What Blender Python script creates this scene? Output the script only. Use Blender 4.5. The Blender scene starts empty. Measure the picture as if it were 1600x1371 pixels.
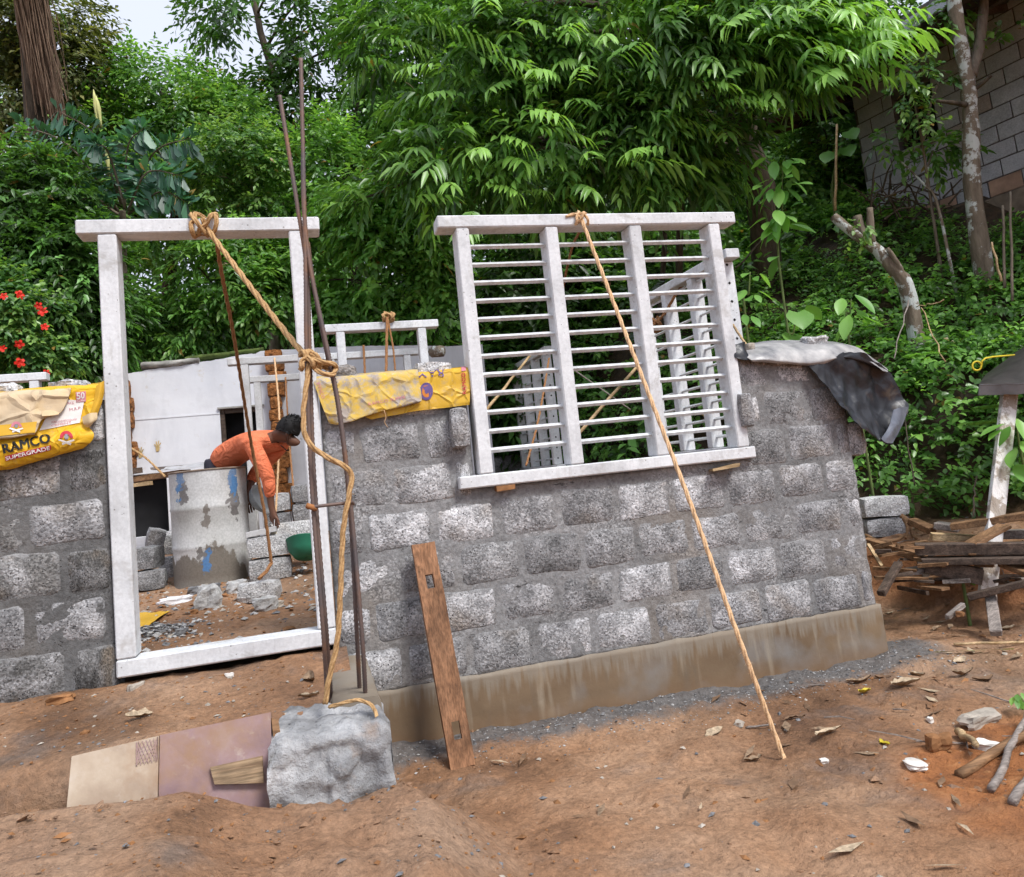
import bpy, math, random
import numpy as np
from mathutils import Vector, Matrix, noise, Quaternion

scene = bpy.context.scene
random.seed(7)
rng = np.random.default_rng(11)

# ------------------------------------------------------------------ camera
FPX, CX, CY = 1202.0, 800.0, 600.0          # focal length and principal point of the photograph in pixels
EYE = Vector((0.0, 0.0, 1.31))
RIGHT = Vector((0.96183304, -0.25347587, -0.10308828))
UP = Vector((0.0708071, -0.13335338, 0.9885359))
FWD = Vector((0.26431717, 0.95810587, 0.11031579))
cam_data = bpy.data.cameras.new('camera')
cam = bpy.data.objects.new('camera', cam_data)
scene.collection.objects.link(cam)
cam_data.sensor_fit = 'HORIZONTAL'
cam_data.sensor_width = 36.0
cam_data.lens = 36.0 * FPX / 1600.0
cam_data.shift_y = -85.5 / 1600.0
cam_data.clip_start = 0.05
cam_data.clip_end = 600.0
mw = Matrix((RIGHT, UP, -FWD)).transposed().to_4x4()
mw.translation = EYE
cam.matrix_world = mw
scene.camera = cam

# ------------------------------------------------------------------ sky, sun, exposure
SUN_EL, SUN_AZ = math.radians(52), math.radians(150)
world = bpy.data.worlds.new('World')
scene.world = world
world.use_nodes = True
wn = world.node_tree
for n in list(wn.nodes):
    wn.nodes.remove(n)
w_out = wn.nodes.new('ShaderNodeOutputWorld')
w_bg = wn.nodes.new('ShaderNodeBackground')
w_sky = wn.nodes.new('ShaderNodeTexSky')
w_sky.sky_type = 'NISHITA'
w_sky.sun_disc = False
w_sky.sun_elevation = SUN_EL
w_sky.sun_rotation = SUN_AZ
w_sky.dust_density = 3.0
w_sky.air_density = 1.0
w_mix = wn.nodes.new('ShaderNodeMix')
w_mix.data_type = 'RGBA'
w_mix.inputs[0].default_value = 0.82        # thin even cloud in front of the blue
w_mix.inputs[7].default_value = (7.7, 8.15, 9.6, 1.0)
wn.links.new(w_sky.outputs[0], w_mix.inputs[6])
wn.links.new(w_mix.outputs[2], w_bg.inputs[0])
w_bg.inputs[1].default_value = 0.084
wn.links.new(w_bg.outputs[0], w_out.inputs[0])

sun_data = bpy.data.lights.new('sun', 'SUN')
sun_data.energy = 2.4
sun_data.angle = math.radians(18)
sun_data.color = (1.0, 0.975, 0.94)
sun = bpy.data.objects.new('sun', sun_data)
scene.collection.objects.link(sun)
sdir = Vector((math.sin(SUN_AZ) * math.cos(SUN_EL), math.cos(SUN_AZ) * math.cos(SUN_EL), math.sin(SUN_EL)))
sun.rotation_euler = sdir.to_track_quat('Z', 'Y').to_euler()
sun.location = (4, -6, 9)

vs = scene.view_settings
vs.view_transform = 'Standard'
vs.look = 'None'
vs.exposure = 0.66
vs.gamma = 1.0
vs.use_curve_mapping = False
scene.cycles.max_bounces = 5
scene.cycles.diffuse_bounces = 3
scene.cycles.glossy_bounces = 2
scene.cycles.transmission_bounces = 3
scene.cycles.use_adaptive_sampling = True
scene.cycles.adaptive_threshold = 0.03
scene.cycles.caustics_reflective = False
scene.cycles.caustics_refractive = False

# ------------------------------------------------------------------ survey helpers (photo pixel -> place in the world)
D = 3.83                                     # distance of the front wall's face

def ray(px, py):
    return RIGHT * (px - CX) + UP * (CY - py) + FWD * FPX

def at(px, py, depth):
    return EYE + ray(px, py) * (depth / FPX)

def onY(px, py, y):
    d = ray(px, py)
    return EYE + d * ((y - EYE.y) / d.y)

def onX(px, py, x):
    d = ray(px, py)
    return EYE + d * ((x - EYE.x) / d.x)

def onZ(px, py, z):
    d = ray(px, py)
    return EYE + d * ((z - EYE.z) / d.z)

# ------------------------------------------------------------------ object helpers
COL = scene.collection

def thing(name, label, cat, loc=(0, 0, 0), group=None):
    o = bpy.data.objects.new(name, None)
    o.empty_display_size = 0.1
    o.location = loc
    COL.objects.link(o)
    o['label'] = label
    o['category'] = cat
    if group:
        o['group'] = group
    return o

def tag(o, label=None, cat=None, group=None, kind=None):
    if label: o['label'] = label
    if cat: o['category'] = cat
    if group: o['group'] = group
    if kind: o['kind'] = kind
    return o

def link(name, me, parent=None, loc=None, rot=None):
    o = bpy.data.objects.new(name, me)
    COL.objects.link(o)
    if parent is not None:
        o.parent = parent
        L = Vector((0, 0, 0)); p = parent
        while p is not None:
            L += p.location; p = p.parent
        if loc is None:
            # child mesh is in world coordinates: cancel the chain of parent offsets
            o.location = -L
        else:
            o.location = Vector(loc) - L
    elif loc is not None:
        o.location = loc
    if rot is not None:
        o.rotation_euler = rot
    return o

def sstep(a, b, x):
    t = min(1.0, max(0.0, (x - a) / (b - a)))
    return t * t * (3 - 2 * t)

def fbm(x, y, z=0.0, oct=3):
    return noise.fractal(Vector((x, y, z)), 1.0, 2.0, oct)

def crom(pts, n):
    """Catmull-Rom resample of a list of Vectors, n points in all"""
    pts = [Vector(p) for p in pts]
    P = [pts[0] * 2 - pts[1]] + pts + [pts[-1] * 2 - pts[-2]]
    out = []
    m = len(pts) - 1
    for i in range(n):
        s = i / (n - 1) * m
        k = min(int(s), m - 1); t = s - k
        a, b, c, d = P[k], P[k + 1], P[k + 2], P[k + 3]
        out.append(0.5 * ((2 * b) + (c - a) * t + (2 * a - 5 * b + 4 * c - d) * t * t + (3 * b - a - 3 * c + d) * t ** 3))
    return out

class MB:
    """collects faces; build() links them as one mesh object"""
    def __init__(self):
        self.v = []; self.f = []; self.m = []; self.cur = 0
    def add(self, vs, fs):
        o = len(self.v)
        self.v += [tuple(p) for p in vs]
        for f in fs:
            self.f.append(tuple(i + o for i in f)); self.m.append(self.cur)
        return o
    def box(self, lo, hi, M=None, jit=0.0, bev=0.0):
        x0, y0, z0 = lo; x1, y1, z1 = hi
        if bev <= 0:
            vs = [Vector(p) for p in ((x0,y0,z0),(x1,y0,z0),(x1,y1,z0),(x0,y1,z0),(x0,y0,z1),(x1,y0,z1),(x1,y1,z1),(x0,y1,z1))]
            fs = [(0,3,2,1),(4,5,6,7),(0,1,5,4),(1,2,6,5),(2,3,7,6),(3,0,4,7)]
        else:
            vs = []; idx = {}
            for ix in (0, 1):
                for iy in (0, 1):
                    for iz in (0, 1):
                        c = ((x0, x1)[ix], (y0, y1)[iy], (z0, z1)[iz])
                        s = (1 - 2 * ix, 1 - 2 * iy, 1 - 2 * iz)
                        for ax in range(3):
                            p = [c[k] + (s[k] * bev if k != ax else 0) for k in range(3)]
                            idx[(ix, iy, iz, ax)] = len(vs); vs.append(Vector(p))
            fs = []
            def q(*k): fs.append(tuple(idx[i] for i in k))
            for ax in range(3):
                a, b = [(1, 2), (2, 0), (0, 1)][ax]
                for s in (0, 1):
                    def key(u, w):
                        t = [0, 0, 0]; t[ax] = s; t[a] = u; t[b] = w
                        return (t[0], t[1], t[2], ax)
                    ring = [key(0, 0), key(1, 0), key(1, 1), key(0, 1)]
                    q(*(ring if s else ring[::-1]))
            for ax in range(3):   # edges parallel to ax
                a, b = [(1, 2), (2, 0), (0, 1)][ax]
                for u in (0, 1):
                    for w in (0, 1):
                        def key(e, face):
                            t = [0, 0, 0]; t[ax] = e; t[a] = u; t[b] = w
                            return (t[0], t[1], t[2], face)
                        r = [key(0, a), key(1, a), key(1, b), key(0, b)]
                        if (u + w) % 2 == 0: r = r[::-1]
                        q(*r)
            for ix in (0, 1):
                for iy in (0, 1):
                    for iz in (0, 1):
                        r = [(ix, iy, iz, 0), (ix, iy, iz, 1), (ix, iy, iz, 2)]
                        if (ix + iy + iz) % 2 == 0: r = r[::-1]
                        q(*r)
        if jit:
            vs = [p + Vector((random.uniform(-jit, jit), random.uniform(-jit, jit), random.uniform(-jit, jit))) for p in vs]
        if M is not None:
            vs = [M @ p for p in vs]
        return self.add(vs, fs)
    def obox(self, p0, p1, w, t, up=Vector((0, 0, 1)), bev=0.0, jit=0.0):
        """box from p0 to p1 with width w (sideways) and thickness t (along 'up')"""
        p0 = Vector(p0); p1 = Vector(p1); a = p1 - p0; L = a.length; a.normalize()
        s = a.cross(up).normalized(); u = s.cross(a)
        M = Matrix((a, s, u)).transposed().to_4x4(); M.translation = p0
        return self.box((0, -w / 2, -t / 2), (L, w / 2, t / 2), M, jit=jit, bev=bev)
    def tube(self, pts, rad, n=8, cap=True, twist=0.0):
        pts = [Vector(p) for p in pts]
        if not hasattr(rad, '__len__'): rad = [rad] * len(pts)
        vs = []; fs = []
        t0 = (pts[1] - pts[0]).normalized()
        nrm = t0.orthogonal().normalized()
        for i, p in enumerate(pts):
            if i == 0: t = pts[1] - pts[0]
            elif i == len(pts) - 1: t = pts[-1] - pts[-2]
            else: t = pts[i + 1] - pts[i - 1]
            if t.length < 1e-9: t = t0.copy()
            t.normalize()
            nrm = nrm - t * nrm.dot(t)
            if nrm.length < 1e-6: nrm = t.orthogonal()
            nrm.normalize()
            b = t.cross(nrm)
            for k in range(n):
                a = 2 * math.pi * k / n + twist * i
                vs.append(p + (nrm * math.cos(a) + b * math.sin(a)) * rad[i])
        for i in range(len(pts) - 1):
            for k in range(n):
                k2 = (k + 1) % n
                fs.append((i * n + k, i * n + k2, (i + 1) * n + k2, (i + 1) * n + k))
        if cap:
            fs.append(tuple(range(n))[::-1])
            fs.append(tuple((len(pts) - 1) * n + k for k in range(n)))
        return self.add(vs, fs)
    def grid(self, rows, closed=False):
        n = len(rows[0]); fs = []
        for i in range(len(rows) - 1):
            for k in range(n - 1 + (1 if closed else 0)):
                k2 = (k + 1) % n
                fs.append((i * n + k, i * n + k2, (i + 1) * n + k2, (i + 1) * n + k))
        return self.add([p for r in rows for p in r], fs)
    def poly(self, pts):
        return self.add(pts, [tuple(range(len(pts)))])
    def mesh(self, name, mats, smooth=False):
        me = bpy.data.meshes.new(name)
        me.from_pydata(self.v, [], self.f)
        if not isinstance(mats, (list, tuple)): mats = [mats]
        for m in mats: me.materials.append(m)
        if len(mats) > 1:
            me.polygons.foreach_set('material_index', self.m)
        if smooth:
            me.polygons.foreach_set('use_smooth', [True] * len(me.polygons))
        me.update()
        return me
    def build(self, name, mats, parent=None, smooth=False):
        return link(name, self.mesh(name, mats, smooth), parent)

def grab_mesh(o, name):
    """evaluated copy of an object's mesh (modifiers applied), source removed"""
    dg = bpy.context.evaluated_depsgraph_get()
    me = bpy.data.meshes.new_from_object(o.evaluated_get(dg))
    me.name = name
    d = o.data
    bpy.data.objects.remove(o)
    return me

# ------------------------------------------------------------------ material helpers
class G:
    def __init__(self, name, rough=0.8, spec=0.3):
        self.mat = bpy.data.materials.new(name)
        self.mat.use_nodes = True
        self.t = self.mat.node_tree
        self.b = self.t.nodes['Principled BSDF']
        self.b.inputs['Roughness'].default_value = rough
        self.b.inputs['Specular IOR Level'].default_value = spec
        self.tc = self.t.nodes.new('ShaderNodeTexCoord')
        self.co = self.tc.outputs['Object']
    def n(self, kind, **kw):
        nd = self.t.nodes.new(kind)
        for k, v in kw.items(): setattr(nd, k, v)
        return nd
    def l(self, a, b):
        self.t.links.new(a, b)
    def set(self, sock, val):
        if hasattr(val, 'is_linked') or hasattr(val, 'links'): self.l(val, sock)
        else: sock.default_value = val
    def rand(self):
        return self.n('ShaderNodeObjectInfo').outputs['Random']
    def jitter(self):
        """coordinates shifted by a random amount for every object"""
        r = self.rand()
        mm = self.n('ShaderNodeMath', operation='MULTIPLY'); self.l(r, mm.inputs[0]); mm.inputs[1].default_value = 37.0
        ad = self.n('ShaderNodeVectorMath', operation='ADD')
        self.l(self.co, ad.inputs[0]); self.l(mm.outputs[0], ad.inputs[1])
        self.co = ad.outputs[0]
        return self
    def stretch(self, s):
        mp = self.n('ShaderNodeMapping'); self.l(self.co, mp.inputs[0]); mp.inputs['Scale'].default_value = s
        return mp.outputs[0]
    def noise(self, scale, detail=4, rough=0.55, vec=None, dist=0.0):
        nd = self.n('ShaderNodeTexNoise')
        nd.inputs['Scale'].default_value = scale; nd.inputs['Detail'].default_value = detail
        nd.inputs['Roughness'].default_value = rough; nd.inputs['Distortion'].default_value = dist
        self.l(vec if vec is not None else self.co, nd.inputs['Vector'])
        return nd.outputs['Fac']
    def vor(self, scale, feature='F1', vec=None, out='Distance', rnd=1.0):
        nd = self.n('ShaderNodeTexVoronoi', feature=feature)
        nd.inputs['Scale'].default_value = scale; nd.inputs['Randomness'].default_value = rnd
        self.l(vec if vec is not None else self.co, nd.inputs['Vector'])
        return nd.outputs[out]
    def ramp(self, fac, stops):
        nd = self.n('ShaderNodeValToRGB')
        el = nd.color_ramp.elements
        while len(el) > 1: el.remove(el[0])
        for i, (p, c) in enumerate(stops):
            if not hasattr(c, '__len__'): c = (c, c, c)
            e = el[0] if i == 0 else el.new(p)
            e.position = p; e.color = (*c[:3], 1)
        self.l(fac, nd.inputs[0])
        return nd.outputs[0]
    def mix(self, fac, a, b, blend='MIX'):
        nd = self.n('ShaderNodeMix', data_type='RGBA', blend_type=blend)
        nd.clamp_factor = True
        self.set(nd.inputs[0], fac)
        for k, x in ((6, a), (7, b)):
            if isinstance(x, tuple): nd.inputs[k].default_value = (*x[:3], 1)
            else: self.set(nd.inputs[k], x)
        return nd.outputs[2]
    def math(self, op, a, b=0.0):
        nd = self.n('ShaderNodeMath', operation=op)
        self.set(nd.inputs[0], a); self.set(nd.inputs[1], b)
        return nd.outputs[0]
    def bump(self, h, strength=0.4, dist=0.01):
        nd = self.n('ShaderNodeBump'); nd.inputs['Strength'].default_value = strength; nd.inputs['Distance'].default_value = dist
        self.l(h, nd.inputs['Height'])
        if self.b.inputs['Normal'].links: self.l(self.b.inputs['Normal'].links[0].from_socket, nd.inputs['Normal'])
        self.l(nd.outputs[0], self.b.inputs['Normal'])
        return self
    def color(self, c):
        if isinstance(c, tuple): self.b.inputs['Base Color'].default_value = (*c[:3], 1)
        else: self.l(c, self.b.inputs['Base Color'])
        return self
    def rough(self, c):
        self.set(self.b.inputs['Roughness'], c)
        return self

def plain(name, col, rough=0.7, var=0.25, scale=12, bump=0.25, bscale=60, metal=0.0, jit=True, bdist=0.004):
    g = G(name, rough)
    if jit: g.jitter()
    n1 = g.noise(scale, 5)
    c2 = tuple(max(0, x * (1 - var)) for x in col); c3 = tuple(min(1, x * (1 + var)) for x in col)
    g.color(g.ramp(n1, [(0.3, c2), (0.7, c3)]))
    if bump: g.bump(g.noise(bscale, 5), bump, bdist)
    g.b.inputs['Metallic'].default_value = metal
    return g.mat

def crease(g, scale=13, strength=0.6, dist=0.01):
    v = g.n('ShaderNodeTexVoronoi', feature='DISTANCE_TO_EDGE'); v.inputs['Scale'].default_value = scale
    w = g.n('ShaderNodeVectorMath', operation='ADD'); g.l(g.co, w.inputs[0])
    nn_ = g.n('ShaderNodeTexNoise'); nn_.inputs['Scale'].default_value = scale * 0.7; g.l(g.co, nn_.inputs['Vector'])
    sc_ = g.n('ShaderNodeVectorMath', operation='SCALE'); g.l(nn_.outputs['Color'], sc_.inputs[0]); sc_.inputs['Scale'].default_value = 0.09
    g.l(sc_.outputs[0], w.inputs[1]); g.l(w.outputs[0], v.inputs['Vector'])
    g.bump(g.ramp(v.outputs['Distance'], [(0.0, 1.0), (0.12, 0.25), (0.5, 0.0)]), strength, dist)
    return g
# --- materials
def mortar_color(g, co):
    c = g.ramp(g.noise(2.2, 5, 0.6, co), [(0.3, (0.16, 0.16, 0.16)), (0.5, (0.235, 0.235, 0.236)), (0.72, (0.32, 0.32, 0.322))])
    return g.mix(1.0, c, g.ramp(g.noise(46, 5, 0.7, co), [(0.32, 0.66), (0.62, 1.15)]), 'MULTIPLY')

def m_block(name, lo, hi, white=0.55, tan=0.0, smear=False):
    g = G(name, 0.93, 0.15)
    co0 = g.co
    g.jitter()
    r = g.rand()
    base = g.ramp(g.noise(7, 4), [(0.3, lo), (0.7, hi)])
    pale = g.ramp(g.noise(6.5, 4, 0.65), [(0.46, 0.0), (0.64, 1.0)])
    tn = g.ramp(g.noise(3.1, 3), [(0.55, 0.0), (0.7, 1.0)])
    base = g.mix(g.math('MULTIPLY', tn, 0.3 + tan), base, (0.33, 0.25, 0.17))
    grn = g.vor(130, out='Color')
    gs = g.n('ShaderNodeSeparateColor'); g.l(grn, gs.inputs[0])
    chips = g.ramp(gs.outputs[0], [(0.0, 0.55), (0.6, 1.0), (1.0, 1.5)])
    base = g.mix(1.0, base, chips, 'MULTIPLY')
    base = g.mix(g.math('MULTIPLY', g.math('MULTIPLY', pale, white), gs.outputs[1]), base, (0.78, 0.78, 0.8))
    pit = g.vor(80)
    n2 = g.noise(24, 4, 0.6)
    pits = g.ramp(g.math('ADD', pit, g.math('MULTIPLY', n2, 0.9)), [(0.5, 1.0), (0.62, 0.0)])
    base = g.mix(g.math('MULTIPLY', pits, 0.9), base, (0.03, 0.03, 0.032))
    tone = g.ramp(r, [(0.0, 0.66), (0.5, 0.92), (1.0, 1.2)])
    base = g.mix(1.0, base, tone, 'MULTIPLY')
    if smear:      # mortar wiped thinly over the arrises of the block
        sx = g.n('ShaderNodeSeparateXYZ'); g.l(co0, sx.inputs[0])
        ax = g.math('MULTIPLY', g.math('ABSOLUTE', sx.outputs['X']), 1 / 0.141); az = g.math('MULTIPLY', g.math('ABSOLUTE', sx.outputs['Z']), 1 / 0.089)
        e = g.math('ADD', g.math('MAXIMUM', ax, az), g.math('MULTIPLY', g.math('SUBTRACT', g.noise(16, 5, 0.65), 0.5), 1.0))
        base = g.mix(g.ramp(e, [(0.9, 0.0), (1.12, 0.8)]), base, mortar_color(g, g.co))
    g.color(base)
    g.bump(g.math('SUBTRACT', g.noise(75, 3), g.math('MULTIPLY', pits, 1.6)), 0.9, 0.009)
    return g.mat

MAT = {}
MAT['block'] = m_block('block_concrete', (0.2, 0.2, 0.205), (0.38, 0.38, 0.385), 0.75)
MAT['wall_block'] = m_block('wall_block', (0.2, 0.2, 0.205), (0.38, 0.38, 0.385), 0.9, smear=True)
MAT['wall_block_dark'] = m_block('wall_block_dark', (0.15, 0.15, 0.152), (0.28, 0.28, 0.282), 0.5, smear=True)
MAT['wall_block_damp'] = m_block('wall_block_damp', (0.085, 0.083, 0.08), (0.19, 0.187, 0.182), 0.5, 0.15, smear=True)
MAT['block_dark'] = m_block('block_concrete_dark', (0.13, 0.13, 0.132), (0.26, 0.26, 0.262), 0.35)
MAT['block_pale'] = m_block('block_concrete_pale', (0.34, 0.34, 0.34), (0.56, 0.56, 0.56), 0.4)

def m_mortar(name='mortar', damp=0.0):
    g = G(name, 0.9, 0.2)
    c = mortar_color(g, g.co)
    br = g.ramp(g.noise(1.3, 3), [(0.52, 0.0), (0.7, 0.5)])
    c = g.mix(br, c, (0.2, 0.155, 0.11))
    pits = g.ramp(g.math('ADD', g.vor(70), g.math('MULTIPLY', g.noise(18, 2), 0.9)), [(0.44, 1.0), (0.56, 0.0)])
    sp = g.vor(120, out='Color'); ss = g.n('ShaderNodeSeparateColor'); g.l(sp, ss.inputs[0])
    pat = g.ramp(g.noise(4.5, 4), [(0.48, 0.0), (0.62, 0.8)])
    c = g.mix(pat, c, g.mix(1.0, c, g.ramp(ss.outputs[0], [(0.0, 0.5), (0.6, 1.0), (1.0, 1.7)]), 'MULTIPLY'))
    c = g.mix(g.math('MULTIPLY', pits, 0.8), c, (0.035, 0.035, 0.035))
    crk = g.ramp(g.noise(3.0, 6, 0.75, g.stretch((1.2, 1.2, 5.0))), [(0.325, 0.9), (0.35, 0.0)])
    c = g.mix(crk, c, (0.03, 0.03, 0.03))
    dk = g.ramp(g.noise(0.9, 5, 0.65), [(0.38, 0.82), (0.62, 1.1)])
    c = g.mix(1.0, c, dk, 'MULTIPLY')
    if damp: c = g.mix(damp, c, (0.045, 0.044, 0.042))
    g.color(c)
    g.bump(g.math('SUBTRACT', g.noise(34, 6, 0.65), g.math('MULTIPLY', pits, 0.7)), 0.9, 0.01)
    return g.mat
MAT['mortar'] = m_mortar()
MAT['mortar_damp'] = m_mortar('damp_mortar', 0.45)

def m_plinth():
    g = G('plinth_render', 0.75, 0.3)
    c = g.ramp(g.noise(1.8, 5, 0.6), [(0.3, (0.11, 0.072, 0.042)), (0.7, (0.2, 0.14, 0.085))])
    gr = g.ramp(g.noise(2.6, 4), [(0.5, 0.0), (0.68, 0.75)])
    c = g.mix(gr, c, (0.21, 0.205, 0.195))
    run = g.ramp(g.noise(1.0, 3, 0.5, g.stretch((17, 17, 1.5))), [(0.58, 0.0), (0.7, 0.5)])
    c = g.mix(run, c, (0.33, 0.28, 0.21))
    drk = g.ramp(g.noise(1.0, 4, 0.5, g.stretch((14, 14, 3.0))), [(0.6, 0.0), (0.75, 0.55)])
    c = g.mix(drk, c, (0.12, 0.1, 0.075))
    sz = g.n('ShaderNodeSeparateXYZ'); g.l(g.co, sz.inputs[0])
    lvl = g.math('SUBTRACT', g.math('MULTIPLY', sz.outputs['Z'], 3.0), g.math('MULTIPLY', g.noise(1.0, 3, 0.6, g.stretch((34, 34, 0.45))), 1.0))
    c = g.mix(g.ramp(lvl, [(0.22, 0.0), (0.42, 0.6)]), c, (0.25, 0.222, 0.18))
    c = g.mix(g.ramp(g.math('ADD', sz.outputs['Z'], g.math('MULTIPLY', g.noise(4, 4), 0.12)), [(0.1, 0.8), (0.22, 0.0)]), c, (0.2, 0.12, 0.065))
    g.color(c)
    g.rough(g.ramp(g.noise(3, 3), [(0.35, 0.55), (0.65, 0.85)]))
    g.bump(g.noise(22, 6, 0.6), 0.35, 0.006)
    return g.mat
MAT['plinth'] = m_plinth()

def m_frame(name='frame_concrete', base=(0.64, 0.655, 0.67), k=1.0):
    g = G(name, 0.82, 0.25).jitter()
    c = g.ramp(g.noise(3.5, 5, 0.6), [(0.28, tuple(x * 0.74 for x in base)), (0.5, base), (0.75, tuple(min(1, x * 1.17) for x in base))])
    fine = g.ramp(g.noise(55, 4, 0.65), [(0.3, 0.86), (0.65, 1.06)])
    c = g.mix(1.0, c, fine, 'MULTIPLY')
    st = g.ramp(g.noise(6.0, 4, 0.7), [(0.6, 0.0), (0.74, 0.55)])
    c = g.mix(st, c, (0.3, 0.27, 0.235))
    wt = g.ramp(g.noise(4.1, 2, 0.5), [(0.66, 0.0), (0.7, 0.7)])
    c = g.mix(wt, c, (0.78, 0.78, 0.78))
    dr = g.ramp(g.noise(1.0, 5, 0.6, g.stretch((30, 30, 2.0))), [(0.55, 0.0), (0.72, 0.45)])
    c = g.mix(dr, c, (0.46, 0.465, 0.47))
    ph = g.ramp(g.math('ADD', g.vor(34), g.math('MULTIPLY', g.noise(5, 2), 0.5)), [(0.29, 1.0), (0.33, 0.0)])
    c = g.mix(g.math('MULTIPLY', ph, 0.75), c, (0.16, 0.15, 0.14))
    sm = g.ramp(g.noise(2.6, 5, 0.75, None, 1.2), [(0.57, 0.0), (0.66, 0.5)])
    c = g.mix(sm, c, (0.36, 0.345, 0.32))
    g.color(c)
    g.bump(ph, -0.5, 0.004)
    g.bump(g.noise(90, 4), 0.25, 0.003)
    return g.mat
MAT['frame'] = m_frame()
MAT['frame_grey'] = m_frame('frame_concrete_grey', (0.5, 0.5, 0.5))

MAT['steel'] = plain('galvanised_bar', (0.6, 0.62, 0.63), 0.45, 0.22, 30, 0.15, 150, metal=0.25)

def m_rebar():
    g = G('rebar_steel', 0.6, 0.4)
    c = g.ramp(g.noise(5, 5, 0.6), [(0.38, (0.115, 0.098, 0.1)), (0.55, (0.17, 0.115, 0.095)), (0.72, (0.27, 0.13, 0.06))])
    g.color(c); g.b.inputs['Metallic'].default_value = 0.35
    g.bump(g.noise(120, 3), 0.3, 0.002)
    return g.mat
MAT['rebar'] = m_rebar()
MAT['rust'] = plain('rust', (0.28, 0.12, 0.045), 0.85, 0.4, 30, 0.4, 90)

def m_rope(name, a, b):
    g = G(name, 0.9, 0.15)
    c = g.ramp(g.noise(90, 4, 0.7), [(0.3, a), (0.7, b)])
    g.color(c)
    g.bump(g.noise(240, 3), 0.5, 0.002)
    return g.mat
MAT['rope'] = m_rope('coir_rope', (0.31, 0.17, 0.07), (0.6, 0.4, 0.2))
MAT['rope_pale'] = m_rope('pale_coir_rope', (0.5, 0.3, 0.15), (0.8, 0.56, 0.34))
MAT['rope_brown'] = m_rope('brown_coir_rope', (0.2, 0.09, 0.04), (0.42, 0.22, 0.1))

def m_mud():
    g = G('red_mud', 0.85, 0.3)
    c = g.ramp(g.noise(1.1, 6, 0.62), [(0.28, (0.15, 0.08, 0.045)), (0.45, (0.305, 0.165, 0.088)), (0.6, (0.4, 0.245, 0.148)), (0.78, (0.33, 0.155, 0.065))])
    big = g.ramp(g.noise(0.55, 4, 0.6), [(0.48, 0.0), (0.66, 0.6)])
    c = g.mix(big, c, (0.26, 0.19, 0.14))
    wet = g.ramp(g.noise(0.8, 5, 0.65, None, 0.8), [(0.5, 1.0), (0.64, 0.62)])
    c = g.mix(1.0, c, wet, 'MULTIPLY')
    gry = g.ramp(g.noise(1.7, 5, 0.65), [(0.56, 0.0), (0.7, 0.6)])
    c = g.mix(gry, c, (0.16, 0.135, 0.12))
    fine = g.ramp(g.noise(38, 6, 0.75), [(0.3, 0.55), (0.68, 1.2)])
    c = g.mix(1.0, c, fine, 'MULTIPLY')
    peb = g.ramp(g.vor(42), [(0.1, 1.0), (0.2, 0.0)])
    pm = g.ramp(g.noise(9, 3), [(0.55, 0.0), (0.65, 0.5)])
    c = g.mix(g.math('MULTIPLY', peb, pm), c, (0.44, 0.33, 0.24))
    aa = g.n('ShaderNodeAttribute', attribute_name='ash')
    c = g.mix(g.ramp(g.math('ADD', aa.outputs['Fac'], g.math('MULTIPLY', g.math('SUBTRACT', g.noise(5, 5, 0.7), 0.5), 1.1)), [(0.35, 0.0), (0.75, 0.9)]), c, g.ramp(g.noise(30, 5, 0.7), [(0.3, (0.06, 0.06, 0.062)), (0.7, (0.17, 0.168, 0.165))]))
    ra = g.n('ShaderNodeAttribute', attribute_name='red')
    c = g.mix(ra.outputs['Fac'], c, g.ramp(g.noise(7, 6, 0.75), [(0.3, (0.13, 0.05, 0.02)), (0.55, (0.33, 0.13, 0.045)), (0.72, (0.46, 0.22, 0.09))]))
    ha = g.n('ShaderNodeAttribute', attribute_name='humus')
    c = g.mix(ha.outputs['Fac'], c, g.ramp(g.noise(9, 5, 0.7), [(0.35, (0.022, 0.016, 0.01)), (0.6, (0.07, 0.045, 0.026)), (0.75, (0.12, 0.075, 0.04))]))
    g.color(c)
    g.rough(g.ramp(g.noise(1.3, 4), [(0.35, 0.5), (0.6, 0.92)]))
    g.bump(g.noise(7, 6, 0.65), 0.7, 0.05)
    g.bump(g.noise(48, 5, 0.7), 0.7, 0.014)
    g.bump(g.noise(170, 4, 0.7), 0.5, 0.004)
    return g.mat
MAT['mud'] = m_mud()

def m_wood(name, a, b, axis=(1, 14, 14), rough=0.75):
    g = G(name, rough, 0.3).jitter()
    v = g.stretch(axis)
    c = g.ramp(g.noise(2.2, 6, 0.6, v, 0.6), [(0.3, a), (0.68, b)])
    st = g.ramp(g.noise(5, 4), [(0.3, 0.6), (0.6, 1.1)])
    c = g.mix(1.0, c, st, 'MULTIPLY')
    v2 = g.stretch(tuple(5.0 * q for q in axis))
    c = g.mix(1.0, c, g.ramp(g.noise(2.0, 4, 0.6, v2), [(0.35, 0.62), (0.6, 1.12)]), 'MULTIPLY')
    kn = g.ramp(g.noise(9, 4, 0.7), [(0.62, 0.0), (0.74, 0.75)])
    c = g.mix(kn, c, tuple(q * 0.5 for q in a))
    g.color(c)
    g.bump(g.noise(5, 6, 0.6, v), 0.5, 0.006)
    return g.mat
MAT['wood_dark'] = m_wood('old_dark_timber', (0.045, 0.031, 0.024), (0.15, 0.105, 0.078))
MAT['wood_brown'] = m_wood('brown_timber', (0.13, 0.068, 0.032), (0.32, 0.18, 0.09))
MAT['wood_grey'] = m_wood('grey_weathered_timber', (0.16, 0.135, 0.12), (0.36, 0.31, 0.275))
MAT['wood_plank'] = m_wood('orange_brown_timber', (0.16, 0.075, 0.035), (0.39, 0.2, 0.105), (14, 14, 1))
MAT['wood_pale'] = m_wood('pale_timber', (0.34, 0.22, 0.1), (0.62, 0.45, 0.26))

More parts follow.
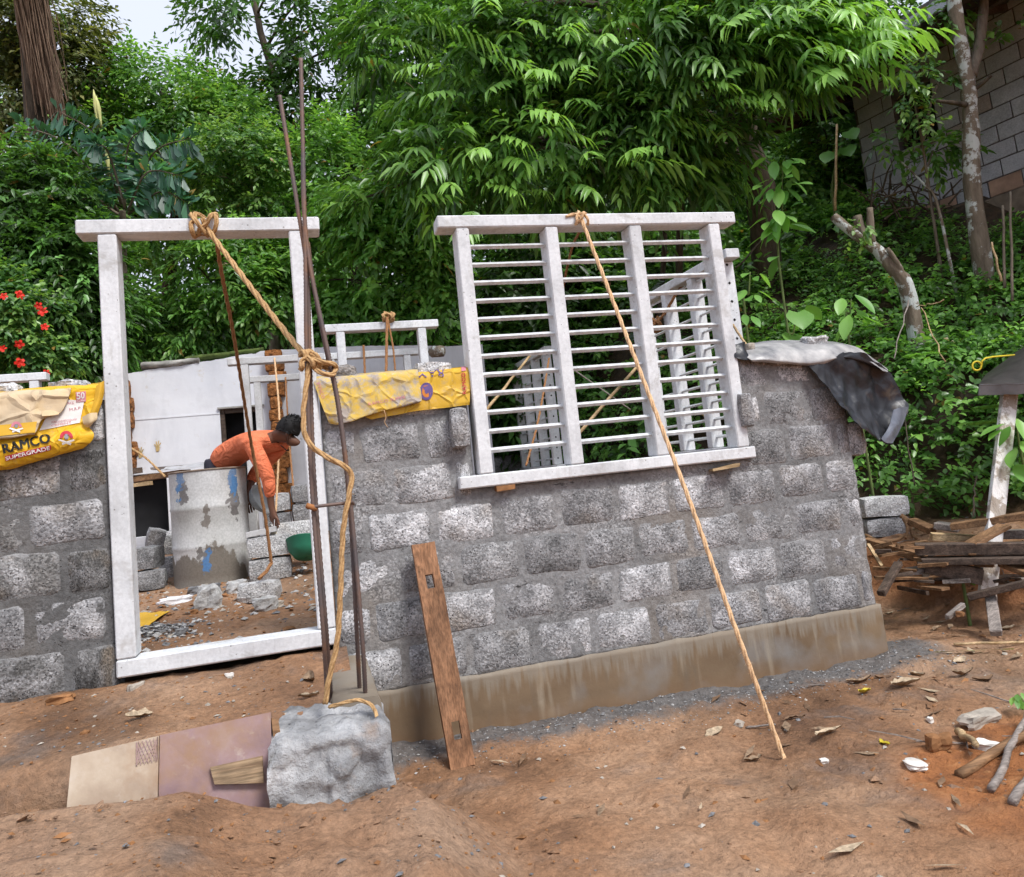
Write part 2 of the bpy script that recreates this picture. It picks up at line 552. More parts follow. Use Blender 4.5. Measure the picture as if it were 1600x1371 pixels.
def m_plaster():
    g = G('white_plaster', 0.85, 0.2)
    c = g.ramp(g.noise(0.9, 5, 0.6), [(0.3, (0.54, 0.555, 0.6)), (0.6, (0.68, 0.69, 0.725))])
    s = g.ramp(g.noise(2.3, 5, 0.7), [(0.58, 0.0), (0.75, 0.5)])
    c = g.mix(s, c, (0.5, 0.5, 0.53))
    d = g.ramp(g.noise(6, 5, 0.7), [(0.62, 0.0), (0.74, 0.6)])
    c = g.mix(d, c, (0.45, 0.38, 0.28))
    dd = g.ramp(g.noise(1.0, 5, 0.65, g.stretch((3, 3, 0.8))), [(0.52, 0.0), (0.7, 0.45)])
    c = g.mix(dd, c, (0.46, 0.47, 0.51))
    g.color(c)
    g.bump(g.noise(14, 5), 0.2, 0.01)
    return g.mat
MAT['plaster'] = m_plaster()
MAT['laterite'] = plain('laterite', (0.27, 0.11, 0.035), 0.95, 0.75, 20, 1.0, 22, bdist=0.05)
MAT['black'] = plain('black_and_shade', (0.012, 0.012, 0.013), 0.9, 0.3, 6, 0.2, 20)  # stands in for shade in rooms and bar holes; plain black elsewhere
MAT['moss'] = plain('moss', (0.07, 0.1, 0.025), 0.95, 0.5, 18, 0.8, 40)
MAT['lintel_stone'] = plain('weathered_lintel', (0.3, 0.29, 0.27), 0.95, 0.45, 9, 0.8, 30)
MAT['stone'] = plain('pale_stone', (0.36, 0.32, 0.27), 0.9, 0.35, 16, 0.6, 40)
MAT['stone_red'] = plain('laterite_stone', (0.25, 0.12, 0.05), 0.92, 0.4, 16, 0.8, 40)
MAT['stone_white'] = plain('white_chip', (0.66, 0.63, 0.58), 0.8, 0.2, 12, 0.3, 40)
MAT['rubble'] = plain('mortar_rubble', (0.17, 0.17, 0.175), 0.95, 0.5, 30, 1.0, 50, bdist=0.01)
MAT['rubble_pale'] = plain('pale_mortar_rubble', (0.4, 0.395, 0.385), 0.95, 0.4, 30, 1.0, 50, bdist=0.01)
MAT['leaf_dry'] = plain('dry_leaf', (0.24, 0.165, 0.105), 0.85, 0.5, 60, 0.5, 90)
MAT['leaf_brown'] = plain('brown_leaf', (0.18, 0.11, 0.065), 0.8, 0.4, 30, 0.3, 60)
MAT['leaf_pale'] = plain('bleached_leaf', (0.4, 0.31, 0.21), 0.85, 0.45, 60, 0.5, 90)
MAT['leaf_yellow'] = plain('yellow_leaf', (0.5, 0.4, 0.03), 0.6, 0.15, 20, 0.2, 60)

def m_concrete_lump():
    g = G('rough_concrete', 0.88, 0.25)
    c = g.ramp(g.noise(4, 6, 0.65), [(0.3, (0.13, 0.13, 0.133)), (0.5, (0.31, 0.313, 0.318)), (0.68, (0.56, 0.56, 0.565))])
    p = g.ramp(g.math('ADD', g.vor(40), g.math('MULTIPLY', g.noise(9, 3), 1.1)), [(0.5, 1.0), (0.66, 0.0)])
    c = g.mix(g.math('MULTIPLY', p, 0.8), c, (0.07, 0.07, 0.075))
    md = g.ramp(g.noise(2.5, 5, 0.7), [(0.56, 0.0), (0.68, 0.7)])
    c = g.mix(md, c, (0.34, 0.24, 0.17))
    g.color(c)
    g.bump(g.noise(16, 6, 0.65), 0.9, 0.03)
    g.bump(g.noise(60, 5, 0.7), 0.7, 0.01)
    return g.mat
MAT['concrete_lump'] = m_concrete_lump()

def m_leaf(name, dark, mid, young, gloss=0.38, transl=0.4):
    """leaf colour runs along each leaf's own 'tint' value"""
    g = G(name, gloss, 0.75)
    at_ = g.n('ShaderNodeAttribute', attribute_name='tint')
    c = g.ramp(at_.outputs['Fac'], [(0.0, (0.3, 0.2, 0.05)), (0.02, (0.26, 0.2, 0.03)), (0.035, dark), (0.45, mid), (0.85, young), (1.0, tuple(min(1, x * 1.25) for x in young))])
    g.color(c)
    tr = g.n('ShaderNodeBsdfTranslucent')
    tc = g.mix(1.0, c, (1.25, 1.3, 0.55), 'MULTIPLY')
    g.l(tc, tr.inputs[0])
    ms = g.n('ShaderNodeMixShader'); ms.inputs[0].default_value = transl
    g.l(g.b.outputs[0], ms.inputs[1]); g.l(tr.outputs[0], ms.inputs[2])
    out = [n for n in g.t.nodes if n.type == 'OUTPUT_MATERIAL'][0]
    g.l(ms.outputs[0], out.inputs[0])
    return g.mat
MAT['lf_main'] = m_leaf('leaf_drooping_tree', (0.047, 0.109, 0.023), (0.112, 0.261, 0.055), (0.273, 0.500, 0.105))
MAT['lf_bright'] = m_leaf('leaf_bright_shrub', (0.070, 0.162, 0.034), (0.164, 0.381, 0.080), (0.254, 0.500, 0.105))
MAT['lf_mid'] = m_leaf('leaf_mid_green', (0.056, 0.130, 0.027), (0.137, 0.318, 0.067), (0.283, 0.500, 0.105))
MAT['lf_dark'] = m_leaf('leaf_dark_green', (0.033, 0.077, 0.016), (0.086, 0.200, 0.042), (0.173, 0.402, 0.085))
MAT['lf_olive'] = m_leaf('leaf_olive', (0.047, 0.062, 0.019), (0.125, 0.156, 0.055), (0.300, 0.296, 0.109))
MAT['lf_palm'] = m_leaf('leaf_fishtail_palm', (0.022, 0.062, 0.043), (0.056, 0.156, 0.098), (0.112, 0.312, 0.166))
MAT['lf_yellow'] = m_leaf('leaf_yellow_green', (0.036, 0.100, 0.026), (0.085, 0.210, 0.055), (0.240, 0.400, 0.104))
MAT['lf_ground'] = m_leaf('leaf_ground_cover', (0.050, 0.117, 0.024), (0.126, 0.294, 0.062), (0.259, 0.500, 0.105))
MAT['flower_red'] = plain('red_petal', (0.62, 0.025, 0.012), 0.6, 0.2, 30, 0.0)
def m_bark(name, a, b, lichen=None, lv=0.0):
    g = G(name, 0.92, 0.15)
    v = g.stretch((9, 9, 2))
    c = g.ramp(g.noise(2.0, 6, 0.65, v), [(0.3, a), (0.7, b)])
    if lichen:
        k = g.ramp(g.noise(4.6, 5, 0.7), [(0.62 - lv, 0.0), (0.67 - lv, 1.0)])
        c = g.mix(k, c, lichen)
    g.color(c)
    g.bump(g.noise(5, 6, 0.6, v), 0.7, 0.02)
    return g.mat
MAT['bark'] = m_bark('dark_bark', (0.03, 0.024, 0.018), (0.12, 0.095, 0.07))
MAT['bark_grey'] = m_bark('grey_bark', (0.1, 0.08, 0.06), (0.24, 0.2, 0.155))
MAT['bark_patchy'] = m_bark('brown_bark_with_white_lichen', (0.11, 0.085, 0.062), (0.25, 0.205, 0.155), (0.5, 0.53, 0.51), 0.1)
MAT['post_white'] = m_bark('white_lichen_post', (0.3, 0.25, 0.2), (0.45, 0.4, 0.35), (0.72, 0.7, 0.68), 0.17)
MAT['fibre'] = m_bark('dry_hanging_fibre', (0.07, 0.045, 0.03), (0.24, 0.165, 0.115))

# ================================================================== the setting: terrain
def bank_s(x, y):
    return (x - 5.62) * 0.64 + (y - 5.11) * 0.77 - 2.2 * sstep(4.6, 2.6, x)

def ground_h(x, y):
    s = bank_s(x, y) + 0.25 * fbm(x * 0.7, y * 0.7, 3.1, 2)
    h = 0.03 + 0.4 * sstep(-1.75, -1.0, s) + 0.1 * sstep(-1.0, 0.0, s)
    if s > 0:
        h += 0.75 * sstep(0.0, 0.45, s) + 2.75 * min(1.0, s / 3.3) + 0.3 * max(0.0, s - 3.3)
        h = min(h, 16.0)
    # behind the new building the ground has been filled up to floor level
    h += 0.55 * sstep(7.2, 8.8, y) * sstep(3.4, 2.4, x)
    h += 0.035 * fbm(x * 1.3, y * 1.3, 0.4, 3) + 0.02 * fbm(x * 6, y * 6, 1.7, 4) + 0.013 * abs(fbm(x * 14, y * 14, 4.7, 3)) * (1 + fbm(x * 1.1, y * 1.1, 9.0))
    # loose earth thrown up against the front of the step
    if x < 0.9 and y < 3.2: h += (0.27 + 0.12 * sstep(-.1, -.5, x) + 0.022 * fbm(x * 5, y * 5, 2.2) + .02 * fbm(x * 14, y * 14, 5.)) * sstep(0.62, 0.2, x) * sstep(3.1, 2.75, y + 0.0) * (1 if x < .62 else 0)
    if s > 0: h += 0.16 * fbm(x * 1.7, y * 1.7, 5.0, 3)
    # heap of mortar droppings along the foot of the wall
    if 0.2 < x < 3.5 and 3.2 < y < 4.0:
        h += (0.055 + 0.02 * fbm(x * 9, y * 9)) * sstep(3.42, 3.8, y) * sstep(3.5, 3.0, x) * (1 - 0.4 * (x - 0.2) / 3)
    return h

def axis_coords(a, b, lo, hi, fine, mid, far):
    out = [a]; c = a
    while c < b:
        if lo <= c <= hi: st = fine
        else:
            d = (lo - c) if c < lo else (c - hi)
            st = min(far, mid + d * 0.18)
        c += st; out.append(c)
    return out
xs = axis_coords(-60, 80, -0.2, 5.0, 0.03, 0.06, 5.0)
ys = axis_coords(-40, 110, 1.7, 5.0, 0.03, 0.06, 5.0)
gm = MB()
gm.grid([[(x, y, ground_h(x, y)) for x in xs] for y in ys])
ground = gm.build('ground', MAT['mud'], None, True)
hum = ground.data.attributes.new('humus', 'FLOAT', 'POINT')      # dark leaf soil on the bank
hum.data.foreach_set('value', [sstep(-0.5, 0.1, bank_s(v[0], v[1]) + 0.3 * fbm(v[0] * 2, v[1] * 2, 6.0, 2)) for v in gm.v])
tag(ground, kind='structure')

ash = ground.data.attributes.new('ash', 'FLOAT', 'POINT')        # grey mortar washed down along the plinth
ash.data.foreach_set('value', [sstep(3.45, 3.78, v[1]) * sstep(3.75, 3.1, v[0]) * (1 if v[0] > .2 else 0) * sstep(4.4, 4.0, v[1]) for v in gm.v])
red = ground.data.attributes.new('red', 'FLOAT', 'POINT')        # freshly dug red earth
red.data.foreach_set('value', [min(1.0, sstep(0.0, 0.5, sstep(1.7, 2.7, v[0] + .3 * fbm(v[0] * 2, v[1] * 2, 3.)) * sstep(3.0, 2.3, v[1] + .2 * fbm(v[0] * 3, v[1] * 3, 8.)) * 1.2) + .8 * sstep(-1.75, -1.4, bank_s(v[0], v[1])) * sstep(-.7, -1.1, bank_s(v[0], v[1]))) for v in gm.v])

# raised mud floor of the sit-out in front of the door, and the floor inside the rooms
def sitout_h(x, y):
    return 0.5 + 0.06 * sstep(3.3, 3.8, y) + 0.016 * fbm(x * 4, y * 4, 2.0, 4) + 0.012 * fbm(x * 13, y * 13, 8.0, 2) - 0.1 * sstep(3.1, 2.95, y)
sm = MB()
gx = [-4.0 + 0.04 * i for i in range(104)]
gy = [2.98 + 0.03 * i for i in range(30)]
rows = [[(x, gy[0] - 0.02, -0.1) for x in gx]] + [[(x, y, sitout_h(x, y)) for x in gx] for y in gy]
sm.grid(rows)
tag(sm.build('sitout_floor', MAT['mud'], None, True), kind='structure')

def floor_h(x, y):
    return 0.575 + 0.05 * (y - 3.9) + 0.02 * fbm(x * 2.1, y * 2.1, 4.0, 4) + 0.014 * fbm(x * 11, y * 11, 6.0, 3)
fm = MB()
gx = [-4.5 + 0.06 * i for i in range(121)]
gy = [3.97 + 0.05 * i for i in range(105)]
fm.grid([[(x, y, floor_h(x, y)) for x in gx] for y in gy])
tag(fm.build('room_floor', MAT['mud'], None, True), kind='structure')

# ================================================================== block masonry
def block_mesh(w, h, seed, mat, proud=0.003):
    random.seed(seed)
    m = MB()
    a, b = w / 2, h / 2
    r = 0.02
    ol = [(-a + r, -b), (0, -b), (a - r, -b), (a, -b + r), (a, b - r), (a - r, b), (0, b), (-a + r, b), (-a, b - r), (-a, -b + r)]
    ol = [(x + random.uniform(-.008, .008), z + random.uniform(-.008, .008)) for x, z in ol]
    n = len(ol)
    R0 = [(x, 0.05, z) for x, z in ol]
    R1 = [(x * 1.02, 0.006 + random.uniform(-.002, .002), z * 1.03) for x, z in ol]
    R2 = [(x * 0.93, -proud + random.uniform(-.0015, .0015), z * 0.9) for x, z in ol]
    o = m.add(R0 + R1 + R2 + [(0, -proud - 0.002, 0)], [])
    for i in range(n):
        j = (i + 1) % n
        m.f += [(i, j, n + j, n + i), (n + i, n + j, 2 * n + j, 2 * n + i), (2 * n + i, 2 * n + j, 3 * n)]
        m.m += [0, 0, 0]
    return m.mesh('block', mat, True)

BLK = [block_mesh(0.29, 0.19, 100 + i, MAT['wall_block']) for i in range(9)]
BLK_D = [block_mesh(0.29, 0.19, 200 + i, MAT['wall_block_dark']) for i in range(4)]
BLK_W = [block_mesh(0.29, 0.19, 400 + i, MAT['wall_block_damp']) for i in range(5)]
HALF = [block_mesh(0.14, 0.178, 300 + i, MAT['wall_block']) for i in range(4)]

def masonry(root, x0, x1, z0, z1, hole=None, pitch=0.318, course=0.2125, seed=1, dark=0.2, off0=0.0, mortar='mortar', dset=None):
    dset = dset or BLK_D
    """mortar body (with an opening) and the block faces set in it"""
    nx, nz = int((x1 - x0) / 0.015), int((z1 - z0) / 0.015)
    def inside(i, k):
        x = x0 + (i + .5) * (x1 - x0) / nx; z = z0 + (k + .5) * (z1 - z0) / nz
        return not (hole and hole[0] < x < hole[1] and z > hole[2])
    m = MB(); th = 0.15
    fr = {}
    def V(i, k, back):
        key = (i, k, back)
        if key not in fr:
            x = x0 + i * (x1 - x0) / nx; z = z0 + k * (z1 - z0) / nz
            ed = (i == nx) * 0.012 * fbm(z * 9, 3.0) - (k == nz) * 0.0
            zz = z + (0.014 * fbm(x * 8, 1.3) if k == nz else 0)
            y = D + th if back else D - 0.0022 * fbm(x * 3.0, z * 3.0, seed, 2) - 0.0034 * fbm(x * 14, z * 14, seed, 4)
            fr[key] = len(m.v); m.v.append((x + ed, y, zz))
        return fr[key]
    for i in range(nx):
        for k in range(nz):
            if not inside(i, k): continue
            m.f.append((V(i, k, 0), V(i + 1, k, 0), V(i + 1, k + 1, 0), V(i, k + 1, 0)))
            m.f.append((V(i, k, 1), V(i, k + 1, 1), V(i + 1, k + 1, 1), V(i + 1, k, 1)))
            for di, dk, a, b in ((-1, 0, (i, k), (i, k + 1)), (1, 0, (i + 1, k + 1), (i + 1, k)), (0, -1, (i + 1, k), (i, k)), (0, 1, (i, k + 1), (i + 1, k + 1))):
                ii, kk = i + di, k + dk
                if ii < 0 or kk < 0 or ii >= nx or kk >= nz or not inside(ii, kk):
                    m.f.append((V(*a, 0), V(*b, 0), V(*b, 1), V(*a, 1)))
    m.m = [0] * len(m.f)
    m.build('mortar', MAT[mortar], root, True)
    rs = random.Random(seed)
    nrow = int(round((z1 - z0) / course))
    for r in range(nrow):
        zc = z0 + (r + .5) * course
        x = x0 - (pitch * 0.5 if r % 2 else 0.0) + off0 + rs.uniform(-.03, .03)
        while x < x1:
            w = pitch + rs.uniform(-0.012, 0.012)
            a, b = x + 0.013, x + w - 0.013
            x += w
            segs = [(max(a, x0 + .008), min(b, x1 - .004))]
            if hole and zc + 0.06 > hole[2]:
                s2 = []
                for p, q in segs:
                    if q <= hole[0] or p >= hole[1]: s2.append((p, q))
                    elif p < hole[0]: s2.append((p, hole[0] - .01))
                    elif q > hole[1]: s2.append((hole[1] + .01, q))
                segs = s2
            for p, q in segs:
                if q - p < 0.06: continue
                full = (q - p) > 0.2
                me = rs.choice(dset if rs.random() < dark else BLK) if full else rs.choice(dset if dark > .6 else HALF)
                o = link('block', me, root, (0.5 * (p + q), D + rs.uniform(-0.002, 0.0035), zc + rs.uniform(-.006, .006)), (rs.uniform(-.008, .008), rs.uniform(-.015, .015) + (math.pi if rs.random() < .5 else 0), rs.uniform(-.006, .006)))
                o.scale = ((q - p) / (0.29 if full or dark > .6 else 0.14), 1, 1 + rs.uniform(-.06, .04))

wall_r = thing('block_wall', 'grey concrete block wall with barred window, right of the door frame', 'wall', (1.6, D, 0))
masonry(wall_r, 0.085, 3.05, 0.335, 1.82, hole=(0.80, 2.36, 1.235), seed=3, dark=0.22)
pm = MB()       # rendered plinth under the blocks, slightly proud
nx, nz = 150, 16
def plinth_pt(i, k, y=None):
    x = 0.2 + i * 2.88 / nx; z = -0.06 + k * 0.4 / nz
    yy = D - 0.008 - 0.014 * (1 - k / nz) - 0.005 * fbm(x * 5, z * 5) - 0.002 * fbm(x * 25, z * 25) if y is None else y
    if k == nz: z += 0.008 * fbm(x * 7, 2.0)
    return (x, yy, z)
pm.grid([[plinth_pt(i, k) for i in range(nx + 1)] for k in range(nz + 1)] + [[plinth_pt(i, nz, D + 0.16) for i in range(nx + 1)]])
pm.grid([[plinth_pt(nx, k), plinth_pt(nx, k, D + 0.16)] for k in range(nz + 1)])
pm.build('plinth', MAT['plinth'], wall_r, True)

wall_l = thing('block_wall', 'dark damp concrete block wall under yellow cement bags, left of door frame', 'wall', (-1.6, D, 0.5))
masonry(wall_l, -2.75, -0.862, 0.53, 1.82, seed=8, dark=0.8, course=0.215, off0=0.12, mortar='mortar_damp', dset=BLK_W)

# protruding bonding blocks on the piers
def loose_block(name, label, px, py, z=None, y=None, size=(0.3, 0.2, 0.15), rot=(0, 0, 0), mat='block', cat='concrete block', group='loose concrete blocks', p=None, seed=0, parent=None):
    random.seed(900 + seed)
    if p is None:
        p = onY(px, py, y) if y is not None else onZ(px, py, z)
    m = MB()
    n = 3
    sx, sy, sz = size
    # 3x3x3 shell with uneven, worn faces
    vid = {}
    def V(i, j, k):
        key = (i, j, k)
        if key not in vid:
            q = [(-.5 + i / n) * sx, (-.5 + j / n) * sy, (k / n) * sz]
            e = (i in (0, n)) + (j in (0, n)) + (k in (0, n))
            sh = 0.006 * (e - 1)
            q[0] -= math.copysign(sh if i in (0, n) else 0, q[0]); q[1] -= math.copysign(sh if j in (0, n) else 0, q[1])
            if k in (0, n): q[2] += sh if k == 0 else -sh
            q = [c + random.uniform(-.004, .004) for c in q]
            vid[key] = len(m.v); m.v.append(tuple(q))
        return vid[key]
    for a in range(n):
        for b in range(n):
            for s in (0, n):
                m.f.append((V(s, a, b), V(s, a + 1, b), V(s, a + 1, b + 1), V(s, a, b + 1)) if s else (V(0, a, b), V(0, a, b + 1), V(0, a + 1, b + 1), V(0, a + 1, b)))
                m.f.append((V(a, s, b), V(a, s, b + 1), V(a + 1, s, b + 1), V(a + 1, s, b)) if s else (V(a, 0, b), V(a + 1, 0, b), V(a + 1, 0, b + 1), V(a, 0, b + 1)))
                m.f.append((V(a, b, s), V(a + 1, b, s), V(a + 1, b + 1, s), V(a, b + 1, s)) if s else (V(a, b, 0), V(a, b + 1, 0), V(a + 1, b + 1, 0), V(a + 1, b, 0)))
    m.m = [0] * len(m.f)
    me = m.mesh(name, MAT[mat], False)
    if parent is None:
        o = link(name, me, None, p, rot)
        tag(o, label, cat, group)
    else:
        o = link(name, me, parent, p, rot)
    return o
# toothing blocks built into the piers are parts of the wall
q = onY(721, 700, D - 0.045); loose_block('toothing_block', '', 0, 0, p=q, size=(0.095, 0.09, 0.2), parent=wall_r, seed=1)
q = onY(1167, 668, D - 0.045); loose_block('toothing_block', '', 0, 0, p=q, size=(0.085, 0.09, 0.19), parent=wall_r, seed=2)
q = onY(1332, 713, D + 0.06); loose_block('toothing_block', '', 0, 0, p=q, size=(0.12, 0.14, 0.2), parent=wall_r, seed=3)

# ================================================================== precast frames
def bar_mesh(length, s=0.0132):
    m = MB()
    m.add([(0, -s, 0), (0, 0, s), (0, s, 0), (0, 0, -s), (length, -s, 0), (length, 0, s), (length, s, 0), (length, 0, -s)],
          [(0, 1, 5, 4), (1, 2, 6, 5), (2, 3, 7, 6), (3, 0, 4, 7), (0, 3, 2, 1), (4, 5, 6, 7)])
    return m.mesh('bar', MAT['steel'])

def frame_bar(root, name, lo, hi, mat='frame', bev=0.006):
    m = MB(); m.box(lo, hi, bev=bev, jit=0.001)
    return m.build(name, MAT[mat], root)

# door frame
df = thing('door_frame', 'pale grey precast concrete door frame tied with coir rope', 'door frame', (-0.39, D, 0.58))
Y0, Y1 = D - 0.035, D + 0.085
frame_bar(df, 'jamb', (-0.856, Y0, 0.668), (-0.776, Y1, 2.582))
frame_bar(df, 'jamb', (-0.004, Y0 + .001, 0.668), (0.076, Y1 - .001, 2.582))
frame_bar(df, 'lintel', (-0.945, Y0 - .003, 2.584), (0.145, Y1 + .003, 2.652))
frame_bar(df, 'sill', (-0.856, Y0 - .003, 0.592), (0.076, Y1 + .003, 0.666))

# window frame with three lights of twelve bars
wf = thing('window_frame', 'large pale concrete window frame with three columns of horizontal steel bars', 'window frame', (1.6, D, 1.25))
WX0, WX1 = 0.829, 2.36
Y0, Y1 = D - 0.05, D + 0.07
mull = [onY(855, 540, Y0).x, onY(993, 540, Y0).x]
mull = [0.829 + 0.07 + (WX1 - WX0 - 0.28) / 3 + 0.035, 0.829 + 0.14 + 2 * (WX1 - WX0 - 0.28) / 3 + 0.035]
frame_bar(wf, 'jamb', (WX0, Y0, 1.303), (WX0 + 0.07, Y1, 2.576))
frame_bar(wf, 'jamb', (WX1 - 0.07, Y0, 1.303), (WX1, Y1, 2.576))
for mx in mull:
    frame_bar(wf, 'mullion', (mx - 0.036, Y0 + .002, 1.303), (mx + 0.036, Y1 - .002, 2.576))
frame_bar(wf, 'lintel', (0.735, Y0 - .003, 2.578), (2.468, Y1 + .003, 2.644))
frame_bar(wf, 'sill', (0.722, Y0 - .003, 1.238), (2.392, Y1 + .003, 1.301))
edges = [WX0 + 0.07, mull[0] - 0.036, mull[0] + 0.036, mull[1] - 0.036, mull[1] + 0.036, WX1 - 0.07]
for j in range(3):
    L = edges[2 * j + 1] - edges[2 * j]
    bm_ = bar_mesh(L + 0.03)
    for k in range(12):
        link('bar', bm_, wf, (edges[2 * j] - 0.015, D - 0.002 + random.uniform(-.002, .002), 2.487 - k * 0.0972), (0, random.uniform(-.004, .004), random.uniform(-.004, .004)))

def simple_frame(label, p0, p1, zb, zt, w=0.07, dep=0.1, horn=0.09, bars=0, mulls=0, mat='frame', sill=False, cat='door frame', group=None, holes=False):
    """frame standing between plan points p0 and p1"""
    a = Vector((p1[0] - p0[0], p1[1] - p0[1], 0)); L = a.length; a.normalize()
    nrm = Vector((-a.y, a.x, 0))
    name = 'window_frame' if cat == 'window frame' else 'door_frame'
    r = thing(name, label, cat, (p0[0], p0[1], zb), group)
    M = Matrix((a, nrm, Vector((0, 0, 1)))).transposed().to_4x4(); M.translation = (p0[0], p0[1], 0)
    def bx(nm, lo, hi):
        m = MB(); m.box(lo, hi, M, bev=0.005); return m.build(nm, MAT[mat], r)
    bz = zb + (0.065 if sill else 0)
    us = [0.0] + [(L - w) * (k + 1) / (mulls + 1) for k in range(mulls)] + [L - w]
    for k, u in enumerate(us):
        o = bx('jamb' if k in (0, len(us) - 1) else 'mullion', (u, -dep / 2 + 0.002 * (k % 2), bz + .001), (u + w, dep / 2 - 0.002 * (k % 2), zt - 0.066))
        if holes and k == 0:
            h = MB()
            for b in range(bars):
                zz = bz + (zt - bz) * (b + .6) / (bars + .3)
                h.add([M @ Vector((-0.001, -0.012, zz)), M @ Vector((-0.001, 0, zz + 0.012)), M @ Vector((-0.001, 0.012, zz)), M @ Vector((-0.001, 0, zz - 0.012))], [(0, 1, 2, 3)])
            h.build('bar_hole', MAT['black'], o)  # flat black diamonds paint the dark inside the drilled holes
    bx('lintel', (-horn, -dep / 2 - .003, zt - 0.065), (L + horn, dep / 2 + .003, zt))
    if sill: bx('sill', (-horn, -dep / 2 - .003, zb), (L + horn, dep / 2 + .003, zb + 0.064))
    if bars:
        for b in range(bars):
            zz = bz + (zt - bz) * (b + .6) / (bars + .3)
            m = MB(); s = 0.011
            pts = [Vector((w * .4, -s, zz)), Vector((w * .4, 0, zz + s)), Vector((w * .4, s, zz)), Vector((w * .4, 0, zz - s))]
            q = [p + Vector((L - w * .8, 0, 0)) for p in pts]
            m.add([M @ p for p in pts + q], [(0, 1, 5, 4), (1, 2, 6, 5), (2, 3, 7, 6), (3, 0, 4, 7)])
            m.build('bar', MAT['steel'], r)
    return r
SX = 2.9        # right side wall
yn = onX(1130, 470, SX).y
simple_frame('concrete window frame with drilled jamb on the side wall, seen through right-hand lights', (SX, 4.62), (SX, 6.0), 1.25, 2.65, mulls=2, bars=10, sill=True, cat='window frame', holes=True, group='frames inside the rooms')
simple_frame('distant concrete window frame standing edge-on behind the left lights of the big window', (2.72, 8.25), (2.72, 9.65), 1.25, 2.65, mulls=2, bars=11, sill=True, cat='window frame', holes=True, group='frames inside the rooms')
simple_frame('concrete door frame with rope knot on its lintel, behind the middle cement bag', (0.31, 6.45), (1.06, 6.45), 0.66, 2.65, horn=0.11, group='frames inside the rooms')
a = onY(497, 543, 7.9); b = onY(636, 540, 7.9)
simple_frame('pale door frame standing against white wall, lower lintel behind the middle bag', (a.x + .08, 7.9), (b.x + .02, 7.9), 0.72, 2.66, horn=0.16, group='frames inside the rooms')
a = onY(376, 566, 7.75); b = onY(478, 560, 7.75)
simple_frame('grey door frame in front of white wall above the worker', (a.x, 7.75), (b.x + .05, 7.75), 0.72, 2.64, horn=0.12, mat='frame_grey', group='frames inside the rooms')
a = onY(396, 594, 8.5); b = onY(476, 590, 8.5)
simple_frame('narrow grey frame with low lintel before the dark window, above the worker', (a.x, 8.5), (b.x + .1, 8.5), 0.78, onY(430, 587, 8.5).z, horn=0.1, mat='frame_grey', group='frames inside the rooms')
a = onY(50, 590, 7.2)
simple_frame('small distant concrete frame above the left cement bag', (a.x - .75, 7.2), (a.x + .06, 7.2), 0.72, onY(55, 584, 7.2).z, horn=0.06, group='frames inside the rooms')

# ---- side wall and rear wall of the new building (below sill level)
def plain_masonry(label, lo, hi, along='x'):
    r = thing('block_wall', label, 'wall', (0.5 * (lo[0] + hi[0]), 0.5 * (lo[1] + hi[1]), lo[2]))
    m = MB(); m.box(lo, hi); m.build('mortar', MAT['mortar'], r)
    rs = random.Random(len(label))
    n = int(round((hi[2] - lo[2]) / 0.2125))
    for k in range(n):
        zc = lo[2] + (k + .5) * (hi[2] - lo[2]) / n
        u = (lo[0] if along == 'x' else lo[1]) + (0.16 if k % 2 else 0.32) - .16
        end = hi[0] if along == 'x' else hi[1]
        while u + 0.3 < end:
            if along == 'x': link('block', rs.choice(BLK), r, (u + .16, lo[1] - 0.001, zc))
            else: link('block', rs.choice(BLK), r, (lo[0] - 0.001, u + .16, zc), (0, 0, -math.pi / 2))
            u += 0.322
    return r
plain_masonry('grey block side wall behind the big window, below sill height', (2.82, D + 0.16, 0.3), (2.97, 10.0, 1.235), 'y')
plain_masonry('low grey rear wall seen through the bottom of the window', (0.9, 9.9, 0.6), (2.81, 10.05, 1.5), 'x')

# ================================================================== vegetation
def unit(a):
    return a / np.maximum(1e-9, np.linalg.norm(a, axis=1, keepdims=True))
_R, _U, _F = (np.array(v) for v in (RIGHT, UP, FWD))
ZUP = np.array([0., 0., 1.])

def leaf_arrays(P, A, N, L, W, tint, droop=0.25, six=True, fold=0.12):
    """vertices/faces of leaves: base P, axis A, normal N, length L, width W"""
    n = len(P)
    A = unit(A); S = unit(np.cross(A, N)); N = np.cross(S, A)
    L = np.broadcast_to(np.asarray(L, float), (n,))[:, None]; W = np.broadcast_to(np.asarray(W, float), (n,))[:, None]
    dz = lambda t: -ZUP * (droop * L * t * t)
    if six:
        f = N * (W * fold)
        V = np.stack([P, P + A * L * .3 - S * W * .5 + dz(.3) + f, P + A * L * .3 + S * W * .5 + dz(.3) + f,
                      P + A * L * .68 - S * W * .38 + dz(.68) + f, P + A * L * .68 + S * W * .38 + dz(.68) + f,
                      P + A * L + dz(1.0), P + A * L * .5 + dz(.5)], axis=1)
        # fan about the midrib point 6
        tri = np.array([(0, 6, 1), (0, 2, 6), (1, 6, 3), (2, 4, 6), (3, 6, 5), (4, 5, 6)])
        k = 7
    else:
        V = np.stack([P, P + A * L * .45 - S * W * .5 + N * W * fold + dz(.45), P + A * L + dz(1.0), P + A * L * .45 + S * W * .5 + N * W * fold + dz(.45)], axis=1)
        tri = np.array([(0, 3, 2), (0, 2, 1)])
        k = 4
    F = (tri[None] + (np.arange(n) * k)[:, None, None]).reshape(-1, 3)
    tint = np.clip(tint, 0.05, 1)
    if n > 200: tint = np.where(np.random.default_rng(n).random(n) < 0.006, 0.0, tint)          # the odd dead leaf
    return V.reshape(-1, 3), F, np.repeat(tint, k)

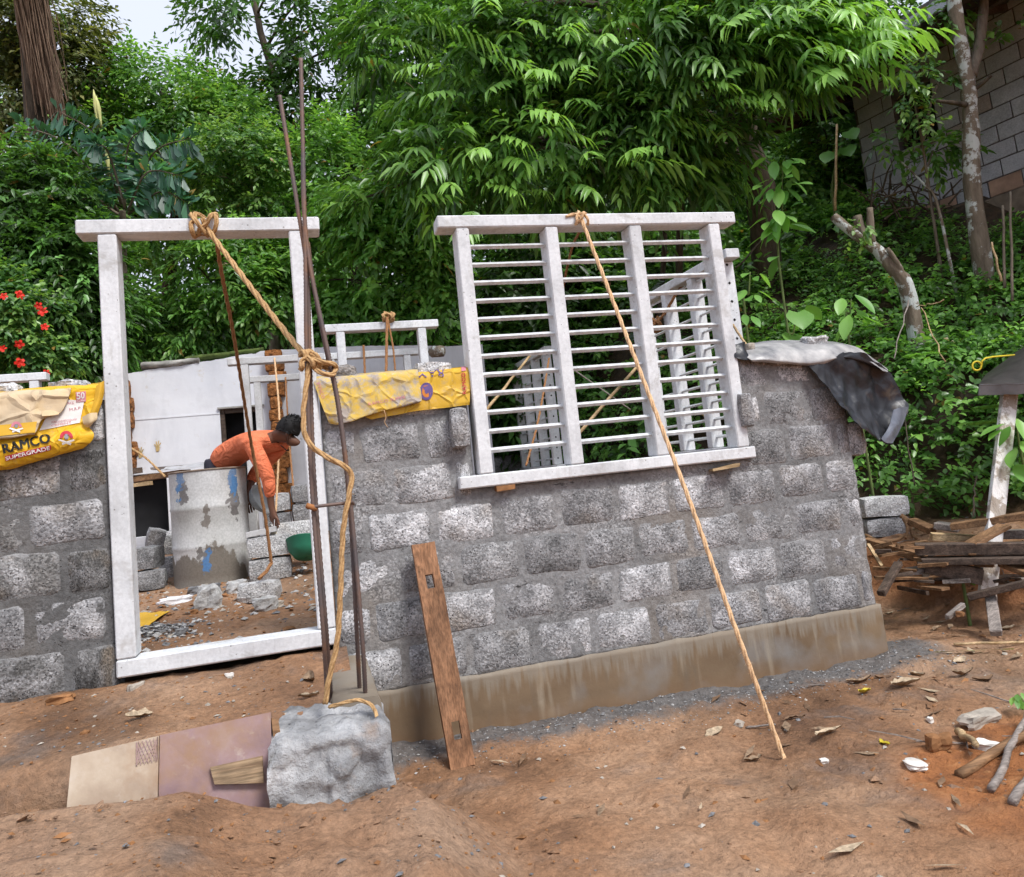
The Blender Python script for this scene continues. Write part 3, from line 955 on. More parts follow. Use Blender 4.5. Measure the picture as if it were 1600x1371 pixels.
def np_mesh(name, V, F, mat, tint=None, smooth=False):
    me = bpy.data.meshes.new(name)
    me.vertices.add(len(V)); me.vertices.foreach_set('co', np.ascontiguousarray(V, dtype=np.float32).ravel())
    nf = len(F)
    me.loops.add(nf * 3); me.loops.foreach_set('vertex_index', np.ascontiguousarray(F, dtype=np.int32).ravel())
    me.polygons.add(nf)
    me.polygons.foreach_set('loop_start', np.arange(0, nf * 3, 3, dtype=np.int32))
    if smooth: me.polygons.foreach_set('use_smooth', np.ones(nf, dtype=bool))
    me.update(calc_edges=True)
    if tint is not None:
        a = me.attributes.new('tint', 'FLOAT', 'POINT'); a.data.foreach_set('value', np.ascontiguousarray(tint, dtype=np.float32))
    me.materials.append(mat)
    return me

def blob_points(blobs, n, clump=1.1, thr=-0.12, shell=0.45, seed=0):
    """twig bases and outward directions in a union of ellipsoids given as (px, py, depth, rx_px, ry_px, depth_radius_m)"""
    r = np.random.default_rng(seed)
    wts = np.array([b[3] * b[4] * (b[2] ** 2) * (b[6] if len(b) > 6 else 1.0) for b in blobs], float); wts /= wts.sum()
    P = []; O = []; K = []
    cnt = r.multinomial(n, wts)
    for b, c in zip(blobs, cnt):
        c0 = np.array(at(b[0], b[1], b[2])); sc = b[2] / FPX
        u = unit(r.normal(size=(c, 3)))
        u[:, 2] = np.where(u[:, 2] > 0.35, -np.abs(u[:, 2]) * .8, u[:, 2])      # favour the side that faces the clearing
        u = unit(u)
        rad = (shell + (1 - shell) * r.random(c) ** 0.6)[:, None]
        p = c0 + (u[:, :1] * _R * b[3] * sc + u[:, 1:2] * _U * b[4] * sc + u[:, 2:] * _F * b[5]) * rad
        P.append(p); O.append(u[:, :1] * _R + u[:, 1:2] * _U + u[:, 2:] * _F); K.append(rad[:, 0])
    P = np.concatenate(P); O = unit(np.concatenate(O)); K = np.concatenate(K)
    keep = np.array([noise.noise(Vector(p * clump) + Vector((seed * 3.7, 0, 0))) > thr for p in P])
    return P[keep], O[keep], K[keep]

def sprays(P, O, k, Lt, L, W, seed, droop=0.3, tipy=0.0, spread=0.9, six=True, tint0=0.3, tintv=0.25, rnd=0.5, upn=0.8, down=-0.25, young=None):
    """k leaves set alternately along each twig"""
    r = np.random.default_rng(seed + 50)
    m = len(P)
    dirs = unit(O * 0.8 + r.normal(size=(m, 3)) * rnd + ZUP * down)
    side = unit(np.cross(dirs, ZUP + r.normal(size=(m, 3)) * 0.25))
    tw_t = tint0 + tintv * r.normal(size=m)
    if young is not None:
        tw_t = np.where(r.random(m) < young, tw_t + 0.45, tw_t)
    Ls = L * (0.75 + 0.5 * r.random(m)); Lts = Lt * (0.7 + 0.6 * r.random(m))
    out = []
    for i in range(k):
        t = (i + 0.4) / k
        pos = P + dirs * (Lts * t)[:, None] - ZUP * (0.25 * Lts * t * t)[:, None]
        sg = 1 if i % 2 else -1
        if i == k - 1: ax = dirs + r.normal(size=(m, 3)) * 0.15
        else: ax = dirs * (0.55 + 0.3 * t) + side * sg * spread + r.normal(size=(m, 3)) * 0.22 - ZUP * 0.12
        nn = unit(ZUP * upn + O * 0.5 + r.normal(size=(m, 3)) * 0.35)
        out.append((pos, ax, nn, Ls * (1 - 0.35 * abs(t - .45)), W * (0.8 + 0.4 * r.random(m)), tw_t + 0.08 * r.normal(size=m) + tipy * t))
    Pq, Ax, Nn, Lq, Wq, Tq = (np.concatenate(x) for x in zip(*out))
    return leaf_arrays(Pq, Ax, Nn, Lq, Wq, Tq, droop, six)

def limbs(root, trunk, radii, targets, mat, seed=0, n=9, name='trunk', twig=0.012):
    """tapered trunk plus limbs that leave it for points inside the crown"""
    r = random.Random(seed)
    m = MB()
    pts = crom(trunk, 4 * len(trunk))
    pts = [p + Vector((r.uniform(-1, 1), r.uniform(-1, 1), 0)) * radii[0] * 0.18 for p in pts]
    rad = [radii[0] + (radii[1] - radii[0]) * i / (len(pts) - 1) for i in range(len(pts))]
    m.tube(pts, rad, n)
    m.build(name, mat, root, True)
    for t in targets:
        lm = MB()
        t = Vector(t)
        k = min(range(len(pts)), key=lambda i: (pts[i] - t).length + 0.6 * max(0, pts[i].z - t.z) + (0.5 if i < len(pts) * .35 else 0))
        a = pts[k]; mid = (a + t) / 2 + Vector((r.uniform(-.15, .15), r.uniform(-.15, .15), r.uniform(0.05, .3))) * (t - a).length * .6
        ps = crom([a, mid, t], 7)
        lm.tube(ps, [max(twig, rad[k] * 0.5 * (1 - i / 6.5)) for i in range(7)], 5)
        lm.build('limb', mat, root, True)

def tree(name, label, cat, blobs, ntw, leaf, trunk, radii, bark, seed, group=None, ntarget=14, base=None, **kw):
    tr = [at(*t) if len(t) == 3 and t[2] > 0 else Vector(t) for t in trunk]
    g0 = Vector((tr[0].x + .05, tr[0].y + .1, ground_h(tr[0].x, tr[0].y) - .08))
    if tr[0].z > g0.z + .3: tr = [g0] + tr                     # the trunk stands on the ground
    root = thing(name, label, cat, tr[0], group)
    bk = dict(clump=kw.pop('clump', 1.1), thr=kw.pop('thr', -0.12), shell=kw.pop('shell', 0.45))
    P, O, K = blob_points(blobs, ntw, seed=seed, **bk)
    V, F, T = sprays(P, O, seed=seed, **leaf)
    me = np_mesh('crown', V, F, leaf_mat(kw.get('mat', 'lf_mid')), T)
    o = link('crown', me, root); o['kind'] = 'stuff'
    idx = np.random.default_rng(seed).choice(len(P), min(ntarget, len(P)), replace=False)
    limbs(root, tr, radii, [P[i] for i in idx], MAT[bark], seed)
    return root
def leaf_mat(k): return MAT[k]
VEG = True
# ---- far forest that closes the view up the hill
TREES = 'trees of the forest behind the building'
tree('forest_tree', 'tall thin dark tree against the white sky, left of the rebars', 'tree',
     [(430, 45, 15, 105, 70, 1.6), (520, 90, 15, 80, 110, 1.6), (330, 25, 16, 45, 30, 1.2), (470, 190, 15, 90, 80, 1.6), (560, 40, 15, 60, 60, 1.2)], 2300,
     dict(k=7, Lt=.5, L=.17, W=.075, six=False, tint0=.22, tintv=.2), [(452, 420, 15.2), (446, 300, 15.2), (437, 160, 15.2), (405, 40, 15.4), (370, -90, 15.6)], (0.13, 0.05), 'bark', 21, TREES, mat='lf_dark', thr=0.0, clump=1.0)
tree('forest_tree', 'rounded mid green tree below the open sky, left of centre', 'tree',
     [(270, 165, 14, 105, 65, 1.5), (200, 250, 13.5, 100, 80, 1.5), (340, 230, 14, 110, 80, 1.5), (250, 320, 13, 120, 80, 1.2)], 3600,
     dict(k=8, Lt=.42, L=.13, W=.06, six=False, tint0=.4, tintv=.22, young=.12), [(262, 520, 14), (268, 380, 14), (280, 260, 14), (255, 140, 14)], (0.16, 0.06), 'bark', 22, TREES, mat='lf_mid', thr=-0.1)
tree('forest_tree', 'light yellow green tree behind the door frame lintel', 'tree',
     [(380, 270, 12.5, 90, 80, 1.2), (350, 200, 13, 70, 50, 1.0), (440, 310, 12.5, 60, 70, 1), (330, 320, 12, 70, 50, .9)], 2100,
     dict(k=8, Lt=.38, L=.11, W=.05, six=False, tint0=.5, tintv=.22, young=.2), [(430, 540, 12.5), (425, 420, 12.5), (400, 330, 12.6), (380, 230, 12.7)], (0.11, 0.04), 'bark_grey', 23, TREES, mat='lf_yellow', thr=-0.05)
tree('forest_tree', 'olive brown leaved tree in the top left corner', 'tree',
     [(60, 60, 13, 110, 80, 1.5), (115, 125, 13, 60, 70, 1.4), (20, 170, 12.5, 80, 70, 1.3)], 2400,
     dict(k=8, Lt=.4, L=.12, W=.055, six=False, tint0=.4, tintv=.25), [(30, 480, 12.5), (28, 330, 12.6), (40, 180, 12.8), (60, 20, 13)], (0.2, 0.1), 'bark', 24, TREES, mat='lf_olive', thr=-0.12)
tree('forest_tree', 'shady tree filling the gap behind the rebars and the drooping tree', 'tree',
     [(520, 300, 13, 70, 110, 1.3), (590, 180, 14, 60, 100, 1.4), (480, 400, 12.5, 70, 80, 1.2), (600, 60, 14.5, 60, 70, 1.2)], 2400,
     dict(k=8, Lt=.42, L=.12, W=.055, six=False, tint0=.42, tintv=.22, young=.1), [(560, 560, 13), (555, 420, 13), (540, 300, 13.2), (560, 160, 13.5)], (0.14, 0.05), 'bark', 25, TREES, mat='lf_mid', thr=0.0)
tree('forest_tree', 'dark tree deep in shade behind the drooping tree', 'tree',
     [(740, 120, 15, 170, 150, 2), (950, 110, 15, 190, 150, 2), (1160, 110, 15, 180, 150, 2), (860, 300, 14, 220, 90, 1.6), (1100, 300, 14, 200, 90, 1.6), (1330, 90, 15, 110, 120, 1.6), (1300, 240, 14, 80, 80, 1.4), (680, 280, 14.5, 120, 100, 1.6)], 5600,
     dict(k=7, Lt=.55, L=.2, W=.09, six=False, tint0=.25, tintv=.22, young=.06), [(1010, 620, 14), (1030, 420, 14), (1040, 260, 14.3), (1020, 60, 14.8)], (0.2, 0.08), 'bark', 26, TREES, mat='lf_dark', thr=-0.3, ntarget=24)
tree('forest_tree', 'dim tree showing under the house roof beside the eave', 'tree',
     [(1290, 230, 12.5, 60, 70, 1), (1330, 270, 12.2, 60, 55, .8), (1250, 290, 12, 60, 50, .8)], 900,
     dict(k=8, Lt=.4, L=.13, W=.06, six=False, tint0=.45, tintv=.22, young=.15), [(1290, 420, 12.3), (1288, 330, 12.4), (1292, 240, 12.5)], (0.09, 0.04), 'bark', 27, TREES, mat='lf_mid', thr=-0.2)
tree('forest_tree', 'sparse dark tree over the house roof at the top right', 'tree',
     [(1430, -10, 13, 45, 30, 1.2), (1480, -40, 12.5, 90, 35, 1.2), (1370, -25, 13, 40, 30, 1)], 330,
     dict(k=7, Lt=.45, L=.14, W=.065, six=False, tint0=.3, tintv=.2), [(1500, 200, 13.5), (1490, 60, 13.4), (1450, -40, 13.2)], (0.12, 0.05), 'bark', 28, TREES, mat='lf_dark', thr=0.0)

# ---- the wood further up the hill reads as one mass
rr_ = np.random.default_rng(90)
fw = [(x + rr_.uniform(-40, 40), y + rr_.uniform(-30, 30), 20 + rr_.uniform(-1.5, 1.5), 110, 95, 1.6) for x in range(-120, 1500, 150) for y in (300, 430, 560)] + [(x, y, 19, 110, 90, 1.5) for x in (680, 830, 980, 1130, 1270) for y in (90, 210)] + [(20, 150, 20, 110, 90, 1.5), (330, 240, 21, 110, 60, 1.5), (460, 260, 21, 100, 60, 1.5)]
P, O, K = blob_points(fw, 6200, thr=-.6, clump=.6, seed=91, shell=.2)
V, F, T = sprays(P, O, k=7, Lt=.8, L=.36, W=.19, seed=91, six=False, tint0=.35, tintv=.25, young=.1)
o = link('far_woods', np_mesh('far_woods', V, F, MAT['lf_mid'], T))
tag(o, 'distant woods closing off the hillside', 'woods', kind='stuff')
# ---- understorey
SHR = 'shrubs of the understorey'
tree('shrub', 'dark leafy shrub mass behind the barred window', 'shrub',
     [(820, 440, 11.2, 110, 110, .9), (960, 450, 11.4, 120, 110, .9), (1080, 460, 11, 90, 110, .8), (800, 600, 10.7, 100, 110, .7), (930, 620, 10.9, 110, 100, .7), (1060, 620, 10.7, 90, 100, .7)], 3300,
     dict(k=7, Lt=.4, L=.16, W=.07, six=False, tint0=.28, tintv=.22, young=.06), [(930, 720, 11.2), (935, 620, 11.3), (930, 520, 11.4)], (0.05, 0.02), 'bark', 31, SHR, mat='lf_dark', thr=-0.35, ntarget=20)
tree('shrub', 'glossy bright green shrub between the rebars and the window frame', 'shrub',
     [(610, 400, 10.1, 95, 105, .6), (560, 330, 10.2, 60, 60, .5), (670, 320, 10.1, 60, 70, .5), (680, 450, 10.1, 55, 100, .5), (545, 470, 10.1, 60, 90, .5), (640, 510, 10.1, 70, 60, .4)], 3100,
     dict(k=7, Lt=.28, L=.115, W=.058, six=True, tint0=.42, tintv=.25, young=.12, droop=.35), [(620, 640, 10.4), (618, 540, 10.4), (610, 440, 10.3), (600, 340, 10.3)], (0.05, 0.02), 'bark', 32, SHR, mat='lf_bright', thr=-0.2, clump=1.8)
tree('shrub', 'bushy green shrub framed by the open door frame', 'shrub',
     [(260, 440, 10.2, 90, 80, .8), (360, 430, 10, 80, 75, .8), (430, 470, 10, 60, 70, .7), (300, 510, 9.9, 110, 50, .6), (410, 390, 10.3, 60, 60, .6), (470, 430, 10.2, 40, 80, .6)], 2800,
     dict(k=8, Lt=.3, L=.115, W=.045, six=False, tint0=.42, tintv=.25, young=.1), [(330, 600, 10.2), (335, 500, 10.2), (340, 420, 10.3)], (0.05, 0.02), 'bark_grey', 33, SHR, mat='lf_mid', thr=-0.15, clump=1.7)
tree('shrub', 'dense dark shrub wall at the left edge above the cement bag', 'shrub',
     [(60, 330, 8.8, 90, 95, .7), (110, 430, 8.6, 75, 100, .7), (30, 280, 9, 60, 70, .6), (140, 520, 8.7, 60, 90, .6), (60, 480, 8.6, 70, 90, .6), (190, 480, 9.3, 40, 110, .6)], 3600,
     dict(k=8, Lt=.26, L=.105, W=.042, six=True, tint0=.33, tintv=.22, young=.06, droop=.35), [(70, 700, 9.2), (75, 560, 9.2), (80, 430, 9.1), (60, 320, 9.1)], (0.06, 0.02), 'bark', 34, SHR, mat='lf_dark', thr=-0.25, clump=1.7)

# ---- hibiscus with red flowers
hb = tree('hibiscus_bush', 'yellow green hibiscus bush with red flowers at the left edge', 'bush',
     [(25, 500, 7.6, 70, 60, .45), (60, 550, 7.6, 50, 45, .4), (-20, 450, 7.7, 60, 50, .4)], 1500,
     dict(k=6, Lt=.18, L=.07, W=.04, six=True, tint0=.45, tintv=.25, young=.15, droop=.3), [(20, 680, 7.8), (22, 590, 7.8), (25, 520, 7.8)], (0.03, 0.012), 'bark_grey', 35, mat='lf_yellow', thr=-0.25, clump=2.2)
fl = MB()
rs = random.Random(4)
for k in range(5):
    a = 2 * math.pi * k / 5
    d = Vector((math.cos(a), 0, math.sin(a))); s = Vector((-d.z, 0, d.x))
    fl.add([Vector((0, 0.01, 0)), d * .022 - s * .014 + Vector((0, -.008, 0)), d * .042 - s * .008 + Vector((0, -.004, 0)), d * .042 + s * .012 + Vector((0, .004, 0)), d * .022 + s * .018], [(0, 1, 2, 3, 4)])
fl.tube([(0, 0, 0), (0.004, -.03, 0.004), (0.008, -.05, -.008)], [.002, .002, .004], 5)
fl_me = fl.mesh('flower', MAT['flower_red'])
for px, py in ((6, 463), (31, 461), (60, 478), (67, 487), (70, 511), (31, 567), (30, 538), (72, 583), (4, 545)):
    o = link('flower', fl_me, hb, at(px, py, 7.05), (rs.uniform(-.5, .5), rs.uniform(0, 3), rs.uniform(-.6, .6)))
    o.scale = [rs.uniform(.8, 1.15)] * 3

# ---- the tall tree with drooping pinnate sprays
main_blobs = [(640, 60, 9.4, 90, 80, .8), (760, 110, 8.6, 140, 110, .9), (900, 60, 8.4, 150, 90, .9), (1040, 110, 8.2, 150, 110, .9), (1180, 60, 8.0, 130, 80, .8),
              (1285, 35, 7.7, 60, 45, .5), (1210, 90, 7.7, 75, 40, .5), (720, 255, 8.4, 110, 65, .7), (860, 240, 8.2, 120, 80, .7), (990, 230, 8.3, 110, 75, .7), (1100, 220, 8.4, 70, 70, .6), (620, 320, 8.8, 70, 45, .5)]
mt = tree('drooping_tree', 'big tree with drooping pinnate leaf sprays above the window frame', 'tree', main_blobs, 2200,
     dict(k=11, Lt=.42, L=.19, W=.046, six=True, tint0=.34, tintv=.2, young=.16, droop=.55, spread=.8, rnd=.45, upn=.9, down=-.1),
     [(1215, 560, 9.6), (1195, 400, 9.4), (1180, 260, 9.2), (1140, 150, 9.1), (1060, 40, 9.0), (980, -80, 9)], (0.2, 0.1), 'bark', 41, mat='lf_main', thr=-0.22, clump=1.3, ntarget=30)
for pts, r0, r1 in (([(1060, 560, 9.6), (1062, 380, 9.5), (1066, 220, 9.4), (1050, 60, 9.3)], .055, .03), ([(1030, 520, 9.8), (1035, 300, 9.7), (960, 150, 9.5)], .04, .02), ([(1180, 260, 9.2), (1130, 220, 8.9), (1090, 180, 8.6)], .06, .02)):
    p = crom([at(*q) for q in pts], 12); mm = MB(); mm.tube(p, [r0 + (r1 - r0) * i / 11 for i in range(12)], 7); mm.build('stem', MAT['bark'], mt, True)
# the sprays that hang in front, one by one
def spray_mesh(seed, k=13, L=.2, W=.05, Lt=.5, tint=.75):
    r = np.random.default_rng(seed)
    i = np.arange(k); t = (i + .5) / k
    P = np.stack([t * Lt, np.zeros(k), -0.35 * Lt * t * t], 1)
    sg = np.where(i % 2, 1., -1.)
    A = np.stack([0.55 + .25 * t, sg * .85, -0.45 - .2 * t], 1) + r.normal(size=(k, 3)) * .1
    A[-1] = (1, 0, -.7)
    N = np.stack([0.15 * np.ones(k), -sg * .2, np.ones(k)], 1) + r.normal(size=(k, 3)) * .12
    V, F, T = leaf_arrays(P, A, N, L * (1 - .5 * np.abs(t - .5)), W, tint + .07 * r.normal(size=k) + .1 * t, .5, True)
    return np_mesh('leaf_spray', V, F, MAT['lf_main'], T)
spm = [spray_mesh(60 + i, tint=tt) for i, tt in enumerate((.85, .78, .7, .6, .5, .9))]
rs = random.Random(77)
spots = [(895, 45), (935, 35), (885, 110), (905, 95), (870, 120), (775, 215), (760, 235), (790, 250), (690, 250), (655, 260), (640, 310), (740, 330), (800, 270), (850, 255), (880, 230), (930, 250), (985, 255), (1010, 240),
         (1030, 180), (1040, 170), (930, 170), (820, 175), (700, 40), (760, 20), (1060, 60), (1130, 30), (1180, 45), (1250, 20), (1310, 20), (1345, 45), (1360, 70), (1330, 95), (1300, 80), (1280, 110), (1240, 75), (1200, 100), (1160, 110), (1130, 95),
         (1290, 120), (1240, 140), (1200, 140), (1100, 120), (1080, 135), (590, 240), (560, 90), (610, 60), (640, 20), (1010, 30), (960, 90), (860, 60), (720, 150), (820, 300), (900, 290), (680, 190), (1120, 160), (1365, 30), (1290, 30), (1220, 20), (1150, 150), (1355, 20), (1340, 60), (1315, 50), (1325, 75), (1300, 100), (1270, 60), (1255, 95), (1235, 40), (1210, 65), (1190, 80), (1270, 25), (1345, 85), (1310, 115), (1180, 20), (1140, 60), (1100, 90), (1060, 110), (900, 130), (950, 60), (800, 130), (750, 90), (680, 100), (840, 200), (960, 210), (1040, 230), (700, 290), (770, 290)]
for px, py in spots:
    d = 7.4 + rs.uniform(-.2, .3) - (0.25 if px > 1150 else 0) + (0.5 if px < 680 else 0)
    ang = rs.uniform(-2.9, -0.2)
    o = link('leaf_spray', rs.choice(spm), mt, at(px, py, d), (rs.uniform(-.35, .35), rs.uniform(-.15, .3), ang))
    o.scale = [rs.uniform(.75, 1.15)] * 3

# ---- fishtail palm: arching fronds of wedge-shaped leaflets
pq = at(190, 560, 9.8); pg = Vector((pq.x, pq.y, ground_h(pq.x, pq.y) - .05))
fp = thing('fishtail_palm', 'fishtail palm with dark bluish ragged fronds above the door frame', 'palm', pg)
r = np.random.default_rng(5)
fronds = [((185, 330), (110, 230), (30, 195)), ((190, 320), (150, 215), (95, 175)), ((200, 330), (240, 240), (300, 215)), ((200, 330), (230, 270), (285, 275)), ((190, 335), (120, 290), (70, 265)),
          ((195, 330), (200, 230), (225, 200)), ((200, 335), (250, 300), (290, 315)), ((185, 335), (140, 310), (95, 330)), ((195, 325), (170, 240), (150, 225))]
st = MB()
for fi, f in enumerate(fronds):
    dd = 9.3 + r.uniform(-.4, .4)
    ps = crom([at(p[0], p[1], dd - .15 * j) for j, p in enumerate(f)], 15)
    m = len(ps); st.tube(ps, [.018 * (1 - .8 * i / m) for i in range(m)], 5)
    Pq = []; Ax = []; Nn = []
    for i in range(2, m):
        t = (ps[i] - ps[i - 1]).normalized()
        s = t.cross(FWD).normalized()
        for sg in (-1, 1):
            for q in range(3):
                Pq.append(ps[i] + t * r.uniform(-.05, .05)); Ax.append(s * sg * r.uniform(.7, 1.1) + t * r.uniform(.2, .7) + Vector(r.normal(size=3)) * .2 - Vector((0, 0, .35)))
                Nn.append(-FWD * .6 + Vector((0, 0, .7)) + Vector(r.normal(size=3)) * .3)
    Pq, Ax, Nn = (np.array([list(v) for v in q]) for q in (Pq, Ax, Nn))
    n = len(Pq); A = unit(Ax); S = unit(np.cross(A, Nn)); L = r.uniform(.14, .26, (n, 1)); W = L * r.uniform(.3, .5, (n, 1))
    j = lambda: r.uniform(-.15, .15, (n, 1)) * L
    dz = -ZUP * L * .25
    V = np.stack([Pq, Pq + A * L * .9 - S * W * .5 + dz, Pq + A * (L + j()) - S * W * .15 + dz, Pq + A * (L * .9 + j()) + S * W * .2 + dz, Pq + A * L * .7 + S * W * .55 + dz * .6], 1)
    F = (np.array([(0, 1, 2), (0, 2, 3), (0, 3, 4)])[None] + (np.arange(n) * 5)[:, None, None]).reshape(-1, 3)
    link('frond', np_mesh('frond', V.reshape(-1, 3), F, MAT['lf_palm'], np.repeat(np.clip(.45 + .2 * r.normal(size=n), 0, 1), 5)), fp)
st.build('rachis', MAT['lf_yellow'] if False else MAT['bark_grey'], fp, True)
tm = MB(); tm.tube(crom([pg, at(192, 430, 9.6), at(192, 330, 9.4)], 8), [.07, .065, .06, .055, .05, .045, .04, .035], 8); tm.build('trunk', MAT['bark_grey'], fp, True)
# pale unopened spear leaves
MAT['spear'] = plain('spear_leaf', (0.5, 0.5, 0.2), .6, .2)
for a, b in (((152, 200), (146, 140)), ((158, 200), (150, 150)), ((170, 275), (165, 235))):
    sp = MB(); sp.tube(crom([at(a[0], a[1], 9.1), at((a[0] + b[0]) / 2 + 1, (a[1] + b[1]) / 2, 9.1), at(b[0], b[1], 9.1)], 6), [.018, .017, .02, .028, .02, .004], 6); sp.build('spear_leaf', MAT['spear'], fp, True)

# ---- brown bundle of dry fibres hanging in the top left corner
hq = at(60, 300, 10.35); hg = Vector((hq.x, hq.y, ground_h(hq.x, hq.y) - .1))
hf = thing('dry_palm', 'palm with a brown skirt of dry hanging fibres in the top left corner', 'palm', hg)
htop = at(40, -70, 10.3)
mm = MB(); mm.tube(crom([hg, hg.lerp(htop, .5) + Vector((.05, 0, 0)), htop], 12), [.13] * 12, 9); mm.build('trunk', MAT['bark'], hf, True)
P, O, K = blob_points([(40, -160, 10.3, 110, 70, 1.0)], 60, thr=-2, seed=95, shell=.1)
V, F, T = sprays(P, O, k=14, Lt=.9, L=.4, W=.05, seed=95, six=False, tint0=.4, tintv=.2)
link('crown', np_mesh('crown', V, F, MAT['lf_mid'], T), hf)['kind'] = 'stuff'
fb = MB(); rs = random.Random(9)
for k in range(190):
    x0 = 20 + rs.gauss(25, 11); L = rs.uniform(90, 205); dp = 10 + rs.uniform(-.18, .18)
    x1 = x0 + 0.17 * L + rs.gauss(8, 7)
    ps = crom([at(x0, -30, dp), at(x0 + (x1 - x0) * .45 + rs.gauss(0, 3), L * .45 - 20, dp), at(x1 + rs.gauss(0, 3), L, dp)], 8)
    fb.tube(ps, [rs.uniform(.006, .016) * (1 - .6 * i / 7) for i in range(8)], 4, cap=False)
fb.build('fibre', MAT['fibre'], hf, True)['kind'] = 'stuff'
core = MB(); core.tube(crom([at(40, -40, 10.1), at(52, 60, 10.1), at(78, 150, 10.1), at(88, 195, 10.1)], 8), [.16, .17, .17, .16, .14, .11, .07, .03], 9); core.build('core', MAT['fibre'], hf, True)

# ---- ground cover on the bank and up the hill
def bank_scatter(name, n, region, L, W, seed, mat, tint0, tintv, lift=(0, .25), thr=-1.0, six=False, freq=1.2, young=.1, k=6, Lt=.2):
    r = np.random.default_rng(seed)
    P = []; O = []
    while len(P) < n:
        x = r.uniform(region[0], region[1]); y = r.uniform(region[2], region[3])
        s = bank_s(x, y)
        ht = (x - 8.31) * -.2142 + (y - 6.79) * .9768; ho = (x - 8.31) * -.9768 + (y - 6.79) * -.2142
        if ho < .55 and ht < 3.2: continue                   # nothing grows inside the house
        if s < region[4] or s > region[5]: continue
        if noise.noise(Vector((x * freq, y * freq, seed))) < thr: continue
        z = ground_h(x, y)
        if z > region[6] if len(region) > 6 else False: continue
        e = 0.08
        nx = ground_h(x - e, y) - ground_h(x + e, y); ny = ground_h(x, y - e) - ground_h(x, y + e)
        nrm = Vector((nx, ny, 2 * e)).normalized()
        p = Vector((x, y, z)) + nrm * r.uniform(*lift)
        P.append(p); O.append(nrm + Vector((-.3, -.5, 0)))
    P = np.array([list(p) for p in P]); O = unit(np.array([list(p) for p in O]))
    V, F, T = sprays(P, O, k=k, Lt=Lt, L=L, W=W, seed=seed, six=six, tint0=tint0, tintv=tintv, young=young, rnd=.7, down=-.15)
    o = link(name, np_mesh(name, V, F, MAT[mat], T))
    return o
o = bank_scatter('ground_cover', 4200, (3.0, 9.5, 4.0, 11.5, 0.22, 4.6), .085, .05, 51, 'lf_ground', .42, .25, (0.0, .22), -.3, True, 1.1, .14)
tag(o, 'low leafy creepers covering the bank on the right', 'ground cover', kind='stuff')
o = bank_scatter('ground_cover', 2600, (3.2, 8.5, 4.2, 8.5, 0.1, 2.6), .05, .03, 52, 'lf_bright', .45, .25, (0.0, .14), -.05, False, 1.7, .15)
tag(o, 'small bright weeds over the foot of the bank', 'ground cover', kind='stuff')
o = bank_scatter('ground_cover', 1500, (3.3, 8.5, 3.6, 9.5, -0.12, 0.7), .07, .042, 54, 'lf_ground', .36, .25, (0.02, .3), -.25, True, 1.4, .1)
tag(o, 'creepers hanging over the cut foot of the bank', 'ground cover', kind='stuff')
o = bank_scatter('undergrowth', 4600, (-14, 6.9, 8.0, 26, -0.4, 16), .17, .09, 53, 'lf_dark', .35, .22, (0.0, .5), -.35, False, .5, .1, 7, .45)
tag(o, 'dim undergrowth covering the hillside behind the building', 'undergrowth', kind='stuff')

# ================================================================== ropes, rebars, plank
def rope(name, pts, r, mat, label=None, cat='rope', group=None, parent=None, seg=0.012, turns=28, fuzz=40, n=None):
    """three-strand twisted rope through pts"""
    pts = [Vector(p) for p in pts]
    L = sum((pts[i + 1] - pts[i]).length for i in range(len(pts) - 1))
    n = n or max(12, min(420, int(L / seg)))
    c = crom(pts, n)
    m = MB()
    nrm = (c[1] - c[0]).normalized().orthogonal().normalized()
    strands = [[], [], []]
    s = 0.0
    frames = []
    for i, p in enumerate(c):
        t = (c[min(i + 1, n - 1)] - c[max(i - 1, 0)]).normalized()
        nrm = (nrm - t * nrm.dot(t)).normalized(); b = t.cross(nrm)
        if i: s += (p - c[i - 1]).length
        for k in range(3):
            a = s * turns * 2 * math.pi / (r * 100) * 0.16 + k * 2.094
            strands[k].append(p + (nrm * math.cos(a) + b * math.sin(a)) * r * 0.5)
        frames.append((p, t, nrm, b))
    for k in range(3):
        m.tube(strands[k], r * 0.58, 5)
    rs = random.Random(int(L * 1000))
    for _ in range(int(fuzz * L)):
        p, t, u, b = rs.choice(frames)
        a = rs.uniform(0, 6.28); d = u * math.cos(a) + b * math.sin(a)
        q = p + d * r * .8; e = q + d * r * rs.uniform(.5, 1.8) + t * r * rs.uniform(-2.5, 2.5)
        w = t * r * .09
        m.add([q - w, q + w, e], [(0, 1, 2)])
    o = m.build(name, mat, parent, True)
    if label: tag(o, label, cat, group)
    return o

def knot(parent, centre, R, r, mat, seed, loops=4, axis=(1, 0, 0)):
    rs = random.Random(seed); pts = []
    ax = Vector(axis).normalized(); u = ax.orthogonal().normalized(); v = ax.cross(u)
    for i in range(loops * 10):
        a = i / 10 * 2 * math.pi
        rr = R * (1 + rs.uniform(-.25, .35))
        pts.append(Vector(centre) + (u * math.cos(a) + v * math.sin(a)) * rr + ax * (R * 1.2 * math.sin(i * .37 + seed) + rs.uniform(-.2, .2) * R))
    return rope('knot', pts, r, mat, parent=parent, seg=r * .8, fuzz=150)

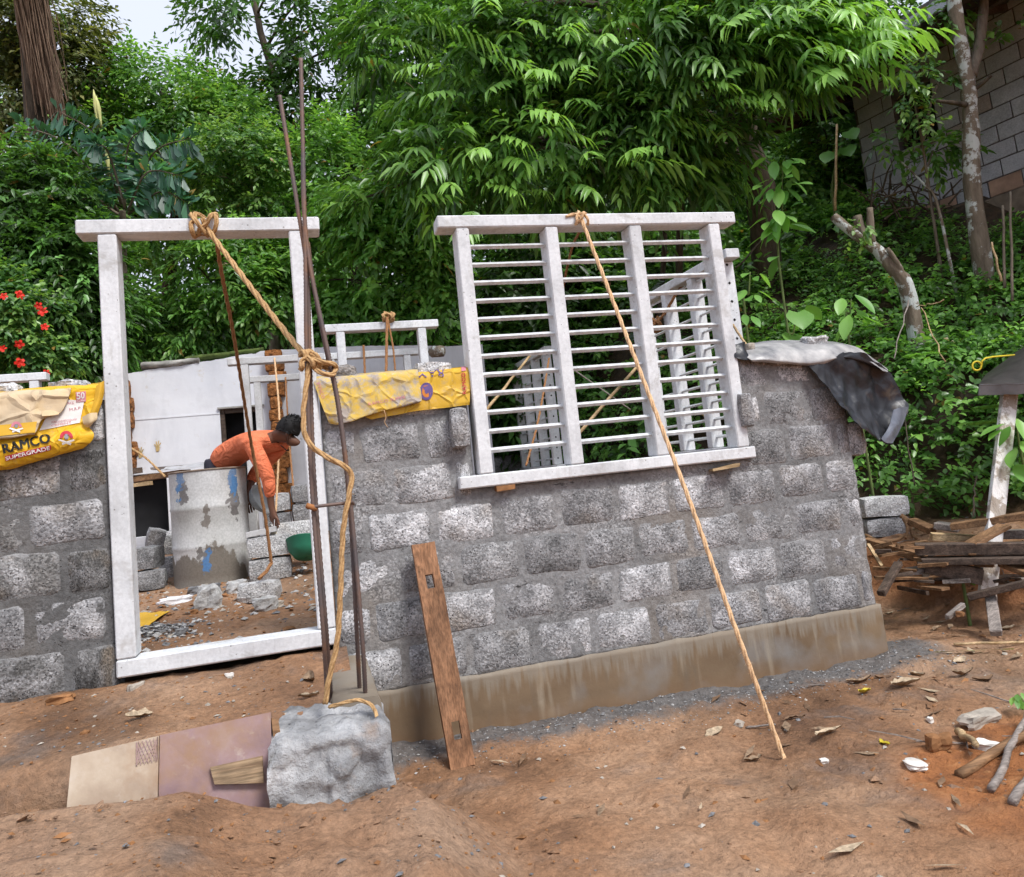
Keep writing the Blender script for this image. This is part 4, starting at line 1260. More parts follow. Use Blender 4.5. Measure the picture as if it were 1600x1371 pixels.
# guy rope from the door lintel to the column bars
dr = thing('coir_rope', 'coir rope from door lintel knot down to the rebars and hanging loose', 'rope', onY(320, 350, D - .06))
kn = onY(319, 349, D - 0.05)
rope('strand', [onY(316, 342, D - .06), onY(330, 366, D - .07), onY(385, 440, 3.5), onY(440, 512, 3.25), onY(478, 558, 3.06)], 0.0125, MAT['rope'], parent=dr)
knot(dr, kn + Vector((0, .02, 0)), 0.045, 0.011, MAT['rope'], 3, 4)
knot(dr, onY(483, 564, 3.03), 0.03, 0.011, MAT['rope'], 5, 3)
rope('strand', [onY(484, 560, 3.01), onY(505, 566, 2.99), onY(522, 570, 3.02), onY(524, 578, 3.06), onY(505, 574, 3.09), onY(486, 566, 3.07), onY(496, 580, 3.0), onY(518, 586, 2.99), onY(523, 575, 3.05), onY(500, 566, 3.08)], 0.0095, MAT['rope'], parent=dr)
rope('strand', [onY(483, 568, 3.02), onY(479, 600, 3.0), onY(474, 645, 2.99), onY(478, 684, 2.98), onY(500, 708, 2.98), onY(536, 728, 2.98), onY(549, 742, 2.98), onY(545, 775, 2.97), onY(536, 830, 2.97), onY(532, 920, 2.97), onY(527, 1000, 2.98), onY(514, 1060, 2.99), onY(508, 1100, 3.0)], 0.0105, MAT['rope'], parent=dr)
rope('strand', [onY(514, 1105, 2.98), onY(535, 1099, 2.95), onY(560, 1094, 2.93), onY(582, 1104, 2.9), onY(590, 1125, 2.86)], 0.007, MAT['rope'], parent=dr)

# inner brown rope from the lintel down to the blocks inside
rope('coir_rope', [onY(338, 372, D + .09), onY(346, 425, 4.1), onY(366, 530, 4.6), onY(392, 690, 5.2), onY(413, 800, 5.35), onY(424, 880, 5.4)], 0.0105, MAT['rope_brown'], 'brown rope running from the door lintel down past the worker to the floor blocks')
rope('coir_rope', [onY(424, 880, 5.4), onY(416, 893, 5.35), onY(404, 905, 5.3)], 0.012, MAT['rope_brown'], 'short rope end on the floor blocks beside the drum')

# window guy rope running to the ground in front
wr = thing('coir_rope', 'long pale rope stretched from the window lintel to the ground in front', 'rope', onY(906, 341, D - .06))
rope('strand', [onY(884, 339, D - .055), onY(898, 335, D - .06), onY(908, 342, D - .068), onY(912, 356, D - .07)], 0.008, MAT['rope_pale'], parent=wr)
rope('strand', [onY(909, 344, D - .07), onY(952, 455, 3.62), onY(1010, 606, 3.4), onY(1080, 790, 3.18), onY(1150, 985, 3.02), onY(1229, 1197, 2.93), onZ(1255, 1262, 0.02)], 0.0105, MAT['rope_pale'], parent=wr)
knot(wr, onY(907, 341, D - .05), 0.03, 0.008, MAT['rope_pale'], 8, 3)
wr2 = thing('coir_rope', 'thin brown rope behind the window bars, tied under the lintel', 'rope', onY(900, 366, D + .08))
rope('strand', [onY(908, 358, D + .075), onY(893, 390, D + .3), onY(878, 462, D + .7), onY(874, 520, D + 1.0)], 0.0075, MAT['rope_brown'], parent=wr2)
rope('coir_rope', [at(858, 560, 7.4), at(848, 620, 6.9), at(838, 670, 6.6), at(822, 728, 6.3)], 0.0095, MAT['rope_brown'], 'brown rope hanging from the distant window frame behind left lights')
rope('coir_rope', [onY(605, 496, 6.38), onY(604, 540, 6.3), onY(603, 600, 6.2)], 0.012, MAT['rope_brown'], 'brown rope dangling from the lintel of the frame behind the middle bag')
kk = thing('rope_knot', 'frayed coir knot on the lintel of the frame behind the middle bag', 'rope', onY(606, 495, 6.38))
knot(kk, onY(606, 496, 6.4), 0.035, 0.013, MAT['rope'], 12, 3)
for a, b in (((606, 500), (618, 585)),):
    rope('coir_rope', [onY(a[0], a[1], 6.37), onY((a[0] + b[0]) / 2 + 2, (a[1] + b[1]) / 2, 6.3), onY(b[0], b[1], 6.25)], 0.008, MAT['rope_brown'], 'second thin rope slanting from the knotted lintel behind the middle bag')
rope('coir_rope', [onY(568, 540, 7.82), onY(570, 580, 7.7), onY(571, 620, 7.6)], 0.012, MAT['rope_brown'], 'short brown rope on the lower lintel against the white wall')
rope('coir_rope', [onY(429, 560, 7.7), onY(436, 640, 7.4), onY(436, 700, 7.2), onY(431, 800, 6.9)], 0.009, MAT['rope_pale'], 'pale cord hanging in front of the red laterite pillar')
rope('coir_rope', [onY(446, 590, 8.4), onY(452, 690, 8.0), onY(462, 800, 7.4)], 0.009, MAT['rope_brown'], 'dark thin cord hanging right of the laterite pillar')
rope('coir_rope', [onY(200, 697, 6.6), onY(228, 716, 6.4), onY(258, 745, 6.2)], 0.008, MAT['rope'], 'thin cord slanting from left jamb down to the drum rim')
# bamboo props seen through the window
def stick(name, label, p0, p1, r0, r1, mat, cat='stick', bend=0.0, n=7, group=None):
    p0, p1 = Vector(p0), Vector(p1); rs = random.Random(len(label))
    ps = [p0.lerp(p1, i / 7) + Vector((rs.uniform(-1, 1), rs.uniform(-1, 1), rs.uniform(-1, 1))) * bend for i in range(8)]
    m = MB(); m.tube(ps, [r0 + (r1 - r0) * i / 7 for i in range(8)], n)
    return tag(m.build(name, mat, None, True), label, cat, group)
stick('prop_stick', 'thin wooden prop slanting behind the middle lights of the window', at(892, 692, 6.4), at(1000, 568, 6.9), .016, .014, MAT['wood_pale'], 'prop', .004)
stick('prop_stick', 'thin wooden prop slanting behind the left lights of the window', at(757, 645, 6.6), at(828, 556, 7.3), .014, .012, MAT['wood_pale'], 'prop', .004)
stick('prop_stick', 'thin cord-like stick sloping down behind the middle lights', at(880, 567, 7.4), at(985, 640, 7.2), .007, .006, MAT['wood_grey'], 'prop', .003)
stick('prop_stick', 'pale stick leaning beside the drilled jamb, right of the window', at(1145, 508, 5.2), at(1172, 548, 5.0), .009, .008, MAT['wood_pale'], 'prop', .002)
# tuft of rope on the side frame
tf = thing('rope_knot', 'bunch of brown coir rope hanging on the side window frame', 'rope', at(1025, 505, 6.3))
knot(tf, at(1022, 508, 6.2), 0.045, 0.014, MAT['rope_brown'], 22, 3, (0, 0, 1))
rope('strand', [at(1072, 440, 6.0), at(1055, 462, 6.05), at(1040, 488, 6.15), at(1024, 506, 6.2), at(1010, 525, 6.25)], .012, MAT['rope_brown'], parent=tf)

# reinforcement bars of the column
def rebar(root, pts, r=0.0085):
    c = crom(pts, 300); m = MB(); ps = []; rd = []
    for i, p in enumerate(c):
        ps.append(p); rd.append(r * (1.14 if i % 2 else 0.9))
    m.tube(ps, rd, 7)
    return m.build('bar', MAT['rebar'], root, True)
rbx = thing('column_rebars', 'four tall rusty ribbed rebars rising from the concrete corner', 'rebar', (0.08, 3.04, 0.5))
RB = 3.04
rebar(rbx, [onZ(513, 1118, .44), onY(506, 1000, RB), onY(487, 760, RB), onY(479, 560, RB), onY(477, 400, RB), onY(470, 92, RB)])
rebar(rbx, [onZ(519, 1112, .44), onY(510, 990, RB + .02), onY(491, 750, RB + .02), onY(484, 560, RB + .02), onY(480, 430, RB + .02), onY(466, 330, RB + .02), onY(437, 150, RB + .02)])
rebar(rbx, [onZ(572, 1108, .46), onY(566, 1000, RB), onY(549, 800, RB), onY(530, 640, RB), onY(508, 530, RB), onY(485, 420, RB), onY(475, 330, RB), onY(473, 250, RB)])
rebar(rbx, [onZ(563, 1100, .46), onY(557, 980, RB + .03), onY(546, 790, RB + .03), onY(529, 640, RB + .03), onY(508, 540, RB + .03), onY(489, 440, RB + .03), onY(481, 380, RB + .03)])
m = MB(); m.tube(crom([onY(480, 794, RB - .02), onY(500, 791, RB - .03), onY(535, 787, RB - .03), onY(549, 785, RB - .01), onY(552, 788, RB + .02)], 20), .0065, 7); m.build('stirrup', MAT['rebar'], rbx, True)
m = MB(); m.tube(crom([onY(479, 790, RB - .02), onY(488, 793, RB - .025), onY(495, 795, RB - .02)], 8), .011, 7); m.build('binding', MAT['rust'], rbx, True)

# old door post leaning against the wall
def holed_slab(name, us, vs_, omit, t, M, mat, parent=None, jit=0.0015):
    m = MB(); vid = {}; rs = random.Random(5)
    nu, nv = len(us) - 1, len(vs_) - 1
    def V(i, j, b):
        if (i, j, b) not in vid:
            vid[(i, j, b)] = len(m.v)
            m.v.append(tuple(M @ Vector((us[i] + rs.uniform(-jit, jit), vs_[j] + rs.uniform(-jit, jit), (t if b else 0) + rs.uniform(-jit, jit)))))
        return vid[(i, j, b)]
    for i in range(nu):
        for j in range(nv):
            if (i, j) in omit: continue
            m.f.append((V(i, j, 1), V(i + 1, j, 1), V(i + 1, j + 1, 1), V(i, j + 1, 1)))
            m.f.append((V(i, j, 0), V(i, j + 1, 0), V(i + 1, j + 1, 0), V(i + 1, j, 0)))
            for di, dj, a, b in ((-1, 0, (i, j + 1), (i, j)), (1, 0, (i + 1, j), (i + 1, j + 1)), (0, -1, (i, j), (i + 1, j)), (0, 1, (i + 1, j + 1), (i, j + 1))):
                ii, jj = i + di, j + dj
                if ii < 0 or jj < 0 or ii >= nu or jj >= nv or (ii, jj) in omit:
                    m.f.append((V(*a, 1), V(*a, 0), V(*b, 0), V(*b, 1)))
    m.m = [0] * len(m.f)
    return m.build(name, mat, parent)
pb = onZ(722, 1199, 0.035); ptp = onY(660, 851, D - 0.055)
ax = (ptp - pb); PL = ax.length; ax.normalize()
sd = Vector((1, 0, 0)); sd = (sd - ax * sd.dot(ax)).normalized(); nn = sd.cross(ax)
M = Matrix((sd, ax, nn)).transposed().to_4x4(); M.translation = pb
if nn.y > 0: M = Matrix((-sd, ax, -nn)).transposed().to_4x4(); M.translation = pb
vs_ = [0, .05, .115, .19, .3, .45, .6, .75, PL - .215, PL - .15, PL - .06, PL]
pk = holed_slab('leaning_plank', [-.056, -.017, .019, .056], vs_, {(1, 2), (1, 8)}, 0.035, M, MAT['wood_plank'])
tag(pk, 'weathered orange brown timber with mortise holes leaning against the block wall', 'plank')

# ================================================================== sit-out edge: concrete stub and leaning slabs
cl = MB()
def lump(x0, x1, y0, y1, zt, seed):
    nx, ny = 44, 40; rows = []
    for j in range(ny + 1):
        row = []
        for i in range(nx + 1):
            u = i / nx; v = j / ny
            x = x0 + (x1 - x0) * u; y = y0 + (y1 - y0) * v; z = zt
            e = min(u, 1 - u) * (x1 - x0); f = v * (y1 - y0)
            z -= 0.03 * max(0, 1 - e / .03) ** 2 + 0.03 * max(0, 1 - f / .03) ** 2
            z += 0.02 * fbm(x * 13, y * 13, seed, 5)
            row.append((x + .01 * fbm(y * 14, z * 9, 3.), y + .012 * fbm(x * 14, seed), z))
        rows.append(row)
    skirt = []
    for k in range(34, -1, -1):
        t = k / 34
        skirt.insert(0, [(p[0] + .012 * fbm(p[0] * 9, t * 4, 7.), p[1] - .03 * (1 - t) + .03 * fbm(p[0] * 12, t * 7, 1., 5) * (t < 1), rows[0][0][2] * 0 + (-.06 + (p[2] + .06) * t)) for p in rows[0]])
    cl.grid(skirt[:-1] + rows)
    for s, c in ((0, 0), (1, nx)):
        cl.grid([[r[c] for r in rows], [(r[c][0], r[c][1], -.06) for r in rows]])
lump(-0.19, 0.212, 2.79, 3.16, 0.5, 2.0)
col_stub = cl.build('concrete_stub', MAT['concrete_lump'], None, True)
tag(col_stub, 'rough pale concrete column stub under the rebars at the step corner', 'concrete stub')
em = MB()
rows = []
for j in range(30):
    y = 3.05 + j * (3.8 - 3.05) / 29
    rows.append([(0.0 + .03 * fbm(y * 6, 1.) + .02, y, .46), (0.035 + .02 * fbm(y * 7, 5.), y, .525 + .008 * fbm(y * 8, 2.)), (.12, y, .53 + .006 * fbm(y * 9, 7.)), (.196, y, .525 + .006 * fbm(y * 9, 3.)), (.207 + .004 * fbm(y * 11, 3.), y, .5), (.207, y, -.05)])
em.grid(rows); em.poly(rows[0])
tag(em.build('step_kerb', MAT['plinth'], None, True), 'cement kerb along the right side of the mud step', 'kerb')

def slab(name, label, quad, th, mat, cat, nrm=None, sub=None):
    """flat slab from four world corners (anticlockwise as seen), th thick behind"""
    q = [Vector(p) for p in quad]
    n = (q[1] - q[0]).cross(q[3] - q[0]).normalized()
    if n.dot(EYE - q[0]) < 0: n = -n
    m = MB()
    m.add(q + [p - n * th for p in q], [(0, 1, 2, 3), (7, 6, 5, 4), (0, 4, 5, 1), (1, 5, 6, 2), (2, 6, 7, 3), (3, 7, 4, 0)])
    o = m.build(name, mat)
    return tag(o, label, cat)
def m_slab(name, a, b, c):
    g = G(name, .55, .4)
    k = g.ramp(g.noise(4.5, 5, .6), [(.3, a), (.55, b), (.75, c)])
    sp = g.ramp(g.noise(22, 4, .7), [(.58, 0.), (.72, .5)])
    k = g.mix(sp, k, (.5, .43, .36)); dd = g.ramp(g.noise(3, 5, .7), [(.5, 0.), (.68, .8)]); k = g.mix(dd, k, (.3, .18, .1)); g.color(k); g.bump(g.noise(40, 4), .25, .004)
    return g.mat
MAT['wood_offcut'] = m_wood('weathered_tan_timber', (.22, .14, .08), (.42, .3, .18))
MAT['slab_purple'] = m_slab('purple_stone', (.19, .12, .125), (.3, .2, .205), (.42, .33, .3))
MAT['slab_beige'] = m_slab('beige_stone', (.3, .22, .16), (.44, .35, .26), (.56, .48, .38))
FY = 2.93
def leanq(pts):
    return [onY(px, py, FY - k) for px, py, k in pts]
ps_ = slab('stone_slab', 'purple brown polished slab leaning on the front of the step', leanq([(250, 1149, 0), (246, 1330, .1), (428, 1310, .1), (423, 1113, 0)]), .03, MAT['slab_purple'], 'slab')
bs_ = slab('stone_slab', 'worn beige slab with net print beside the purple slab', leanq([(112, 1182, .01), (96, 1345, .1), (244, 1332, .11), (248, 1150, .01)]), .03, MAT['slab_beige'], 'slab')
slab('wood_offcut', 'broken pale board propped against the purple slab', leanq([(328, 1199, .05), (335, 1226, .07), (412, 1224, .08), (410, 1181, .05)]), .018, MAT['wood_offcut'], 'board')
slab('wood_offcut', 'small dark wood strip between purple slab and concrete stub', leanq([(424, 1122, .01), (428, 1160, .03), (440, 1158, .03), (435, 1125, .01)]), .03, MAT['wood_brown'], 'board')
nt_ = MB()      # net pattern printed on the beige slab
for i in range(-3, 8):
    for d in (1, -1):
        a = Vector((214 + i * 5.5, 1162 - i * 1.1)); 
        pts = []
        for t in (0, 1):
            x = 218 + i * 6 + d * t * 16 + (0 if d > 0 else 16) - 8; y = 1160 + t * 34 - i * 1.2
            if x < 213: x = 213
            if x > 246: x = 246
            pts.append((x, y))
        w = .7
        nt_.add([onY(pts[0][0] - w, pts[0][1], FY - .0145), onY(pts[0][0] + w, pts[0][1], FY - .0145), onY(pts[1][0] + w, pts[1][1], FY - .036), onY(pts[1][0] - w, pts[1][1], FY - .036)], [(0, 1, 2, 3)])
o = nt_.build('net_print', MAT['slab_purple'], bs_); o['kind'] = 'stuff'

# stones and scraps on the step
def stone(name, label, p, size, mat, seed, cat='stone', rot=0.0, group=None, flat=1.0, parent=None):
    rs = random.Random(seed); m = MB()
    nu, nv = 16, 10; rows = []
    ph = [rs.uniform(0, 9) for _ in range(3)]
    for j in range(nv + 1):
        b = -math.pi / 2 + math.pi * j / nv; row = []
        for i in range(nu):
            a = 2 * math.pi * i / nu
            d = Vector((math.cos(a) * math.cos(b), math.sin(a) * math.cos(b), math.sin(b)))
            k = 1 + 0.38 * noise.noise(d * 1.3 + Vector(ph)) + .15 * noise.noise(d * 3.1 + Vector(ph)) + .06 * noise.noise(d * 7. + Vector(ph))
            d = Vector((max(-.78, min(.78, d.x)), max(-.78, min(.78, d.y)), max(-.7, min(.7, d.z)))) * k
            row.append((d.x * size[0], d.y * size[1], d.z * size[2] + size[2] * .5))
        rows.append(row)
    m.grid(rows, closed=True)
    me = m.mesh(name, mat)
    o = link(name, me, parent, p, (0, 0, rot))
    if parent is None: tag(o, label, cat, group)
    return o
def on_ground(px, py):
    p = onZ(px, py, 0.03)
    for _ in range(12): p = onZ(px, py, ground_h(p.x, p.y))
    return p
def on_step(px, py):
    p = onZ(px, py, 0.5)
    for _ in range(8): p = onZ(px, py, sitout_h(p.x, p.y))
    return p
def on_floor(px, py):
    p = onZ(px, py, 0.6)
    for _ in range(20):
        q = onZ(px, py, floor_h(p.x, min(9, max(3.9, p.y)))); p = p.lerp(q, .6)
    return p
stone('stone', 'pale pointed stone on the mud step below the door sill', on_step(212, 1084), (.04, .025, .035), MAT['stone'], 4, rot=.6)
stone('stone', 'small cream chip under the middle of the door sill', on_step(358, 1057), (.022, .012, .012), MAT['stone_white'], 5)
stone('stone', 'dark clod on the mud step at the left edge', on_step(95, 1098), (.06, .04, .025), MAT['stone_red'], 6)
stone('stone', 'tiny red clod in front of the beige slab', on_step(133, 1148), (.02, .015, .012), MAT['stone_red'], 7)

def leaf_thing(label, p, L, W, mat, rot, curl=0.25, name='fallen_leaf', cat='leaf', tilt=0.1):
    m = MB(); rows = []; ks = random.uniform(-.5, .5); kb = random.uniform(-.35, .35)
    L *= .85; W *= .85
    for i in range(8):
        t = i / 7; w = W * math.sin(math.pi * min(.98, t * .92 + .06)) ** .8 * .5 * random.uniform(.7, 1.15)
        z = .004 + curl * L * (t - .5) ** 2 + random.uniform(0, .006)
        yo = kb * L * (t - .5) ** 2 * 2
        rows.append([(t * L - L / 2, yo - w * random.uniform(.7, 1.1), z + curl * w * (1.2 + ks) + random.uniform(0, .006)), (t * L - L / 2, yo, z), (t * L - L / 2, yo + w * random.uniform(.7, 1.1), z + curl * w * (1.5 - ks) + random.uniform(0, .006))])
    top = [p_ for r_ in rows for p_ in r_]
    m.grid(rows)
    n0 = len(m.v); m.add([(a, b, c - .0015) for a, b, c in top], [])
    m.f += [tuple(i + n0 for i in f[::-1]) for f in m.f[:14]]; m.m += [0] * 14
    o = link(name, m.mesh(name, mat, True), None, p, (random.uniform(-tilt, tilt), random.uniform(-tilt, tilt), rot))
    return tag(o, label, cat)
random.seed(31)
leaf_thing('curled pale dry leaf in the middle of the mud step', on_step(217, 1123), .11, .05, MAT['leaf_pale'], .15, .5)
leaf_thing('broken pale leaf beside the rebars on the mud step', on_step(482, 1092), .1, .045, MAT['leaf_pale'], -.3, .4)
leaf_thing('grey curled leaf nearest the door sill beside the rebars', on_step(489, 1066), .09, .05, MAT['leaf_dry'], -.9, .9, tilt=.5)

# ================================================================== things inside the rooms
def floor_block(label, px, py, size=(.3, .2, .15), rotz=0.0, mat='block', seed=0, dz=0.0, tilt=(0, 0)):
    p = on_floor(px, py); p.z += dz - 0.008
    return loose_block('concrete_block', label, 0, 0, p=p, size=size, rot=(tilt[0], tilt[1], rotz), mat=mat, seed=seed)
floor_block('grey block lying alone on the mud floor in front of the stacked pair', 407, 938, (.25, .18, .13), -.25, 'block_pale', 11)
p = on_floor(424, 905)
loose_block('concrete_block', 'lower grey block of the pair right of the drum', 0, 0, p=p, size=(.31, .2, .165), rot=(0, 0, .04), seed=12, mat='block_pale')
loose_block('concrete_block', 'upper grey block of the pair right of the drum', 0, 0, p=p + Vector((0, 0, .167)), size=(.31, .2, .16), rot=(0, 0, .02), seed=13, mat='block_pale')
p = on_floor(238, 921)
loose_block('concrete_block', 'dark wet block lowest in the heap left of the drum', 0, 0, p=p, size=(.21, .19, .15), rot=(0, 0, .05), seed=14, mat='block_dark')
loose_block('concrete_block', 'dark block on top of the lowest one left of the drum', 0, 0, p=p + Vector((-.045, .07, .153)), size=(.2, .3, .17), rot=(0, .03, -.12), seed=15, mat='block_dark')
loose_block('concrete_block', 'tilted brown-edged block topmost in the heap left of the drum', 0, 0, p=p + Vector((-.08, .55, .29)), size=(.14, .3, .15), rot=(.1, .3, .25), seed=16)
loose_block('concrete_block', 'grey block behind the heap, against the dark opening', 0, 0, p=p + Vector((.06, .8, .2)), size=(.25, .2, .17), rot=(0, 0, -.1), seed=17, mat='block_pale')
loose_block('concrete_block', 'bottom block at the back of the heap beside the drum', 0, 0, p=p + Vector((.08, .5, .0)), size=(.22, .2, .2), rot=(0, 0, .1), seed=18, mat='block_pale')
loose_block('concrete_block', 'grey block farthest back against the dark opening', 0, 0, p=p + Vector((.02, 1.25, .22)), size=(.3, .2, .17), rot=(0, 0, .1), seed=19)
b0 = at(457, 842, 6.1)
loose_block('concrete_block', 'long rough block behind the green pan below the right jamb', 0, 0, p=b0 + Vector((.02, .12, -.03)), size=(.38, .2, .16), rot=(0, 0, .1), seed=20, mat='block_pale')
b1 = at(434, 812, 7.0); b1.z -= .1
for k, (dx, dz, lab, mt_) in enumerate(((0, 0, 'lower block of the far row under the laterite pillar', 'block'), (0, .17, 'upper block of the far row under the laterite pillar', 'block_pale'), (.25, .06, 'far lower block right of the laterite pillar', 'block_pale'), (.25, .23, 'far upper block right of the laterite pillar', 'block_pale'))):
    loose_block('concrete_block', lab, 0, 0, p=b1 + Vector((dx, .05, dz)), size=(.24, .2, .165), rot=(0, 0, .02 * k), seed=30 + k, mat=mt_)
m = MB(); m.obox(at(386, 836, 5.75), at(432, 826, 5.8), .12, .035); tag(m.build('batten', MAT['frame_grey']), 'flat pale batten lying behind the stacked blocks', 'batten')
m = MB(); m.box((-.06, -.05, 0), (.06, .05, .34), bev=.004)
o = link('post_stub', m.mesh('post_stub', MAT['frame_grey']), None, at(392, 840, 6.6)); tag(o, 'short grey concrete stub beside the drum behind the worker hand', 'stub')

# steel drum
dc = on_floor(328, 914) + Vector((.0, .27, 0)); dz0 = dc.z - .02
DRUM_SPOTS = []
for px, py, rad, colr in ((284, 768, .045, (.15, .14, .135)), (366, 780, .05, (.17, .16, .155)), (281, 750, .035, (.075, .19, .38)), (277, 770, .02, (.075, .19, .38)), (364, 752, .042, (.08, .2, .4)), (322, 882, .028, (.08, .19, .38)), (313, 868, .018, (.17, .16, .15)), (322, 808, .016, (.2, .18, .16))):
    d_ = ray(px, py); e_ = EYE - dc      # sight line against the drum's side
    a_ = d_.x ** 2 + d_.y ** 2; b_ = 2 * (e_.x * d_.x + e_.y * d_.y); c_ = e_.x ** 2 + e_.y ** 2 - .285 ** 2
    DRUM_SPOTS.append((EYE + d_ * ((-b_ - math.sqrt(max(0, b_ * b_ - 4 * a_ * c_))) / (2 * a_)), rad, colr))
def m_drum():
    g = G('drum_paint', .55, .4)
    c = g.ramp(g.noise(3.0, 5, .6), [(.3, (.36, .36, .34)), (.55, (.5, .5, .49)), (.75, (.58, .58, .58))])
    sx = g.n('ShaderNodeSeparateXYZ'); g.l(g.co, sx.inputs[0]); z = sx.outputs['Z']
    st = g.noise(2.4, 5, .65, g.stretch((2.2, 2.2, .8)))
    low = g.math('SUBTRACT', st, g.math('MULTIPLY', g.math('SUBTRACT', z, .98), .95))
    dk = g.ramp(low, [(.55, 0.), (.58, 1.)])
    c = g.mix(dk, c, (.17, .15, .125))
    wob = g.noise(16, 4, .6)
    for q, rad, colr in DRUM_SPOTS:
        mp = g.n('ShaderNodeMapping'); g.l(g.co, mp.inputs[0]); mp.inputs['Location'].default_value = (-q[0], -q[1], -q[2] * .42); mp.inputs['Scale'].default_value = (1, 1, .42)
        ln = g.n('ShaderNodeVectorMath', operation='LENGTH'); g.l(mp.outputs[0], ln.inputs[0])
        k = g.ramp(g.math('ADD', ln.outputs['Value'], g.math('MULTIPLY', g.math('SUBTRACT', wob, .5), .16)), [(rad, 1.), (rad + .006, 0.)])
        c = g.mix(k, c, colr)
    hi = g.ramp(g.math('ADD', g.noise(3.6, 4, .6, g.stretch((1.6, 1.6, .4))), g.math('MULTIPLY', g.math('SUBTRACT', z, 1.35), 1.1)), [(.62, 0.), (.65, 1.)])
    c = g.mix(g.math('MULTIPLY', hi, .3), c, (.3, .29, .28))
    fine = g.ramp(g.noise(70, 3), [(.35, .85), (.65, 1.08)])
    c = g.mix(1., c, fine, 'MULTIPLY')
    g.color(c); g.bump(g.noise(12, 5), .15, .01)
    return g.mat
MAT['drum'] = m_drum()
dr_ = thing('steel_drum', 'dented grey steel drum with blue paint patches in the doorway', 'drum', (dc.x, dc.y, dz0))
def lathe(m, prof, c, n=40, tilt=None):
    rows = []
    for r_, z_ in prof:
        rows.append([Vector((c[0] + r_ * math.cos(2 * math.pi * i / n), c[1] + r_ * math.sin(2 * math.pi * i / n), c[2] + z_)) for i in range(n)])
    m.grid(rows, closed=True)
m = MB()
DH = .875; DR = .285
lathe(m, [(0.02, .02), (DR - .01, .02), (DR, .0), (DR + .004, .004), (DR + .003, .015), (DR - .002, .025)] + [(DR - .003 + .003 * math.sin(z * 9), z) for z in [.08, .16, .24, .285]] +
      [(DR + .004, .3), (DR - .003, .315), (DR - .003, .45), (DR - .003, .575), (DR + .004, .59), (DR - .003, .605), (DR - .003, .7), (DR - .002, .8), (DR - .002, DH - .012)], (dc.x, dc.y, dz0), 48)
m.build('shell', MAT['drum'], dr_, True)
m = MB(); lathe(m, [(DR - .002, DH - .012), (DR + .005, DH - .008), (DR + .006, DH), (DR - .004, DH + .003), (DR - .012, DH - .004), (DR - .014, DH - .1), (DR - .014, DH - .3), (.01, DH - .3)], (dc.x, dc.y, dz0), 48)
m.build('rim', plain('rusty_drum_rim', (.22, .17, .13), .7, .4, 14), dr_, True)

# green mortar pan, grey pan
def pan(label, p, R, Hh, mat, rot):
    m = MB(); lathe(m, [(.01, 0), (R * .55, .004), (R * .85, Hh * .45), (R, Hh), (R * 1.03, Hh + .004), (R * .99, Hh + .008), (R * .83, Hh * .5), (R * .5, .012), (.01, .01)], (0, 0, 0), 28)
    o = link('mortar_pan', m.mesh('mortar_pan', mat, True), None, p, rot); return tag(o, label, 'pan')
pan('green plastic mortar pan tipped on its side behind the stacked blocks', at(478, 872, 5.75), .15, .13, plain('green_plastic', (.025, .16, .095), .45, .2, 6, .05), (-.35, .25, .4))
pan('grey steel pan held by the worker beside the drum', at(397, 786, 6.1), .12, .07, plain('grey_pan', (.3, .32, .33), .6, .3, 12, .1), (1.1, .5, .9))

# scraps on the room floor
def sheet(name, label, quad, mat, cat, crump=.01, n=10, seed=0, th=.002):
    q = [Vector(p) for p in quad]; rows = []
    for j in range(n + 1):
        v = j / n
        rows.append([((q[0].lerp(q[1], i / n)).lerp(q[3].lerp(q[2], i / n), v)) + Vector((0, 0, crump * (1 + fbm(i * .7 + seed, j * .7, seed, 3)))) for i in range(n + 1)])
    m = MB(); m.grid(rows)
    m.grid([[p - Vector((0, 0, th)) for p in r_][::-1] for r_ in rows])
    return tag(m.build(name, mat, None, True), label, cat)
MAT['bag_yellow'] = plain('yellow_bag_paper', (.62, .36, .03), .6, .12, 9, .2, 40)
MAT['bag_beige'] = plain('beige_bag_paper', (.52, .4, .24), .75, .2, 7, .3, 40)
MAT['plastic_white'] = plain('white_plastic', (.7, .69, .7), .5, .12, 14, .3, 30)
sheet('torn_bag', 'torn piece of yellow bag on the mud floor behind the left jamb', [on_floor(205, 990), on_floor(226, 984), on_floor(266, 957), on_floor(205, 962)], MAT['bag_yellow'], 'paper', .012, 8, 2)
wp_ = stone('plastic_scrap', 'crumpled white plastic sheet on the floor below the drum', on_floor(276, 943), (.14, .07, .035), MAT['plastic_white'], 77, 'plastic', rot=.2)
for v_ in wp_.data.vertices: v_.co += v_.co.normalized() * .035 * noise.noise(v_.co * 22)
for k, (px, py, sz, mt_, lab) in enumerate(((303, 928, .05, 'rubble', 'dark mortar lump at the left foot of the drum'), (333, 926, .06, 'rubble', 'grey mortar lump at the middle foot of the drum'), (370, 925, .075, 'rubble_pale', 'grey mortar lump at the right foot of the drum'),
                                     (326, 950, .085, 'rubble_pale', 'spiky heap of broken mortar in front of the drum'), (415, 952, .075, 'rubble_pale', 'pale crumbled mortar in front of the lone block'), (436, 947, .03, 'stone', 'tan pebble beside the lone block'), (303, 960, .028, 'stone_red', 'brown pebble in front of the plastic scrap'), (284, 992, .035, 'rubble', 'dark pebble near the door sill'))):
    stone('rubble_lump', lab, on_floor(px, py), (sz * 1.1, sz, sz * (1.3 if k == 3 else .8)), MAT[mt_], 50 + k, 'rubble')
